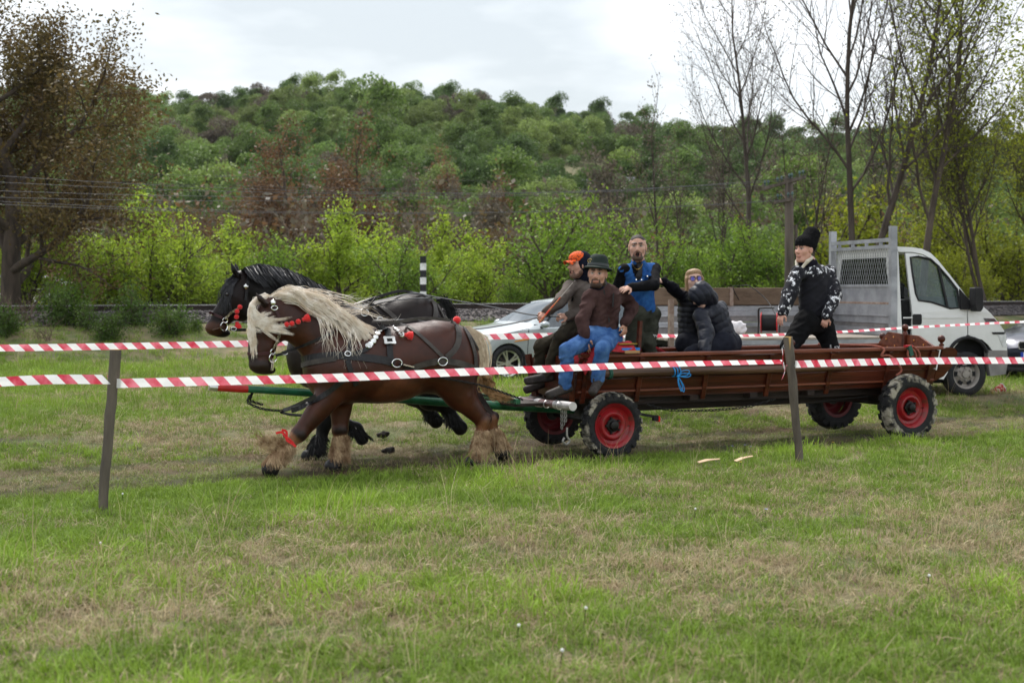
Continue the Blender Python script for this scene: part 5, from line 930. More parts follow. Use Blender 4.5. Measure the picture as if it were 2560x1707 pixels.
mshoe = mat('hiking_boot', (.012, .009, .008), .7, c2=(.04, .03, .026), scale=20, bump=.3, bscale=60); mden = fabric('denim', (.012, .055, .20), (.03, .12, .34), scale=9, bump=.35); mjean = fabric('blue_jeans', (.02, .062, .19), (.075, .165, .36), scale=7, bump=.35)
def limbs(b, G, P): pass
# -- driver: orange cap, navy hood, taupe softshell, reins in both hands
J = dict(head=(1447, 662, .17), neck=(1458, 695, .2), chest=(1462, 728, .2), pelvis=(1450, 818, .2), SL=(1424, 716, .12), SR=(1494, 716, .30), EL=(1396, 758, -.02), WL=(1366, 778, .02), ER=(1478, 778, .12), WR=(1420, 790, .0), HL=(1432, 822, .08), HR=(1462, 822, .26), KL=(1402, 842, -.12), AL=(1366, 938, -.02), TL=(1318, 950, 0), KR=(1352, 866, .18), AR=(1350, 955, .26), TR=(1316, 972, .26))
o, G, P, A = person('man driving with reins in both hands, orange camouflage cap under a navy hood', J, (-.88, -.48, .0), hs=1.17, mouth=.55, beard=1, hands=(('L', pv(1352, 786, .02)-pv(1366, 778, .02)+Vector((-.02, -.03, -.05)), (-.3, -.8, .5), 1, 1.15), ('R', pv(1395, 790, 0)-pv(1420, 790, 0), (-.1, -.8, .6), -1, 1.1)), skin=(.50, .28, .21))
s, ax = top(G, 1.08, 1.45, .13, down=.02); mta = fabric('taupe_softshell', (.085, .068, .058), (.14, .118, .105), scale=5, bump=.3, bscale=12); jk = cloth('jacket', s, mta, o, seed=3)
MB().ribbon([Vector(G['chest'])+Vector((-.075-.02*i, -.13-.01*i, .09-.05*i)) for i in range(5)], .016, (-.5, -.85, 0), .006).done('chest_zip', mleather, jk)
cloth('trousers', trousers(G), fabric('dark_olive_trousers', (.016, .013, .009), (.036, .03, .02), scale=5), o, seed=5)
for q in 'LR': cloth('boot', shoe(G, q, (.5, 0, -1)), mshoe, o, .009, .001)
s = SDF(); c = P(0, -.035, .03); s.ell(c, (.112, .125, .126), A, .03, 0); s.cap(P(0, -.05, -.03), G['neck']+arr((0.02, .02, -.02)), .105, .115, .05, 0); s.ell(P(0, .105, -.02), (.078, .11, .14), A, .02, -1, True)
mnav = fabric('navy_hood', (.004, .0055, .013), (.009, .011, .022)); cloth('hood', s, mnav, o, .009, .003, 7)
for x in (-.03, .05): MB().tube(catmull([Vector(P(x, .06, -.13)), Vector(P(x*1.2, .10, -.2)), Vector(P(x*1.1, .10, -.30))], 4), .005, 5).done('drawstring', mleather, o)
mor = mat('orange_camo', (.75, .10, .012), .8, c2=(.16, .03, .01), scale=42, lo=.52, hi=.56); s = SDF(); s.ell(P(0, .0, .062), (.081*1.17, .103*1.17, .072*1.17), A, .02, 0); s.ell(P(0, .0, -.035), (.15, .17, .09), A, .01, 0, True); cp = cloth('cap', s, mor, o, .0075, .001)
Q = [(x, math.sqrt(max(0, 1-(x/.085)**2))*.075+.085) for x in np.linspace(-.078, .078, 9)]; b = MB(); n_ = len(Q); pts = [Vector(P(x, .072, .045)) for x, _ in Q]+[Vector(P(x*.95, y, .038-6*x*x)) for x, y in Q]; b.add(pts, [(i, i+1, n_+i+1, n_+i) for i in range(n_-1)]); bo = b.done('brim', mor, cp); bo.modifiers.new('t', 'SOLIDIFY').thickness = .006
w0 = Vector(G['WL'])+Vector((-.06, -.03, -.01)); wh = thing('whip', 'thin whip with red-wrapped handle in the driver hand', 'whip', w0); p1 = pv(1432, 706, -.12); MB().tube([pv(1348, 806, -.05), pv(1376, 772, -.1), pv(1402, 742, -.12)], [.011, .010, .006], 7).done('handle', mat('whip_handle', (.45, .2, .08), .6, c2=(.6, .05, .02), scale=28, lo=.48, hi=.52), wh); MB().tube([pv(1402, 742, -.12), p1], [.006, .004], 5).done('shaft', mat('whip_shaft', (.5, .45, .4), .6), wh)
# -- man with the felt hat
J = dict(head=(1494, 684, -.42), neck=(1502, 714, -.38), chest=(1514, 742, -.36), pelvis=(1505, 836, -.36), SL=(1474, 738, -.42), SR=(1558, 736, -.28), EL=(1456, 800, -.50), WL=(1462, 842, -.56), ER=(1580, 768, -.24), WR=(1562, 808, -.48), HL=(1486, 842, -.44), HR=(1526, 842, -.34), KL=(1418, 876, -.62), AL=(1412, 966, -.58), TL=(1372, 985, -.60), KR=(1506, 872, -.78), AR=(1494, 948, -.74), TR=(1480, 978, -.82))
o, G, P, A = person('smiling bearded man in a green felt hat and brown jacket on the bench', J, (-.22, -.96, -.02), up=(.06, 0, 1), hs=1.18, beard=1, hands=(('L', (.10, -.10, -.8), (-.35, -.85, .25), -1, .35), ('R', (-.02, -.2, -1), (.75, -.6, 0), 1, .95)), skin=(.46, .25, .18), bc=(.045, .026, .02))
s, ax = top(G, 1.06, 1.5, .13, down=.055); mbj = fabric('brown_softshell', (.032, .015, .014), (.080, .045, .042), scale=5, bump=.3, bscale=12); jk = cloth('jacket', s, mbj, o, seed=11, amp=.012)
MB().ribbon([Vector(G['chest'])+Vector((.0+.012*i-.03, -.155+.002*i, .08-.07*i)) for i in range(6)], .014, (0, -1, 0), .006).done('zip', mleather, jk); MB().ribbon([Vector(G['chest'])+Vector((.075-.003*i, -.15, .045-.05*i)) for i in range(4)], .016, (.2, -1, 0), .006).done('pocket_zip', mleather, jk)
s = SDF(); s.cap(P(0, -.01, -.12), G['neck']+arr((0, 0, -.04)), .072, .085, .03, 0); s.cap(G['neck']+arr((-.08, -.03, -.05)), G['neck']+arr((.07, .02, -.03)), .045, .045, .03, 0); cloth('hoodie_collar', s, mnav, o, .009, .004)
s = SDF()
for x in (-1, 1): s.cap(G['neck']+arr((x*.05, -.065, -.06)), G['neck']+arr((x*.115, -.02, -.06)), .026, .02, .02, 0)
cloth('lapel', s, mbj, o, .009, .003)
cloth('jeans', trousers(G, .098, .076, .068), mjean, o, seed=13, amp=.013)
for q in 'LR': cloth('boot', shoe(G, q, (.2, -.2, -1)), mshoe, o, .009, .001)
mht = mat('green_felt', (.005, .012, .009), .85, c2=(.011, .022, .017), scale=20); up = Vector(P(0, 0, 1))-Vector(P(0, 0, 0)); up = (up.normalized()+Vector((.05, .12, 0))).normalized(); ho = MB().lathe([(-.034, .150), (-.018, .160), (-.006, .140), (.0, .118), (.03, .110), (.085, .100), (.118, .086), (.134, .062), (.126, .02), (.124, .001)], P(0, -.01, .062), up, 30, caps=False).done('felt_hat', mht, o, True); ho.modifiers.new('t', 'SOLIDIFY').thickness = .006
MB().lathe([(.006, .121), (.036, .114)], Vector(P(0, -.01, .062)), up, 28, caps=False).done('hat_band', mat('hat_band', (.028, .035, .035), .6), ho, True)
s = SDF(); s.ell(P(0, -.025, .02), (.096, .105, .09), A, .02, 0); s.ell(P(0, .085, -.03), (.10, .075, .11), A, .02, -1, True); cloth('hair', s, mat('dark_hair', (.012, .009, .008), .6, bump=.3, bscale=120), o, .008, .002)
b = MB(); c = Vector(P(.07, .045, .115)); b.tube([c+Vector((.022*math.cos(w), -.012*math.cos(w), .022*math.sin(w))) for w in np.linspace(0, 5.2, 10)], .004, 5); b.tube([c, c+Vector((.02, -.02, -.04))], .004, 5); b.done('hat_cord', mat('gold_cord', (.35, .25, .05), .5), ho)
# -- denim vest man, standing
J = dict(head=(1594, 618, .0), neck=(1596, 656, .05), chest=(1594, 690, .06), pelvis=(1603, 775, .10), SL=(1560, 672, .0), SR=(1636, 668, .12), EL=(1546, 715, .10), WL=(1558, 752, .12), ER=(1634, 712, -.18), WR=(1576, 718, -.36), HL=(1588, 790, .04), HR=(1622, 790, .16), KL=(1584, 860, -.02), AL=(1576, 935, .06), TL=(1562, 950, -.06), KR=(1620, 855, -.02), AR=(1640, 932, .06), TR=(1632, 948, -.06))
o, G, P, A = person('shouting man with shaved head in blue denim vest standing behind the bench', J, (-.10, -.99, .02), hs=1.18, mouth=1.0, beard=1, hands=(('R', pv(1550, 724, -.42)-pv(1576, 718, -.36), (.1, -.55, .85), -1, .3, 1.05, .2),), skin=(.50, .29, .22), bc=(.085, .055, .042))
mbt = fabric('black_knit', (.003, .003, .004), (.007, .007, .009)); s, ax = top(G, .96, 1.25, .105, down=.0); cloth('sweater', s, mbt, o, seed=21, amp=.005)
s, ax = top(G, 1.10, 1.5, .13, arms='', down=.03); f = unit((-.05, -1, 0)); s.cap(G['neck']+f*.14+arr((0, 0, -.02)), G['chest']+f*.17+arr((0, 0, -.14)), .085, .03, .012, -1, None, 1, True)

vs_ = cloth('denim_vest', s, mden, o, seed=23, amp=.005)
s = SDF()
for x in (-1, 1): s.cap(G['neck']+arr((x*.045, -.06, -.005)), G['neck']+arr((x*.10, -.075, -.085)), .024, .02, .02, 0, f, .6); s.cap(G['neck']+arr((x*.045, -.06, -.005)), G['neck']+arr((x*.06, .05, .02)), .024, .024, .02, 0, f, .8)
cloth('vest_collar', s, mden, o, .008, .002)
for x, z in ((-.095, -.03), (.095, -.02), (-.03, -.06), (.03, -.06)): p = Vector(G['chest'])+Vector((x, -.155, z+.02)); MB().lathe([(0, .009), (.004, .008)], p, (0, -1, .0), 10).done('button', mchrome, vs_)
for x in (-.095, .095): p = Vector(G['chest'])+Vector((x, -.142, .0)); MB().hexa([p+Vector(q) for q in ((-.045, -.006, -.0), (.045, -.006, -.0), (.045, .01, -.0), (-.045, .01, -.0), (-.045, 0, .03), (.045, 0, .03), (.045, .01, .03), (-.045, .01, .03))]).done('pocket_flap', mden, vs_, bevel=.003)
MB().tube(catmull([Vector(P(-.05, .03, -.155)), Vector(P(-.025, .085, -.20)), Vector(P(.0, .098, -.215)), Vector(P(.025, .085, -.20)), Vector(P(.05, .03, -.155))], 4), .004, 5).done('necklace', mat('gold', (.6, .4, .1), .25, 1.), o)
molv = fabric('olive_cargo', (.02, .022, .016), (.05, .053, .04), scale=6, bump=.35, bscale=12); tr = cloth('cargo_trousers', trousers(G, .11, .088, .078), molv, o, seed=25, amp=.013)
pk = Vector((G['HR']+G['KR'])/2)+Vector((.0, -.13, -.05)); MB().hexa([pk+Vector(q) for q in ((-.06, -.01, -.1), (.06, -.0, -.1), (.06, .05, -.1), (-.06, .09, -.1), (-.06, -.012, .06), (.06, -.002, .06), (.06, .09, .06), (-.06, .09, .06))]).done('cargo_pocket', molv, tr, bevel=.01)
MB().hexa([pk+Vector(q) for q in ((-.065, -.018, .03), (.065, -.008, .03), (.065, .05, .03), (-.065, .05, .03), (-.062, -.016, .075), (.062, -.006, .075), (.062, .05, .075), (-.062, .05, .075))]).done('pocket_flap', molv, tr, bevel=.008)
def text(name, body, p, size, m, par, rz=0, rx=90, ry=0, ext=.0008):
    cu = bpy.data.curves.new(name, 'FONT'); cu.body = body; cu.size = size; cu.align_x = 'CENTER'; cu.extrude = ext; tmp = bpy.data.objects.new(name, cu); COL.objects.link(tmp); dg = bpy.context.evaluated_depsgraph_get(); me = bpy.data.meshes.new_from_object(tmp.evaluated_get(dg)); bpy.data.objects.remove(tmp)
    me.transform(Matrix.Rotation(R(rz), 4, 'Z') @ Matrix.Rotation(R(rx), 4, 'X') @ Matrix.Rotation(R(ry), 4, 'Z')); me.transform(Matrix.Translation(Vector(p)-wloc(par))); return link(name, me, m, par)
mwt = mat('white_print', (.75, .75, .75), .7); text('print', 'NOXON', pk+Vector((.0, -.014, -.035)), .045, mwt, tr, 4)
for q in 'LR': cloth('boot', shoe(G, q), mshoe, o, .009, .001)
s = SDF(); s.ell(P(0, -.014, .040), (.0785*1.18, .1*1.18, .0825*1.18), A, .02, 0); s.ell(P(0, .09, .02), (.075, .075, .075), A, .02, -1, True); s.ell(P(0, .0, -.085), (.16, .16, .105), A, .02, -1, True); cloth('hair', s, mat('cropped_hair', (.03, .022, .018), .7, bump=.3, bscale=150), o, .007, .0)
# -- woman with glasses, arm stretched to the man in denim
J = dict(head=(1735, 702, .30), neck=(1738, 726, .36), chest=(1730, 768, .34), pelvis=(1728, 848, .30), SL=(1706, 738, .28), SR=(1768, 744, .42), EL=(1684, 722, .22), WL=(1660, 704, .18), ER=(1780, 790, .40), WR=(1765, 830, .3), HL=(1716, 858, .22), HR=(1745, 858, .36), KL=(1758, 872, -.04), AL=(1768, 935, .0), TL=(1768, 945, -.1), KR=(1775, 868, .16), AR=(1785, 930, .16), TR=(1785, 940, .05))
o, G, P, A = person('blonde woman with glasses and open mouth in a black quilted vest', J, (.08, -.98, .12), up=(-.05, .1, 1), hs=1.18, mouth=1.1, hands=(('L', (-.8, -.2, .25), (0, -.5, .8), 1, .3),), skin=(.56, .36, .29))
s, ax = top(G, .98, 1.4, .12, down=.0); cloth('sweater', s, fabric('black_sleeve', (.003, .003, .0055), (.007, .007, .011)), o, seed=31)
def puff(name, s, m, par, seed, lines, h=.0105):
    V, Fq, cv = s.mesh(h, 2); n = normals(V, Fq); d = lines(V); w = vn(V[:, 0]*16, V[:, 1]*16, V[:, 2]*9, seed); V = V+n*(.010*np.sqrt(np.abs(np.sin(d+.5*w)))-.006+.007*(.5-np.abs(w))+.003*vn(V[:, 0]*34, V[:, 1]*34, V[:, 2]*34, seed))[:, None]; return place(name, V, Fq, m, par, True)
s, ax = top(G, 1.12, 1.42, .125, arms='', down=.02); puff('quilted_vest', s, mat('black_quilt', (.003, .0035, .006), .5, spec=.25, c2=(.008, .0085, .013), scale=12), o, 33, lambda V: V[:, 2]*math.pi/.062)
cloth('leggings', trousers(G, .098, .07, .05), fabric('charcoal_leggings', (.008, .0085, .013), (.015, .016, .022)), o, seed=35, amp=.003)
for q in 'LR': cloth('shoe', shoe(G, q), mshoe, o, .01, .001)
mbl_ = mat('blonde_hair', (.20, .12, .06), .55, c2=(.36, .23, .12), scale=30, bump=.4, bscale=90, stretch=(1.001, 1, .2)); s = SDF(); s.ell(P(0, -.02, .04), (.098, .114, .092), A, .02, 0); s.ell(P(0, .012, .082), (.090, .086, .045), A, .03, 0)
for x in (-1, 1): s.cap(P(x*.075, .02, .02), P(x*.085, .01, -.11), .026, .02, .03, 0)
s.ell(P(0, .11, -.055), (.070, .075, .105), A, .01, -1, True); cloth('hair', s, mbl_, o, .007, .002)
b = MB()
for x in (-.034, .034): b.tube([Vector(P(x+.028*math.cos(w), .104, .012+.023*math.sin(w))) for w in np.linspace(0, 6.283, 14, endpoint=False)], .003, 5, closed=True)
b.tube([Vector(P(-.008, .106, .015)), Vector(P(.008, .106, .015))], .003, 5)
for x in (-1, 1): b.tube([Vector(P(x*.06, .102, .016)), Vector(P(x*.08, .0, .014))], .003, 5)
gl = b.done('glasses', mat('glasses_frame', (.015, .012, .02), .3), o); 
for x in (-.034, .034): MB().lathe([(-.001, .024), (.001, .024)], P(x, .102, .012), Vector(P(0, 1, 0))-Vector(P(0, 0, 0)), 14).done('lens', mat('blue_coated_lens', (.10, .08, .55), .08, spec=.9, alpha=.55), gl)
# -- person bent forward in a hooded puffer jacket
J = dict(head=(1750, 738, -.08), neck=(1766, 752, .0), chest=(1786, 786, .02), pelvis=(1812, 848, .0), SL=(1752, 786, -.16), SR=(1800, 768, .16), EL=(1766, 830, -.32), WL=(1761, 876, -.46), HL=(1806, 862, -.12), HR=(1822, 858, .12), KL=(1728, 882, -.22), AL=(1738, 960, -.2), TL=(1722, 970, -.25), KR=(1740, 876, .0), AR=(1745, 950, 0), TR=(1730, 960, 0), ER=(1790, 820, .2), WR=(1770, 850, .1))
o, G, P, A = person('person bent over in a hooded navy puffer jacket, hand with watch on the wagon rail', J, (-.75, -.25, -.6), up=(-.45, -.2, .85), hs=1.0, hands=(('L', (-.1, -.35, -.75), (-.2, -.85, .5), -1, .7),), skin=(.56, .36, .29))
s, ax = top(G, 1.2, 1.35, .125, sleeve=(.075, .062, .052), down=-.03); sp0 = G['chest']; sd = unit(G['pelvis']-G['chest']); sa0 = G['EL']; sad = unit(G['WL']-G['SL'])
mpf = mat('navy_puffer', (.004, .0055, .012), .5, spec=.25, c2=(.012, .0145, .026), scale=8, bump=.2, bscale=18); puff('puffer_jacket', s, mpf, o, 41, lambda V: ((V-sp0)@sd)*math.pi/.085)
s = SDF(); s.ell(P(0, -.0, .01), (.108, .14, .125), A, .04, 0); s.ell(P(0, -.07, .045), (.085, .075, .085), A, .05, 0); s.cap(P(0, -.06, -.03), G['neck']+arr((.02, .0, .02)), .10, .115, .05, 0); s.ell(P(0, .15, -.045), (.065, .06, .09), A, .02, -1, True); puff('hood', s, mpf, o, 43, lambda V: ((V-arr(P(0, 0, 0)))@arr(A[1]))*math.pi/.075)
cloth('leggings', trousers(G, .115, .075, .055, .15), fabric('dark_leggings', (.009, .010, .016), (.018, .020, .03)), o, seed=45, amp=.003)
for q in 'LR': cloth('shoe', shoe(G, q), mshoe, o, .01, .001)
w = Vector(G['WL']); b = MB(); d = Vector(unit(G['WL']-G['EL'])); b.lathe([(-.012, .036), (.012, .036)], w-d*.005, d, 16, caps=False); b.done('watch_strap', mat('rose_strap', (.5, .3, .26), .5), o, True); c = w+Vector((.018, -.034, .0)); MB().hexa([c+Vector(q) for q in ((-.018, -.006, -.02), (.018, -.006, -.02), (.018, .004, -.02), (-.018, .004, -.02), (-.018, -.006, .02), (.018, -.006, .02), (.018, .004, .02), (-.018, .004, .02))]).done('watch_case', mat('watch_glass', (.01, .01, .012), .1, spec=.8), o, bevel=.004)
# -- man in the tall fur hat
J = dict(head=(2011, 624, -.02), neck=(2026, 656, .04), chest=(2034, 692, .05), pelvis=(2034, 790, .04), SL=(1994, 678, -.04), SR=(2072, 676, .12), EL=(1974, 735, -.10), WL=(1957, 781, -.16), ER=(2086, 736, -.08), WR=(2066, 790, -.2), HL=(2014, 806, -.04), HR=(2052, 806, .1), KL=(1972, 868, -.14), AL=(1962, 940, .0), TL=(1945, 955, -.06), KR=(2078, 868, -.06), AR=(2086, 945, .06), TR=(2072, 958, -.04))
o, G, P, A = person('smiling man in tall black fur hat and white-splashed black fleece standing at the rear', J, (-.78, -.62, .03), hs=1.18, hands=(('L', (-.35, -.25, -.75), (-.6, -.7, .3), -1, .7), ('R', (-.25, -.15, -.9), (-.1, -.95, .1), -1, 1.05)), skin=(.56, .31, .24))
s, ax = top(G, 1.16, 1.5, .135, sleeve=(.078, .066, .054), down=.06); V, Fq, cv = s.mesh(.0105, 2); V = folds(V, Fq, .011, 51); zz = V[:, 2]-G['chest'][2]; sp_ = np.clip(np.where(cv == 1, .95, ss(-.10, .02, zz)*.97), 0, 1)
mcam = mat('splashed_fleece', (.003, .003, .007), .9, c2=(.006, .006, .011), scale=10, bump=.2, bscale=20); nt = mcam.node_tree; N = nt.nodes; K = nt.links; bs = N['Principled BSDF']; a = N.new('ShaderNodeAttribute'); a.attribute_name = 'Col'; t = N.new('ShaderNodeTexCoord'); n1 = N.new('ShaderNodeTexNoise'); n1.inputs['Scale'].default_value = 13; n1.inputs['Detail'].default_value = 6; n1.inputs['Roughness'].default_value = .75; K.new(t.outputs['Object'], n1.inputs['Vector'])
mu = N.new('ShaderNodeMath'); mu.operation = 'MULTIPLY'; K.new(a.outputs['Fac'], mu.inputs[0]); K.new(n1.outputs['Fac'], mu.inputs[1]); rp = N.new('ShaderNodeValToRGB'); rp.color_ramp.elements[0].position = .535; rp.color_ramp.elements[1].position = .555; K.new(mu.outputs[0], rp.inputs[0]); x = N.new('ShaderNodeMixRGB'); K.new(rp.outputs[0], x.inputs[0]); K.new(bs.inputs['Base Color'].links[0].from_socket, x.inputs[1]); x.inputs[2].default_value = (.75, .76, .8, 1); K.new(x.outputs[0], bs.inputs['Base Color'])
jk = place('fleece_jacket', V, Fq, mcam, o, True, s.blur(np.stack([sp_]*3, 1), 2))
MB().tube([Vector(G['chest'])+Vector((-.085, -.135, .05-.045*i)) for i in range(4)], .005, 5).done('zip', mleather, jk)
s = SDF()
for x in (-1, 1): s.chainc([P(x*.05, -.05, -.08), P(x*.065, .03, -.12), P(x*.03, .085, -.20), P(x*.01, .10, -.25)], [.024, .024, .018, .012], .015, 0)
cloth('collar_lining', s, fabric('cream_fleece', (.5, .45, .36), (.62, .57, .48)), o, .008, .002); s = SDF(); s.cap(P(0, 0, -.12), G['neck']+arr((0, 0, -.02)), .074, .09, .02, 0); cloth('jacket_collar', s, fabric('black_fleece', (.006, .006, .011), (.011, .011, .018)), o, .009, .003)
tr = cloth('trousers', trousers(G, .125, .098, .082, .14), fabric('black_sweatpants', (.003, .003, .0035), (.007, .007, .008), bump=.35, bscale=12), o, seed=53, amp=.012)
for q in 'LR': cloth('shoe', shoe(G, q), mshoe, o, .01, .001)
kr = Vector(G['KR']); text('print', 'EX', kr+Vector((.055, -.10, -.025)), .07, mwt, tr, 22, 90, 12); text('print', 'CS', kr+Vector((.06, -.095, -.075)), .05, mwt, tr, 22, 90, 12); text('print', 'BEETUHNA', kr+Vector((-.035, -.112, -.03)), .026, mwt, tr, 5, 90, -82); text('print', 'CR', Vector(G['KL'])+Vector((-.075, -.075, -.0)), .05, mwt, tr, -40, 90, -60)
mfur = mat('black_fur', (.004, .004, .005), .95, c2=(.010, .010, .011), scale=60, bump=1., bscale=110, spec=.1); up = Vector(P(0, 0, 1))-Vector(P(0, 0, 0)); fr = Vector(P(0, 1, 0))-Vector(P(0, 0, 0)); ax_ = (up.normalized()*.80-fr.normalized()*.62).normalized(); s = SDF(); c = Vector(P(0, -.03, .055)); s.cap(arr(c), arr(c+ax_*.155), .110, .100, .02, 0); s.cap(arr(P(0, .02, .06)), arr(P(0, -.06, .06)), .103, .103, .03, 0); s.ell(P(0, .05, -.055), (.16, .15, .12), A, .01, -1, True); V, Fq, cv = s.mesh(.008, 1); V = wob(V, Fq, .003, 60, 5); place('fur_hat', V, Fq, mfur, o, True)
s = SDF(); s.ell(P(0, -.012, .04), (.079*1.18, .101*1.18, .0845*1.18), A, .02, 0); s.ell(P(0, .065, -.03), (.14, .14, .12), A, .01, -1, True); s.ell(P(0, -.05, -.07), (.16, .16, .095), A, .01, -1, True); cloth('hair', s, mat('short_dark_hair', (.02, .014, .011), .7, bump=.4, bscale=130), o, .007, .001)
# ================================================================ TRUCK
TF = Vector((math.cos(R(13)), math.sin(R(13)), 0)); TW = Vector((-math.sin(R(13)), math.cos(R(13)), 0)); TB = Vector((6.83, 20.4, 0)); TZ = .163
def T(l, w, z): return TB+TF*l+TW*w+Vector((0, 0, z))
def tp(px, py, w=0): t = (px-CX)/F; b = TB+TW*w; l = (t*b.y-b.x)/(TF.x-t*TF.y); p = b+TF*l; return l, H-(py-HY)/F*p.y
def z8(x, y, w=0): return tp(1960+x/3.408, 540+y/3.408, w)
truck = thing('pickup_truck', 'white flatbed truck with open cab door gap and mesh headboard behind the wagon', 'truck', T(-1, 1, TZ))
mwh = mat('white_van_paint', (.60, .61, .60), .35, c2=(.72, .73, .72), scale=2.5, coat=.5, lo=.3, hi=.7); mdir = mat('dirty_grey_plastic', (.16, .155, .15), .75, c2=(.24, .23, .22), scale=5); mal = mat('worn_aluminium', (.24, .25, .27), .5, .5, c2=(.38, .39, .42), scale=4, bump=.1); malr = mat('dark_alu_rib', (.22, .21, .21), .55, .4)
mgl = mat('tinted_glass', (.06, .11, .11), .03, spec=.9, alpha=.35); mint = mat('cab_interior', (.006, .0065, .008), .8); mrub = mat('black_rubber', (.006, .006, .007), .7, c2=(.013, .013, .015), scale=10); mrust = mat('rusty_steel', (.16, .09, .06), .8, c2=(.30, .24, .2), scale=9)
WD = 2.0
def ins(z): return max(0, z-1.42)*.15
def side(pts, w0, out, th=.03, holes=()):
    """panel in the cab side; points (l, z)"""
    f = (lambda l, z: T(l, ins(z), z)) if w0 == 0 else (lambda l, z: T(l, WD-ins(z), z))
    return MB().prism([f(*p) for p in pts], TW*(th if w0 == 0 else -th), [[f(*p) for p in h] for h in holes])
outl = [z8(*p) for p in ((1000, 256), (1130, 262), (1215, 275), (1290, 312), (1345, 370), (1440, 500), (1520, 615), (1570, 690), (1640, 735), (1700, 768), (1760, 825), (1820, 895), (1870, 965), (1893, 1020), (1900, 1080), (1900, 1142))]
door = [z8(*p) for p in ((1072, 312), (1130, 312), (1220, 330), (1295, 372), (1375, 465), (1460, 588), (1535, 690), (1560, 790), (1562, 1010), (1510, 1048), (1455, 1110), (1420, 1190), (1100, 1190), (1090, 1000), (1095, 830))]
win = [z8(*p) for p in ((1112, 348), (1180, 342), (1282, 364), (1340, 420), (1420, 520), (1490, 622), (1500, 782), (1420, 786), (1330, 755), (1260, 732), (1152, 716), (1134, 660), (1120, 500))]
for w0, nm in ((0, 'door'), (1, 'door')):
    d = side(door, w0, 1, .035, [win]).done(nm, mwh, truck); cw = [sum(p[i] for p in win)/len(win) for i in (0, 1)]
    f = lambda l, z, o=.012: T(l, (ins(z)+o) if w0 == 0 else WD-ins(z)-o, z)
    MB().prism([f(cw[0]+(l-cw[0])*1.01, cw[1]+(z-cw[1])*1.01, .014) for l, z in win], TW*.005).done('window_pane', mgl, d)
    MB().tube([f(l, z, -.002) for l, z in win], .016, 6, closed=True).done('window_seal', mrub, d, True); a, c_ = z8(1345, 420), z8(1396, 785); MB().beam(f(*a, -.001), f(*c_, -.001), .03, .03, TF).done('quarter_bar', mrub, d)
    l0, z0 = z8(1133, 880); MB().prism([f(l0+x, z0+y, -.012) for x, y in ((-.07, -.08), (.05, -.08), (.075, -.06), (.075, .06), (.06, .08), (-.06, .08), (-.075, .065), (-.075, -.06))], TW*(.012 if w0 == 0 else -.012)).done('handle', mrub, d, bevel=.004)
    l0, z0 = z8(1480, 862); MB().beam(f(l0-.9, z0, -.004), f(l0+.1, z0, -.004), .008, .02).done('crease', mwh, d)
    fl = [z8(*p) for p in ((1570, 790), (1572, 1012), (1620, 1032), (1690, 1052), (1745, 1100), (1775, 1142))]
    side([z8(1570, 700)]+outl[8:]+fl[::-1], w0, 1).done('front_wing', mwh, truck)
    side([z8(945, 252), z8(1003, 256), z8(1012, 320), z8(1016, 1190), z8(945, 1190)], w0, 1).done('rear_pillar', mwh, truck)
    side(outl[:8]+[z8(1566, 780), z8(1543, 690), z8(1468, 582), z8(1382, 458), z8(1300, 364), z8(1222, 322), z8(1130, 303), z8(1016, 303)], w0, 1).done('roof_pillar', mwh, truck)
    ar = [z8(1565+168*math.cos(a), 1205+168*math.sin(a)*1.02) for a in np.linspace(R(185), R(345), 15)]
    o_ = -.012 if w0 == 0 else -.012; MB().tube([f(l, z, -.006) for l, z in ar], .028, 6).done('arch_trim', mrub, truck, True)
    bp = [z8(*p) for p in ((1735, 1142), (1902, 1142), (1905, 1250), (1890, 1345), (1760, 1362), (1740, 1250))]; side(bp, w0, 1, .1).done('bumper_end', mdir, truck)
    l0, z0 = z8(1750, 885); MB().prism([f(*z8(*p), -.006) for p in ((1700, 868), (1790, 872), (1815, 900), (1720, 905))], TW*(.01 if w0 == 0 else -.01)).done('indicator', mat('smoked_lens', (.03, .03, .035), .1, spec=.8), truck)
    MB().prism([f(*z8(*p), -.008) for p in ((1768, 988), (1882, 986), (1875, 1006), (1780, 1006))], TW*(.01 if w0 == 0 else -.01)).done('trim_strip', mrub, truck)
    MB().prism([f(*z8(*p), -.008) for p in ((1820, 1010), (1885, 1008), (1897, 1060), (1897, 1110), (1862, 1112))], TW*(.02 if w0 == 0 else -.02)).done('headlamp', mat('headlamp_glass', (.6, .62, .64), .08, spec=.9, coat=1.), truck)
    sk_ = [z8(*p) for p in ((945, 1192), (1420, 1192), (1395, 1330), (1360, 1390), (1240, 1380), (945, 1380))]; side(sk_, w0, 1, .12).done('sill_panel', mwh, truck)
    # mirror
    q = [z8(*p) for p in ((1570, 608), (1630, 606), (1643, 640), (1642, 780), (1620, 812), (1580, 808), (1568, 760))]; sg = -1 if w0 == 0 else 1; base = 0 if w0 == 0 else WD
    MB().prism([T(l, base+sg*.02, z) for l, z in q], TW*sg*.17).done('mirror', mrub, truck, bevel=.012); MB().prism([T(l, base+(-.0 if w0 == 0 else 0), z) for l, z in [z8(*p) for p in ((1490, 620), (1575, 720), (1575, 795), (1500, 795))]], TW*sg*.03).done('mirror_mount', mrub, truck)
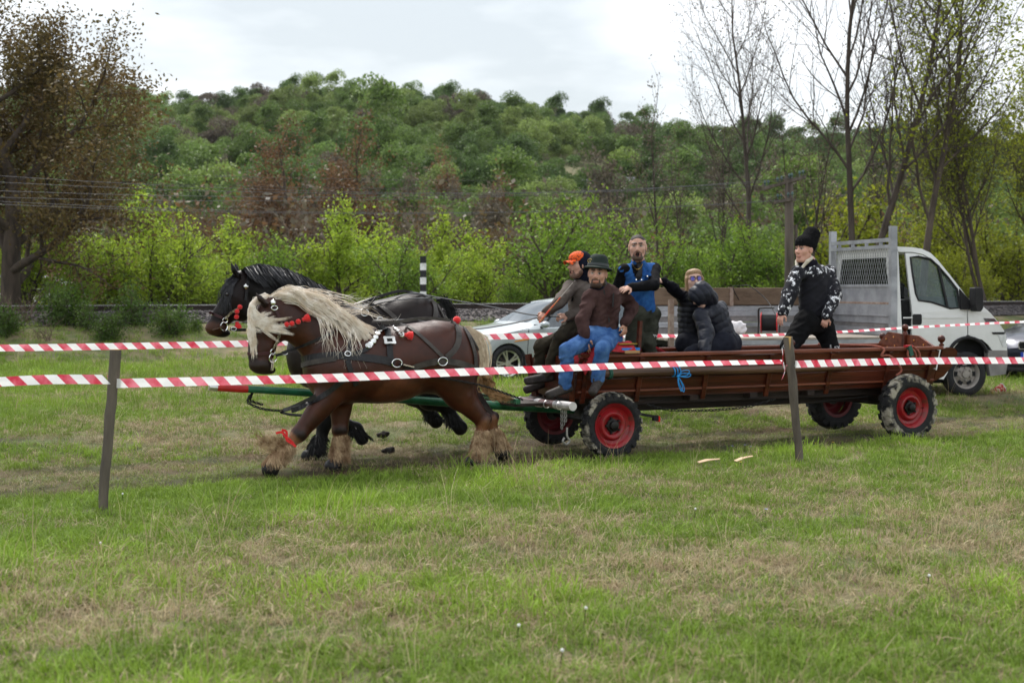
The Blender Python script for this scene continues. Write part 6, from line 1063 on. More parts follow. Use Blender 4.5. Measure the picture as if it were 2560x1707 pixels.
# skins across the cab
def across(pts, name, m, th=0): b = MB(); n = len(pts); b.add([T(l, ins(z)+.002, z) for l, z in pts]+[T(l, WD-ins(z)-.002, z) for l, z in pts], [(i, i+1, n+i+1, n+i) for i in range(n-1)]); return b.done(name, m, truck, True)
roof = [z8(945, 252)]+outl[:3]; across(roof+[outl[3]], 'roof', mwh); across(outl[3:8], 'windscreen', mgl); across(outl[7:], 'bonnet', mwh); across([z8(1904, 1142), z8(1907, 1250), z8(1892, 1345)], 'bumper', mdir)
lb, zb = z8(945, 1190); l_, z_ = z8(945, 252); bw = [T(l_, ins(1.1), 1.0), T(l_, WD, 1.0), T(l_, WD-ins(z_), z_), T(l_, ins(z_), z_)]
MB().prism(bw, TF*.02, [[T(l_, .20, 1.84), T(l_, 1.80, 1.84), T(l_, 1.72, 2.24), T(l_, .28, 2.24)]]).done('cab_back', mwh, truck); MB().prism([T(l_+.01, .18, 1.82), T(l_+.01, 1.82, 1.82), T(l_+.01, 1.74, 2.26), T(l_+.01, .26, 2.26)], TF*.005).done('rear_window', mat('dark_glass', (.008, .01, .01), .05, spec=.5, alpha=.8), truck)
for w in (.35, 1.0, 1.6):
    b = MB(); b.hexa([T(l_+.18+a, w+c_, z) for z, k in ((1.05, 1), (1.6, .9)) for a, c_ in ((0, -.24*k), (.14, -.24*k), (.14, .24*k), (0, .24*k))]); b.hexa([T(l_+.2+a, w+c_, z) for z in (1.62, 1.85) for a, c_ in ((0, -.13), (.09, -.13), (.09, .13), (0, .13))]); b.hexa([T(l_+.2+a, w+c_, z) for z in (.95, 1.1) for a, c_ in ((0, -.24), (.5, -.24), (.5, .24), (0, .24))]); b.done('seat', mint, truck, bevel=.02)
b = MB(); b.hexa([T(l, w, z) for z in (.6, .62) for l, w in ((l_, .05), (l_+1.5, .05), (l_+1.5, 1.95), (l_, 1.95))]); b.hexa([T(l, w, z) for z in (1.15, 1.42) for l, w in ((l_+1.05, .06), (l_+1.5, .06), (l_+1.5, 1.94), (l_+1.05, 1.94))]); b.done('dashboard', mint, truck)
# headboard
H0 = z8(908, 990)[0]; hb_ = MB()
for w in (0.02, 1.98): hb_ = MB().hexa([T(H0+a, w+c_, z) for z in (.98, 2.70) for a, c_ in ((0, -.04), (.10, -.04), (.10, .04), (0, .04))]).done('headboard_post', mal, truck)
for z in (2.50,): MB().beam(T(H0+.03, .06, z), T(H0+.03, 1.94, z), .05, .055).done('top_bar', mal, truck)
for w in (.35, .8, 1.25, 1.7): MB().beam(T(H0+.03, w, 2.40), T(H0+.03, w, 2.475), .04, .04, TF).done('stub', mal, truck)
for z, hgt in ((2.40, .05), (1.82, .04), (1.555, .03)): MB().beam(T(H0+.02, .06, z), T(H0+.02, 1.94, z), .04, hgt).done('headboard_rail', mal if z > 1.6 else mrust, truck)
MB().hexa([T(H0+a, w, z) for z in (1.56, 1.80) for a, w in ((.02, .06), (.035, .06), (.035, 1.94), (.02, 1.94))]).done('headboard_sheet', mal, truck)
for z0, z1, o_, m in ((1.36, 1.54, .0, mal), (1.25, 1.36, .03, mal), (1.19, 1.25, .05, malr), (1.08, 1.19, .03, mal)): MB().hexa([T(H0+o_+a, w, z) for z in (z0+.002, z1-.002) for a, w in ((.0, .06), (.02, .06), (.02, 1.94), (.0, 1.94))]).done('headboard_sheet', m, truck)
b = MB()                                            # expanded metal mesh
for k in range(-10, 31):
    for dr in (1, -1):
        w0, w1 = k*.075, k*.075+.56*.42*dr*1.0; z0, z1 = 1.84, 2.38
        P = []
        for s_ in np.linspace(0, 1, 2):
            P.append((w0+(w1-w0)*s_, z0+(z1-z0)*s_))
        (wa, za), (wb_, zb_) = P
        if max(wa, wb_) < .06 or min(wa, wb_) > 1.94: continue
        def clipw(wa, za, wb_, zb_):
            for lim, sg in ((.06, 1), (1.94, -1)):
                if (wa-lim)*sg < 0: t = (lim-wa)/(wb_-wa); wa, za = lim, za+(zb_-za)*t
                if (wb_-lim)*sg < 0: t = (lim-wa)/(wb_-wa); wb_, zb_ = lim, za+(zb_-za)*t
            return wa, za, wb_, zb_
        wa, za, wb_, zb_ = clipw(wa, za, wb_, zb_); b.beam(T(H0+.015+.004*dr, wa, za), T(H0+.015+.004*dr, wb_, zb_), .003, .007, TW)
b.done('wire_mesh', mal, truck)
# bed
BL = H0-3.45; mply = mat('weathered_plank', (.20, .17, .14), .9, c2=(.36, .32, .28), scale=5, bump=.3, stretch=(.2, 2, 2))
for i in range(8): MB().hexa([T(l, .0+i*.25, z) if False else T(l, i*.25+q, z) for z in (1.03, 1.06) for l, q in ((BL, .004), (H0, .004), (H0, .246), (BL, .246))]).done('bed_plank', mply, truck)
MB().hexa([T(l, w, z) for z in (.96, 1.027) for l, w in ((BL, .0), (H0+.05, .0), (H0+.05, .05), (BL, .05))]).done('bed_edge', mal, truck); MB().hexa([T(l, w, z) for z in (.94, 1.026) for l, w in ((BL, 1.95), (H0, 1.95), (H0, 2.0), (BL, 2.0))]).done('bed_edge', mal, truck)
for z0, z1, o_, m in ((1.065, 1.17, 0, malr), (1.17, 1.24, -.03, mal), (1.24, 1.34, .0, malr), (1.34, 1.42, -.03, mal), (1.42, 1.50, 0, mal)): MB().hexa([T(l, 1.97+o_+q, z) for z in (z0+.002, z1-.002) for l, q in ((BL, 0), (H0-.01, 0), (H0-.01, .02), (BL, .02))]).done('dropside_rib', m, truck)
mbw = mat('brown_sideboard', (.085, .055, .035), .85, c2=(.16, .11, .075), scale=5, bump=.35, stretch=(.3, 2, 2))
for l0, l1 in ((BL, BL+1.72), (BL+1.74, H0-.02)): MB().hexa([T(l, 1.94+q, z) for z in (1.515, 1.79) for l, q in ((l0, 0), (l1, 0), (l1, .06), (l0, .06))]).done('wood_sideboard', mbw, truck, bevel=.01)
MB().hexa([T(l, 1.925+q, z) for z in (1.5, 1.80) for l, q in ((BL+1.70, 0), (BL+1.76, 0), (BL+1.76, .09), (BL+1.70, .09))]).done('sideboard_strap', mrust, truck)
for w in (.03, 1.96): MB().hexa([T(BL+a, w+c_, z) for z in (.95, 1.62) for a, c_ in ((0, -.035), (.07, -.035), (.07, .035), (0, .035))]).done('rear_post', mrust, truck)
for w in (.55, 1.45): MB().hexa([T(l, w+q, z) for z in (.68, .94) for l, q in ((BL+.1, -.04), (1.0, -.04), (1.0, .04), (BL+.1, .04))]).done('chassis_rail', mint, truck)
for l in np.arange(BL+.2, H0, .6): MB().hexa([T(l+a, w, z) for z in (.94, 1.028) for a, w in ((0, .06), (.06, .06), (.06, 1.94), (0, 1.94))]).done('cross_member', mint, truck)
def road_wheel(par, c, ax, Rr, w, m_rim, style, rr):
    t = bpy.data.objects.new('wheel', None); COL.objects.link(t); t.parent = par; t.location = Vector(c)-wloc(par); h = w/2
    MB().lathe([(-h*.8, rr), (-h, rr+.03), (-h, Rr-.04), (-h*.75, Rr), (h*.75, Rr), (h, Rr-.04), (h*1.03, rr+.05), (h, rr+.015), (h*.8, rr)], c, ax, 36, caps=False).done('tyre', mrub, t, True)
    d, a, b_ = frame(ax)
    if style == 'steel':
        MB().lathe([(h*.8, rr), (h*.9, rr+.008), (h*.75, rr-.012), (h*.2, rr-.03), (h*.15, rr*.72), (h*.5, rr*.55), (h*.55, rr*.3), (h*.8, rr*.26), (h*.8, .001)], c, ax, 36, caps=False).done('rim', m_rim, t, True)
        for k in range(6): an = k*1.047; p = Vector(c)+d*h*.34+(a*math.cos(an)+b_*math.sin(an))*rr*.68; q = a*(-math.sin(an))+b_*math.cos(an); MB().beam(p-q*.035, p+q*.035, .05, .02, d).done('rim_slot', mint, t)
        for k in range(6): an = k*1.047+.5; p = Vector(c)+d*h*.55+(a*math.cos(an)+b_*math.sin(an))*rr*.44; MB().tube([p, p+d*.025], .016, 6).done('wheel_nut', m_rim, t)
    else:
        MB().lathe([(h*.8, rr), (h*.9, rr+.006), (h*.7, rr-.015), (-h*.3, rr-.02), (-h*.3, .02)], c, ax, 36, caps=False).done('rim', mat('dark_barrel', (.04, .04, .045), .5, .6), t, True); b = MB()
        for k in range(5):
            for e in (-.16, .16): an = k*1.2566+e; p0 = Vector(c)+d*h*.62+(a*math.cos(an*1.0-e*.5)+b_*math.sin(an-e*.5))*.05; p1 = Vector(c)+d*h*.74+(a*math.cos(an)+b_*math.sin(an))*(rr-.005); b.beam(p0, p1, .03, .03, d)
        b.lathe([(h*.55, .06), (h*.75, .055), (h*.78, .001)], c, ax, 14); b.lathe([(h*.70, rr-.012), (h*.86, rr+.004), (h*.70, rr-.03)], c, ax, 36, caps=False); b.done('spokes', m_rim, t, True)
mrimd = mat('dirty_steel_rim', (.24, .22, .20), .6, .4, c2=(.34, .31, .28), scale=9)
for w in (.11, 1.89): road_wheel(truck, T(0, w, TZ+.33), TW*(-1 if w < 1 else 1), .335, .2, mrimd, 'steel', .215)
for w in (.2, 1.8): road_wheel(truck, T(-2.95, w, TZ+.33), TW*(-1 if w < 1 else 1), .335, .34, mrimd, 'steel', .215)
MB().hexa([T(l, w, z) for z in (.35, 1.0) for l, w in ((-.42, .2), (.42, .2), (.42, 1.8), (-.42, 1.8))]).done('wheel_well', mint, truck)
# ---- things on the truck bed
t = thing('cable_reel', 'red cable reel wound with black cable standing on the truck bed', 'cable reel', T(BL+2.05, 1.2, 1.06)); c = T(BL+2.05, 1.2, 1.06+.19); ax = Vector((.97, -.24, 0)).normalized()
mrp = mat('red_plastic', (.5, .02, .025), .4)
for s_ in (-1, 1): MB().lathe([(-.006, .16), (.006, .16), (.006, .04), (-.006, .04)], c+ax*s_*.12, ax, 26).done('flange', mrp, t, True)
b = MB().lathe([(-.113, .115), (.113, .115)], c, ax, 24, caps=False)
for k in range(14): b.lathe([(-.009, .118), (-.005, .128), (.005, .128), (.009, .118)], c+ax*(-.105+k*.0162), ax, 24, caps=False)
b.done('wound_cable', mrub, t, True); d_, a_, b_ = frame(ax)
up_ = Vector((0, 0, 1)); MB().tube(catmull([c-ax*.16-up_*.19-a_*.12, c-ax*.16-up_*.19+a_*.12, c-ax*.16, c-ax*.16+up_*.2, c-ax*.1+up_*.225, c+ax*.08+up_*.225], 4), .013, 6).done('stand', mblk, t, True); MB().tube([c-ax*.16-up_*.185, c+ax*.16-up_*.185, c+ax*.16], .012, 6).done('stand', mblk, t, True)
tag(MB().tube(catmull([c+ax*.1+up_*.12, c+ax*.16+up_*.35+TW*.5, T(BL+2.05, 1.93, 1.81), T(BL+1.9, 2.02, 1.82), T(BL+1.75, 1.93, 1.80), T(BL+1.85, 1.92, 1.6)], 6), .007, 5).done('loose_cable', mrub, None, True), 'loose black cable end looping from the reel over the brown sideboard', 'cable')
s = SDF(); p = arr(T(BL+1.38, .9, 1.06)); s.ell(p+arr((0, 0, .11)), (.11, .12, .12), None, .05, 0); s.ell(p+arr((.07, 0, .12)), (.09, .09, .08), None, .05, 0); V, Fq, cv = s.mesh(.02, 2); V = folds(V, Fq, .03, 3); tag(place('sack', V, Fq, mat('white_sack', (.62, .6, .62), .7, bump=.4, bscale=20), None, True), 'white sack lying on the truck bed behind the bent person', 'sack')
# ================================================================ CARS
def car(label, C, paint, plate=None, detail=True, name='parked_car'):
    """C(l, w, z): l back from the front bumper, w from the centre line (- is the side with the near mirror)"""
    root = thing(name, label, 'car', C(2.3, 0, 0)); Ls = np.array([0, .06, .2, .45, .9, 1.35, 1.6, 2.1, 2.6, 3.3, 3.9, 4.3, 4.6, 4.78]); top_ = np.array([.58, .66, .74, .83, .93, 1.0, 1.13, 1.41, 1.48, 1.46, 1.33, 1.16, 1.06, .85]); belt = np.array([.50, .58, .67, .76, .87, .93, .94, .955, .97, .99, 1.01, 1.02, 1.0, .8]); hw = np.array([.60, .72, .82, .885, .91, .915, .915, .915, .915, .91, .9, .87, .82, .72]); ht = np.array([.56, .66, .72, .76, .78, .76, .70, .60, .585, .58, .58, .62, .68, .66]); zb = np.array([.30, .25, .22, .20, .2, .2, .2, .2, .2, .2, .22, .25, .28, .34])
    ls = np.unique(np.concatenate([np.linspace(0, 4.78, 56), [1.35, 2.1, 3.45, 4.25]])); g_ = lambda a: np.interp(ls, Ls, a)
    def sm(a):
        for _ in range(2): a = np.concatenate([[a[0]], (a[:-2]+2*a[1:-1]+a[2:])/4, [a[-1]]])
        return a
    A_ = [sm(g_(a)) for a in (top_, belt, hw, ht, zb)]; rings = []
    for i, l in enumerate(ls):
        tp_, be, h_, t_, b_ = [a[i] for a in A_]; t_ = min(t_, h_*.97); r_ = [(h_*.9, b_), (h_*.975, b_+.06), (h_*1.0, b_+.2), (h_*1.0, be-.12), (h_*.985, be-.02), (h_*.96, be), (t_+(h_*.96-t_)*.5, (be+tp_-.05)/2), (t_, tp_-.05), (t_*.93, tp_-.015), (t_*.6, tp_+.005), (0, tp_+.015)]
        rings.append([(-x, z) for x, z in r_]+[(x, z) for x, z in r_[-2::-1]])
    n = len(rings[0]); V = [C(ls[i], x, z) for i in range(len(ls)) for x, z in rings[i]]; grp = {}
    for i in range(len(ls)-1):
        for k in range(n-1):
            lm = (ls[i]+ls[i+1])/2; kk = min(k, n-2-k); g = 'body'
            if 1.62 < lm < 4.05 and kk in (5, 6): g = 'side_window_near' if k < n/2 else 'side_window_far'
            if 1.38 < lm < 2.06 and kk >= 8: g = 'windscreen'
            if 3.5 < lm < 4.22 and kk >= 8: g = 'rear_window'
            if 1.38 < lm < 2.06 and kk in (7,): g = 'body'
            grp.setdefault(g, []).append((i*n+k, i*n+k+1, (i+1)*n+k+1, (i+1)*n+k))
    grp['body'] += [tuple(range(n)), tuple((len(ls)-1)*n+k for k in range(n-1, -1, -1))]
    for i in range(len(ls)-1): grp['body'].append((i*n, (i+1)*n, (i+1)*n+n-1, i*n+n-1))
    for g, fs in grp.items():
        used = sorted({v for f in fs for v in f}); mp_ = {v: q for q, v in enumerate(used)}; b = MB(); b.add([V[v] for v in used], [tuple(mp_[v] for v in f) for f in fs])
        o = b.done('body' if g == 'body' else g.replace('_near', '').replace('_far', ''), paint if g == 'body' else mcg, root, True)
        if g == 'body':
            for l in (.95, 3.80):
                for sg in (-1, 1):
                    cut = MB().lathe([(-.3, .36), (.3, .36)], C(l, sg*.85, .32), C(0, 1, 0)-C(0, 0, 0), 28).done('cut', mint); md = o.modifiers.new('b', 'BOOLEAN'); md.object = cut; md.operation = 'DIFFERENCE'; md.solver = 'EXACT'
                    dg = bpy.context.evaluated_depsgraph_get(); me = bpy.data.meshes.new_from_object(o.evaluated_get(dg)); o.modifiers.clear(); o.data = me; bpy.data.objects.remove(cut)
                    if not me.materials: me.materials.append(paint)
            o.data.set_sharp_from_angle(angle=R(35))
    for l in (.95, 3.80):
        for sg in (-1, 1): road_wheel(root, C(l, sg*.80, .32), (C(0, 1, 0)-C(0, 0, 0))*sg, .325, .21, mat('alloy', (.62, .62, .63), .3, .9), 'alloy', .232)
    for l in (.95, 3.80): MB().hexa([C(l+a, w, z) for z in (.3, .72) for a, w in ((-.34, -.55), (.34, -.55), (.34, .55), (-.34, .55))]).done('wheel_well', mint, root)
    MB().hexa([C(l, w, z) for z in (.5, 1.0) for l, w in ((1.5, -.8), (4.2, -.8), (4.2, .8), (1.5, .8))]).done('cabin', mint, root)
    for sg in (-1, 1):
        f = lambda l, z, o_: C(l, sg*(np.interp(l, Ls, hw)+o_), z)
        MB().prism([f(l, z, -.06 if l < .2 else -.012) for l, z in ((.14, .62), (.30, .58), (.60, .70), (.64, .77), (.35, .75), (.18, .70))], (C(0, sg, 0)-C(0, 0, 0))*.03).done('headlamp', mat('headlamp_glass', (.6, .62, .64), .08), root, bevel=.004); MB().prism([f(l, z, .012 if l > .3 else -.03) for l, z in ((.2, .645), (.5, .70), (.5, .72), (.2, .67))], (C(0, sg, 0)-C(0, 0, 0))*.012).done('indicator', mat('amber_lens', (.8, .3, .02), .3), root)
        if detail:
            b = MB()
            for P in (((1.30, .28), (1.34, .92)), ((2.45, .28), (2.5, .95)), ((3.4, .45), (3.5, .97))): b.tube([f(l, z, .001) for l, z in P], .005, 4)
            b.tube([f(l, z, .001) for l, z in ((.64, .80), (1.0, .86), (1.34, .93))], .004, 4); b.done('panel_gap', mint, root); MB().prism([f(l, z, .002) for l, z in ((1.05, .70), (1.34, .735), (1.34, .765), (1.08, .72))], (C(0, sg, 0)-C(0, 0, 0))*.012).done('side_repeater', mat('amber_lens', (.8, .3, .02), .3), root)
            MB().ball(C(1.62, sg*1.0, 1.0), .1, 14, (.9, 1.0, .62)).done('mirror', paint, root, True); MB().beam(C(1.6, sg*.88, .95), C(1.62, sg*.98, .97), .05, .03).done('mirror_arm', mrub, root)
            b = MB()
            for l in (2.40, 3.3): b.beam(f(l, .86, .025), f(l-.18, .855, .025), .02, .03)
            b.done('door_handle', paint, root); b = MB(); b.tube([C(1.62, sg*.885, .965), C(2.12, sg*.615, 1.385), C(2.62, sg*.60, 1.44), C(3.3, sg*.595, 1.42), C(3.85, sg*.61, 1.29)], .018, 5); b.tube([C(2.5, sg*.90, .97), C(2.55, sg*.60, 1.44)], .03, 5); b.done('window_trim', mrub, root)
    return root
mcg = mat('car_glass', (.05, .065, .08), .03, spec=1.)
msl = mat('silver_paint_car', (.40, .44, .46), .3, .35, c2=(.46, .50, .52), scale=2, coat=.8)
C1 = lambda l, w, z: L(2.09+l, 9.36+w, z+.14); c1 = car('silver car with alloy wheels parked facing left behind the wagon', C1, msl)
MB().tube([C1(2.5, -.25, 1.48), C1(2.62, -.25, 1.66)], .006, 5).done('aerial', mrub, c1); b = MB()
for w in (-.5, .1): b.tube([C1(1.42, w, 1.03), C1(1.48, w+.5, 1.06)], .008, 4)
b.done('wiper', mrub, c1); MB().tube([C1(2.15, -.60, 1.42), C1(2.6, -.6, 1.51), C1(3.4, -.6, 1.49)], .015, 5).done('roof_rail', msteel, c1)
hd = unit((.62, .78, 0)); sd_ = arr((-hd[1], hd[0], 0)); fc0 = arr(wp(2592, 900, 23.8)); fc0[2] = .15
C2 = lambda l, w, z: Vector(fc0+hd*l-sd_*w+arr((0, 0, z))); mdb = mat('dark_blue_paint', (.02, .024, .045), .25, .3, c2=(.03, .035, .06), scale=3, coat=.9)
c2_ = car('dark blue car with twin grille and number plate cut by the right edge', C2, mdb, detail=False)
for w in (-.17, .17):
    MB().prism([C2(-.02, w+x, z) for x, z in ((-.13, .56), (.13, .56), (.155, .64), (.12, .70), (-.12, .70), (-.155, .64))], C2(.06, 0, 0)-C2(0, 0, 0), ()).done('grille_frame', mchrome, c2_); MB().prism([C2(-.035, w+x, z) for x, z in ((-.11, .575), (.11, .575), (.13, .64), (.105, .685), (-.105, .685), (-.13, .64))], C2(.02, 0, 0)-C2(0, 0, 0)).done('grille', mint, c2_)
    b = MB()
    for k in range(7): b.beam(C2(-.045, w-.10+k*.033, .58), C2(-.045, w-.10+k*.033, .68), .006, .01)
    b.done('grille_bars', mblk, c2_)
pl = MB().hexa([C2(l, w, z) for z in (.40, .51) for l, w in ((-.05, -.26), (-.04, -.26), (-.04, .26), (-.05, .26))]).done('number_plate', mat('plate_white', (.8, .8, .8), .4), c2_); MB().hexa([C2(l, w, z) for z in (.40, .51) for l, w in ((-.053, -.26), (-.041, -.26), (-.041, -.215), (-.053, -.215))]).done('plate_band', mat('plate_blue', (.01, .06, .5), .4), pl)
an = math.degrees(math.atan2(sd_[1]*-1, sd_[0]*-1)); text('plate_number', 'PH 08', C2(-.052, .03, .42), .095, mblk, pl, an)
MB().hexa([C2(l, w, z) for z in (.16, .24) for l, w in ((-.06, -.72), (.1, -.72), (.1, .72), (-.06, .72))]).done('front_lip', mrub, c2_, bevel=.02); MB().hexa([C2(l, w, z) for z in (.25, .37) for l, w in ((-.015, -.5), (.05, -.5), (.05, .5), (-.015, .5))]).done('lower_intake', mint, c2_)
X3 = arr(wp(20, 760, 47)); C3 = lambda l, w, z: Vector(X3+arr((l-2.2, w*-1, z+.85-X3[2]))) ; car('white car half hidden by the bushes at the left edge', C3, mat('white_paint_car', (.7, .72, .75), .3, coat=.6), detail=False)
# ================================================================ TAPE AND POSTS
mtr = mat('tape_red', (.55, .028, .06), .3, c2=(.80, .26, .34), scale=5); mtw = mat('tape_white', (.80, .80, .82), .3, c2=(.88, .88, .9), scale=8)
for m_ in (mtr, mtw):                               # thin plastic lets the light through
    N = m_.node_tree.nodes; K = m_.node_tree.links; b = N['Principled BSDF']; tl_ = N.new('ShaderNodeBsdfTranslucent'); mi = N.new('ShaderNodeMixShader'); mi.inputs[0].default_value = .5; K.new(b.inputs['Base Color'].links[0].from_socket, tl_.inputs['Color']); K.new(b.outputs[0], mi.inputs[1]); K.new(tl_.outputs[0], mi.inputs[2]); K.new(mi.outputs[0], N['Material Output'].inputs['Surface'])
def tape_mesh(P, w, tilt=0., period=.19, seed=0, skew=.07):
    P = catmull(P, 24); S = [0]
    for i in range(1, len(P)): S.append(S[-1]+(P[i]-P[i-1]).length)
    S = np.array(S); A = np.array(P); at = lambda s: Vector([float(np.interp(s, S, A[:, k])) for k in range(3)]); V, Fc, Mi = [], [], []; s = 0; k = 0; sub = 2
    while s < S[-1]-.01:
        s1 = min(s+period/2, S[-1]); 
        for j in range(sub):
            a, c_ = s+(s1-s)*j/sub, s+(s1-s)*(j+1)/sub; n = len(V)
            for q in (a, c_):
                p = at(min(q, S[-1])); p2 = at(max(0, min(q-skew, S[-1]))); ti = tilt(q/S[-1]) if callable(tilt) else tilt; e = .012*math.sin(q*3.1+seed)
                n_ = L(0, -1)-L(0, 0); upv = Vector((0, 0, math.cos(ti)))+n_*math.sin(ti)
                V += [p-upv*w/2+n_*e, (p+p2)/2+n_*(e+.004*math.sin(q*9)), p2+upv*w/2+n_*e]
            Fc += [(n, n+3, n+4, n+1), (n+1, n+4, n+5, n+2)]; Mi += [k % 2]*2
        s = s1; k += 1
    return V, Fc, Mi
def tape(label, P, w=.075, tilt=0., seed=0, extra=None):
    V, Fc, Mi = tape_mesh(P, w, tilt, seed=seed)
    if extra:
        for E in extra:
            v2, f2, m2 = tape_mesh(E[0], E[1], E[2], period=E[3] if len(E) > 3 else .19, seed=3); n = len(V); V += v2; Fc += [tuple(i+n for i in f) for f in f2]; Mi += m2
    o = place('barrier_tape', V, Fc, [mtw, mtr], None); o.data.polygons.foreach_set('material_index', np.array(Mi, np.int32)); return tag(o, label, 'tape', 'red and white barrier tapes')
PV = -1.97
def gp(px, py, z=None): Y = H*F/(py-HY); p = wp(px, py, Y); return p
b1, b2 = gp(256, 1272), gp(2000, 1163); t1 = wp(289, 874, b1.y+.02); t2 = wp(1971, 842, b2.y-.02)
mpo = mat('stake_bark', (.06, .05, .042), .9, c2=(.15, .125, .10), scale=6, bump=.6, bscale=22, stretch=(1.001, 1, .2)); mcut = mat('cut_wood', (.45, .28, .10), .8)
def stake(label, b, t, r0, r1, seed):
    r = random.Random(seed); o = thing('stake', label, 'stake', b, 'stakes holding the tape'); n = 12; P = [b.lerp(t, i/n)+Vector((r.gauss(0, .003), r.gauss(0, .003), 0)) for i in range(n+1)]; P[0].z -= .15
    MB().tube(P, [(r0+(r1-r0)*i/n)*r.uniform(.93, 1.07) for i in range(n+1)], 12).done('shaft', mpo, o, True); return o
st1 = stake('grey-brown wooden stake leaning right at the left of the picture', b1, t1, .040, .046, 1); st2 = stake('wooden stake with a pale split at its top in front of the wagon', b2, t2, .040, .046, 2)
MB().tube([t1, t1+Vector((.0, 0, .004))], .040, 12).done('cut_top', mcut, st1); MB().tube([t2, t2+Vector((0, 0, .004))], .040, 12).done('cut_top', mcut, st2); MB().prism([t2+Vector((x, -.047, z)) for x, z in ((-.008, .0), (.018, .0), (.012, -.08), (.006, -.13), (.0, -.08))], (0, -.003, 0)).done('split', mcut, st2)
wr = lambda c, r, z: [c+Vector((r*math.cos(w), r*math.sin(w), z*i/14)) for i, w in enumerate(np.linspace(0, 6.283, 15))]
q1 = b1.lerp(t1, .80); q2 = b2.lerp(t2, .81)
tape('near barrier tape left of the left stake', [pv(-60, 957, -2.0), pv(120, 948, -1.99), q1+Vector((0, -.05, .02))], seed=1)
tape('long near barrier tape stretched between the two stakes across horses and wagon', [q1+Vector((.04, -.04, -.01)), pv(762, 946, -1.97), pv(1197, 928, -1.99), pv(1633, 911, -2.02), q2+Vector((-.05, -.03, .0))], tilt=lambda f: .2+.75*f*f, seed=2, extra=[(wr(q1, .049, .03), .07, 0., .3), (wr(q2+Vector((0, 0, -.03)), .048, .04), .075, 0., .34), ([q2+Vector((-.10, -.06, .14)), q2+Vector((-.085, -.07, .05)), q2+Vector((-.10, -.06, .0)), q2+Vector((-.06, -.06, -.08)), q2+Vector((-.10, -.07, -.17))], .035, .3)])
tape('near barrier tape right of the stake in front of the wagon', [q2+Vector((.04, -.04, -.025)), pv(2280, 902, -1.98), pv(2640, 900, -1.95)], tilt=.25, seed=4)
tape('far barrier tape running behind the horses and in front of the truck', [pv(-60, 870, 1.6), pv(300, 865, 1.6), pv(620, 858, 1.6), pv(1190, 842, 1.6), pv(1500, 838, 1.6), pv(1830, 839, 1.6), pv(2100, 829, 1.6), pv(2330, 815, 1.6), pv(2640, 800, 1.6)], w=.072, tilt=lambda f: .15+.9*ss(.4, .6, f), seed=6)
# ================================================================ RAILWAY FURNITURE
mow = mat('grey_pole_wood', (.06, .048, .04), .9, c2=(.16, .13, .11), scale=5, bump=.6, bscale=16, stretch=(1.001, 1, .12)); pb = wp(1972, 700, 38.5); zg = gzf(pb.x, pb.y)
tel = thing('telegraph_pole', 'old grey wooden telegraph pole with two cross-arms behind the truck', 'pole', (pb.x, pb.y, zg)); zt = H+(725-438)/F*38.5
MB().tube([(pb.x, pb.y, zg-.3), (pb.x+.02, pb.y, 2.5), (pb.x, pb.y, zt)], [.15, .135, .115], 12).done('shaft', mow, tel, True); MB().tube([(pb.x+.26, pb.y+.1, zg-.2), (pb.x+.22, pb.y+.1, 3.6)], .05, 8).done('stub_pole', mow, tel, True)
mgi = mat('green_glass_insulator', (.015, .07, .06), .1, spec=.9, trans=.3); adir = Vector((CA*.55, SA*.55-.62, 0)).normalized()
def arm(px0, py0, px1, py1, name):
    a = wp(px0, py0, 38.9); c_ = wp(px1, py1, 38.1); MB().beam(a, c_, .08, .085).done(name, mow, tel); return a, c_
a, c_ = arm(1908, 472, 2014, 442, 'cross_arm'); a2, c2 = arm(1938, 505, 1983, 498, 'short_arm')
for A_, B_, fs in ((a, c_, (.04, .12, .34, .44, .62, .68, .86, .94)), (a2, c2, (.15, .35, .72, .95))):
    for f in fs: p = A_.lerp(B_, f)+Vector((0, -.01, .06)); MB().lathe([(0, .012), (.06, .012), (.06, .034), (.10, .042), (.14, .034), (.16, .012)], p, (0, 0, 1), 10).done('insulator', mgi, tel, True)
MB().beam(wp(1950, 478, 38.45), wp(1968, 500, 38.45), .02, .03).done('brace', mrust, tel)
mwire = mat('wire', (.10, .10, .11), .5, .5)
for i, (y0, y1, f0) in enumerate(((410, 462, .04), (428, 452, .34), (452, 445, .62), (470, 442, .9), (476, 500, .2), (484, 498, .8))):
    A_ = wp(1972+(f0-.5)*90, y1, 38.5); B_ = wp(-160, y0+18, 30+i*.12); P = [A_.lerp(B_, k/14)-Vector((0, 0, .35*4*(k/14)*(1-k/14))) for k in range(15)]
    tag(MB().tube(P, .005, 4).done('telegraph_wire', mwire), ['topmost', 'second', 'third', 'fourth', 'fifth', 'lowest'][i]+' of the thin wires strung left from the telegraph pole', 'wire', 'telegraph wires')
for i, y0 in enumerate((425, 448, 462)):
    A_ = wp(2700, y0+6, 58); B_ = wp(-160, y0-10, 58); tag(MB().tube([A_.lerp(B_, k/10)-Vector((0, 0, .5*4*(k/10)*(1-k/10))) for k in range(11)], .008, 4).done('power_line', mblk), ['upper', 'middle', 'lower'][i]+' dark power line crossing in front of the hill', 'wire', 'dark power lines')
# striped post
t = thing('striped_post', 'black and white striped marker post beside the track above the dark horse', 'post', wp(1058, 760, 37.6)); c = wp(1058, 640, 37.6)
for i in range(7): z0 = c.z-.195*(i+1); MB().hexa([Vector((c.x+x, c.y+y, z)) for z in (z0+.001, z0+.194) for x, y in ((-.082, -.06), (.082, -.06), (.082, .06), (-.082, .06))]).done('band', (mat('post_black', (.012, .012, .014), .6), mat('post_white', (.72, .72, .72), .6))[i % 2], t)
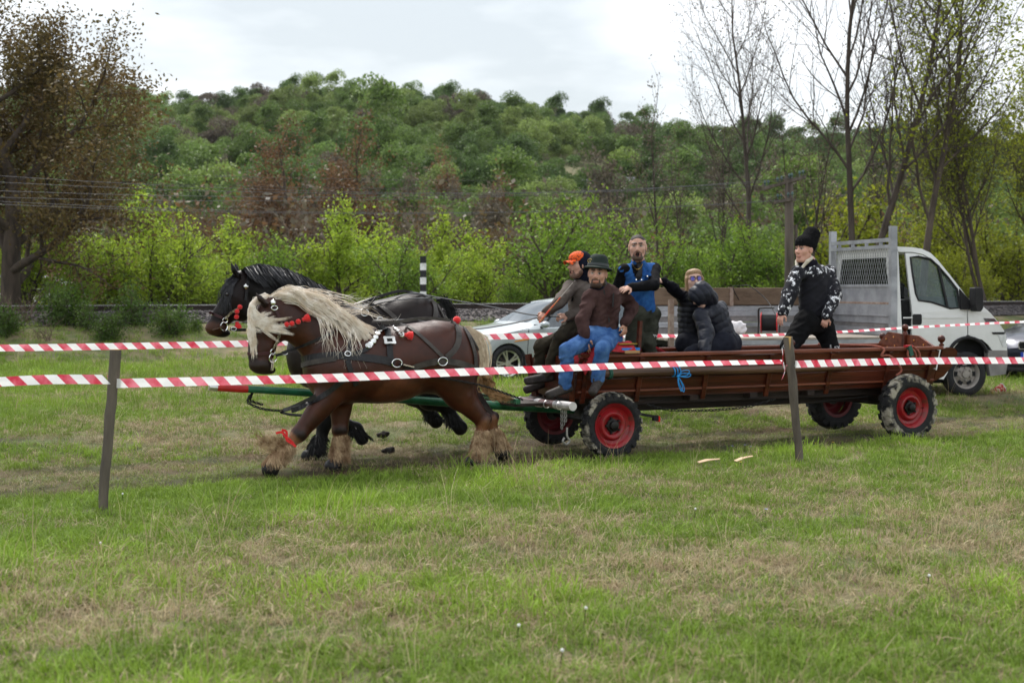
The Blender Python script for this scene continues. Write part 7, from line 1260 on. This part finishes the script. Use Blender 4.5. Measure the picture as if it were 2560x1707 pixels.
# white box on a mast
c = wp(198, 540, 44); t = thing('mast_box', 'white box on a thin mast among the left bushes', 'mast', (c.x, c.y, gzf(c.x, c.y))); MB().tube([(c.x, c.y, gzf(c.x, c.y)), (c.x, c.y, c.z+.75)], .035, 8).done('mast', mat('galvanised', (.16, .16, .17), .5, .4), t); MB().hexa([c+Vector(q) for q in ((-.1, -.08, -.13), (.1, -.08, -.13), (.1, .08, -.13), (-.1, .08, -.13), (-.1, -.08, .13), (.1, -.08, .13), (.1, .08, .13), (-.1, .08, .13))]).done('box', mat('box_white', (.7, .7, .7), .5), t, bevel=.01)
# ================================================================ SMALL THINGS ON THE GRASS
for (x0, y0, x1, y1, lab) in ((1745, 1172, 1800, 1166, 'broader pale wood splinter on the grass left of the front stake'), (1838, 1168, 1882, 1158, 'thin pale wood splinter on the grass nearest the front stake')):
    a, c_ = gp(x0, y0), gp(x1, y1); a.z = gzf(a.x, a.y)+.06; c_.z = gzf(c_.x, c_.y)+.07; tag(MB().ribbon([a, a.lerp(c_, .4)+Vector((0, 0, .01)), c_], [.03, .035, .012], (0, -.5, 1), .008).done('wood_splinter', mat('fresh_wood', (.62, .44, .28), .8)), lab, 'wood', 'wood splinters')
a = wp(2494, 948, 20.9); t = thing('paper_tub', 'dented red printed paper tub lying by the truck front wheel', 'tub', (a.x, a.y, .15)); d = Vector((.85, .1, .45)).normalized(); a.z = .21; MB().lathe([(-.11, .05), (.09, .068), (.1, .071), (.1, .066)], a, d, 18).done('tub_wall', mat('printed_red', (.5, .02, .03), .5, c2=(.65, .5, .35), scale=24, lo=.5, hi=.54), t, True); MB().lathe([(.095, .073), (.108, .073)], a, d, 18).done('rim', mtw, t, True)
for px, py, lab in ((956, 1078, 'larger dark mud clod on the grass between the horses legs'), (968, 1106, 'smaller dark mud clod on the grass between the horses legs')):
    p = gp(px, py+30); p.z = gzf(p.x, p.y)+.05; s = SDF(); s.ell(p, (.07, .04, .035), None, .02, 0); s.ell(arr(p)+arr((.05, 0, .02)), (.04, .03, .03), None, .02, 0); V, Fq, cv = s.mesh(.012, 1); V = wob(V, Fq, .012, 30, 3); tag(place('mud_clod', V, Fq, mat('wet_mud', (.015, .011, .008), .9), None, True), lab, 'mud clod')
def flower(px, py, kind, lab, grp):
    p = gp(px, py); p.z = gzf(p.x, p.y); t = thing('flower', lab, 'flower', p, grp); h = .09 if kind == 'clock' else .08; q = p+Vector((.01, -.005, h)); MB().tube([p, q], .002, 4).done('stem', mlg2, t)
    if kind == 'clock': MB().ball(q, .009, 8).done('seed_head', mat('dandelion_fluff', (.75, .75, .74), .9), t)
    else:
        b = MB()
        for k in range(8): w = k*.785; b.add([q, q+Vector((math.cos(w-.3)*.010, math.sin(w-.3)*.010, .003)), q+Vector((math.cos(w)*.017, math.sin(w)*.017, .004)), q+Vector((math.cos(w+.3)*.010, math.sin(w+.3)*.010, .003))], [(0, 1, 2, 3)])
        b.done('petals', {'yellow': mat('petal_yellow', (.8, .55, .02), .7), 'blue': mat('petal_blue', (.25, .3, .7), .7), 'white': mat('petal_white', (.75, .75, .75), .7)}[kind], t)
for px, py in ((304, 1253), (248, 1394), (1735, 1300), (1292, 1596), (2318, 1480), (1460, 1560), (1400, 1665)): flower(px, py, 'clock', 'white dandelion seed head standing in the near grass', 'dandelion seed heads in the grass')
for px, py in ((303, 985), (370, 968), (2036, 1110), (2080, 1122), (1849, 1178)): flower(px, py, 'yellow', 'small yellow flower in the grass', 'yellow flowers in the grass')
for px, py in ((1828, 1138), (1860, 1136), (1875, 1139), (1912, 1297), (440, 877), (455, 880), (470, 876), (575, 880), (590, 884)): flower(px, py, 'blue', 'small pale blue flower in the grass', 'blue flowers in the grass')
# ================================================================ HAZE (thin damp air between the meadow and the hill)
hz = MB().hexa([Vector(p) for p in ((-330, -20, -4), (330, -20, -4), (330, 430, -4), (-330, 430, -4), (-330, -20, 72), (330, -20, 72), (330, 430, 72), (-330, 430, 72))]).done('haze', None, origin=(0, 0, 0))
mh = bpy.data.materials.new('haze_air'); mh.use_nodes = True; nt = mh.node_tree; nt.nodes.clear(); oo = nt.nodes.new('ShaderNodeOutputMaterial'); pvn = nt.nodes.new('ShaderNodeVolumePrincipled'); pvn.inputs['Color'].default_value = (.86, .92, 1, 1); pvn.inputs['Density'].default_value = .00006; nt.links.new(pvn.outputs[0], oo.inputs['Volume'])
hz.data.materials.clear(); hz.data.materials.append(mh); tag(hz, 'thin pale haze hanging over the meadow and the hill', 'haze', kind='stuff'); SC.cycles.volume_bounces = 0; SC.cycles.volume_step_rate = 4
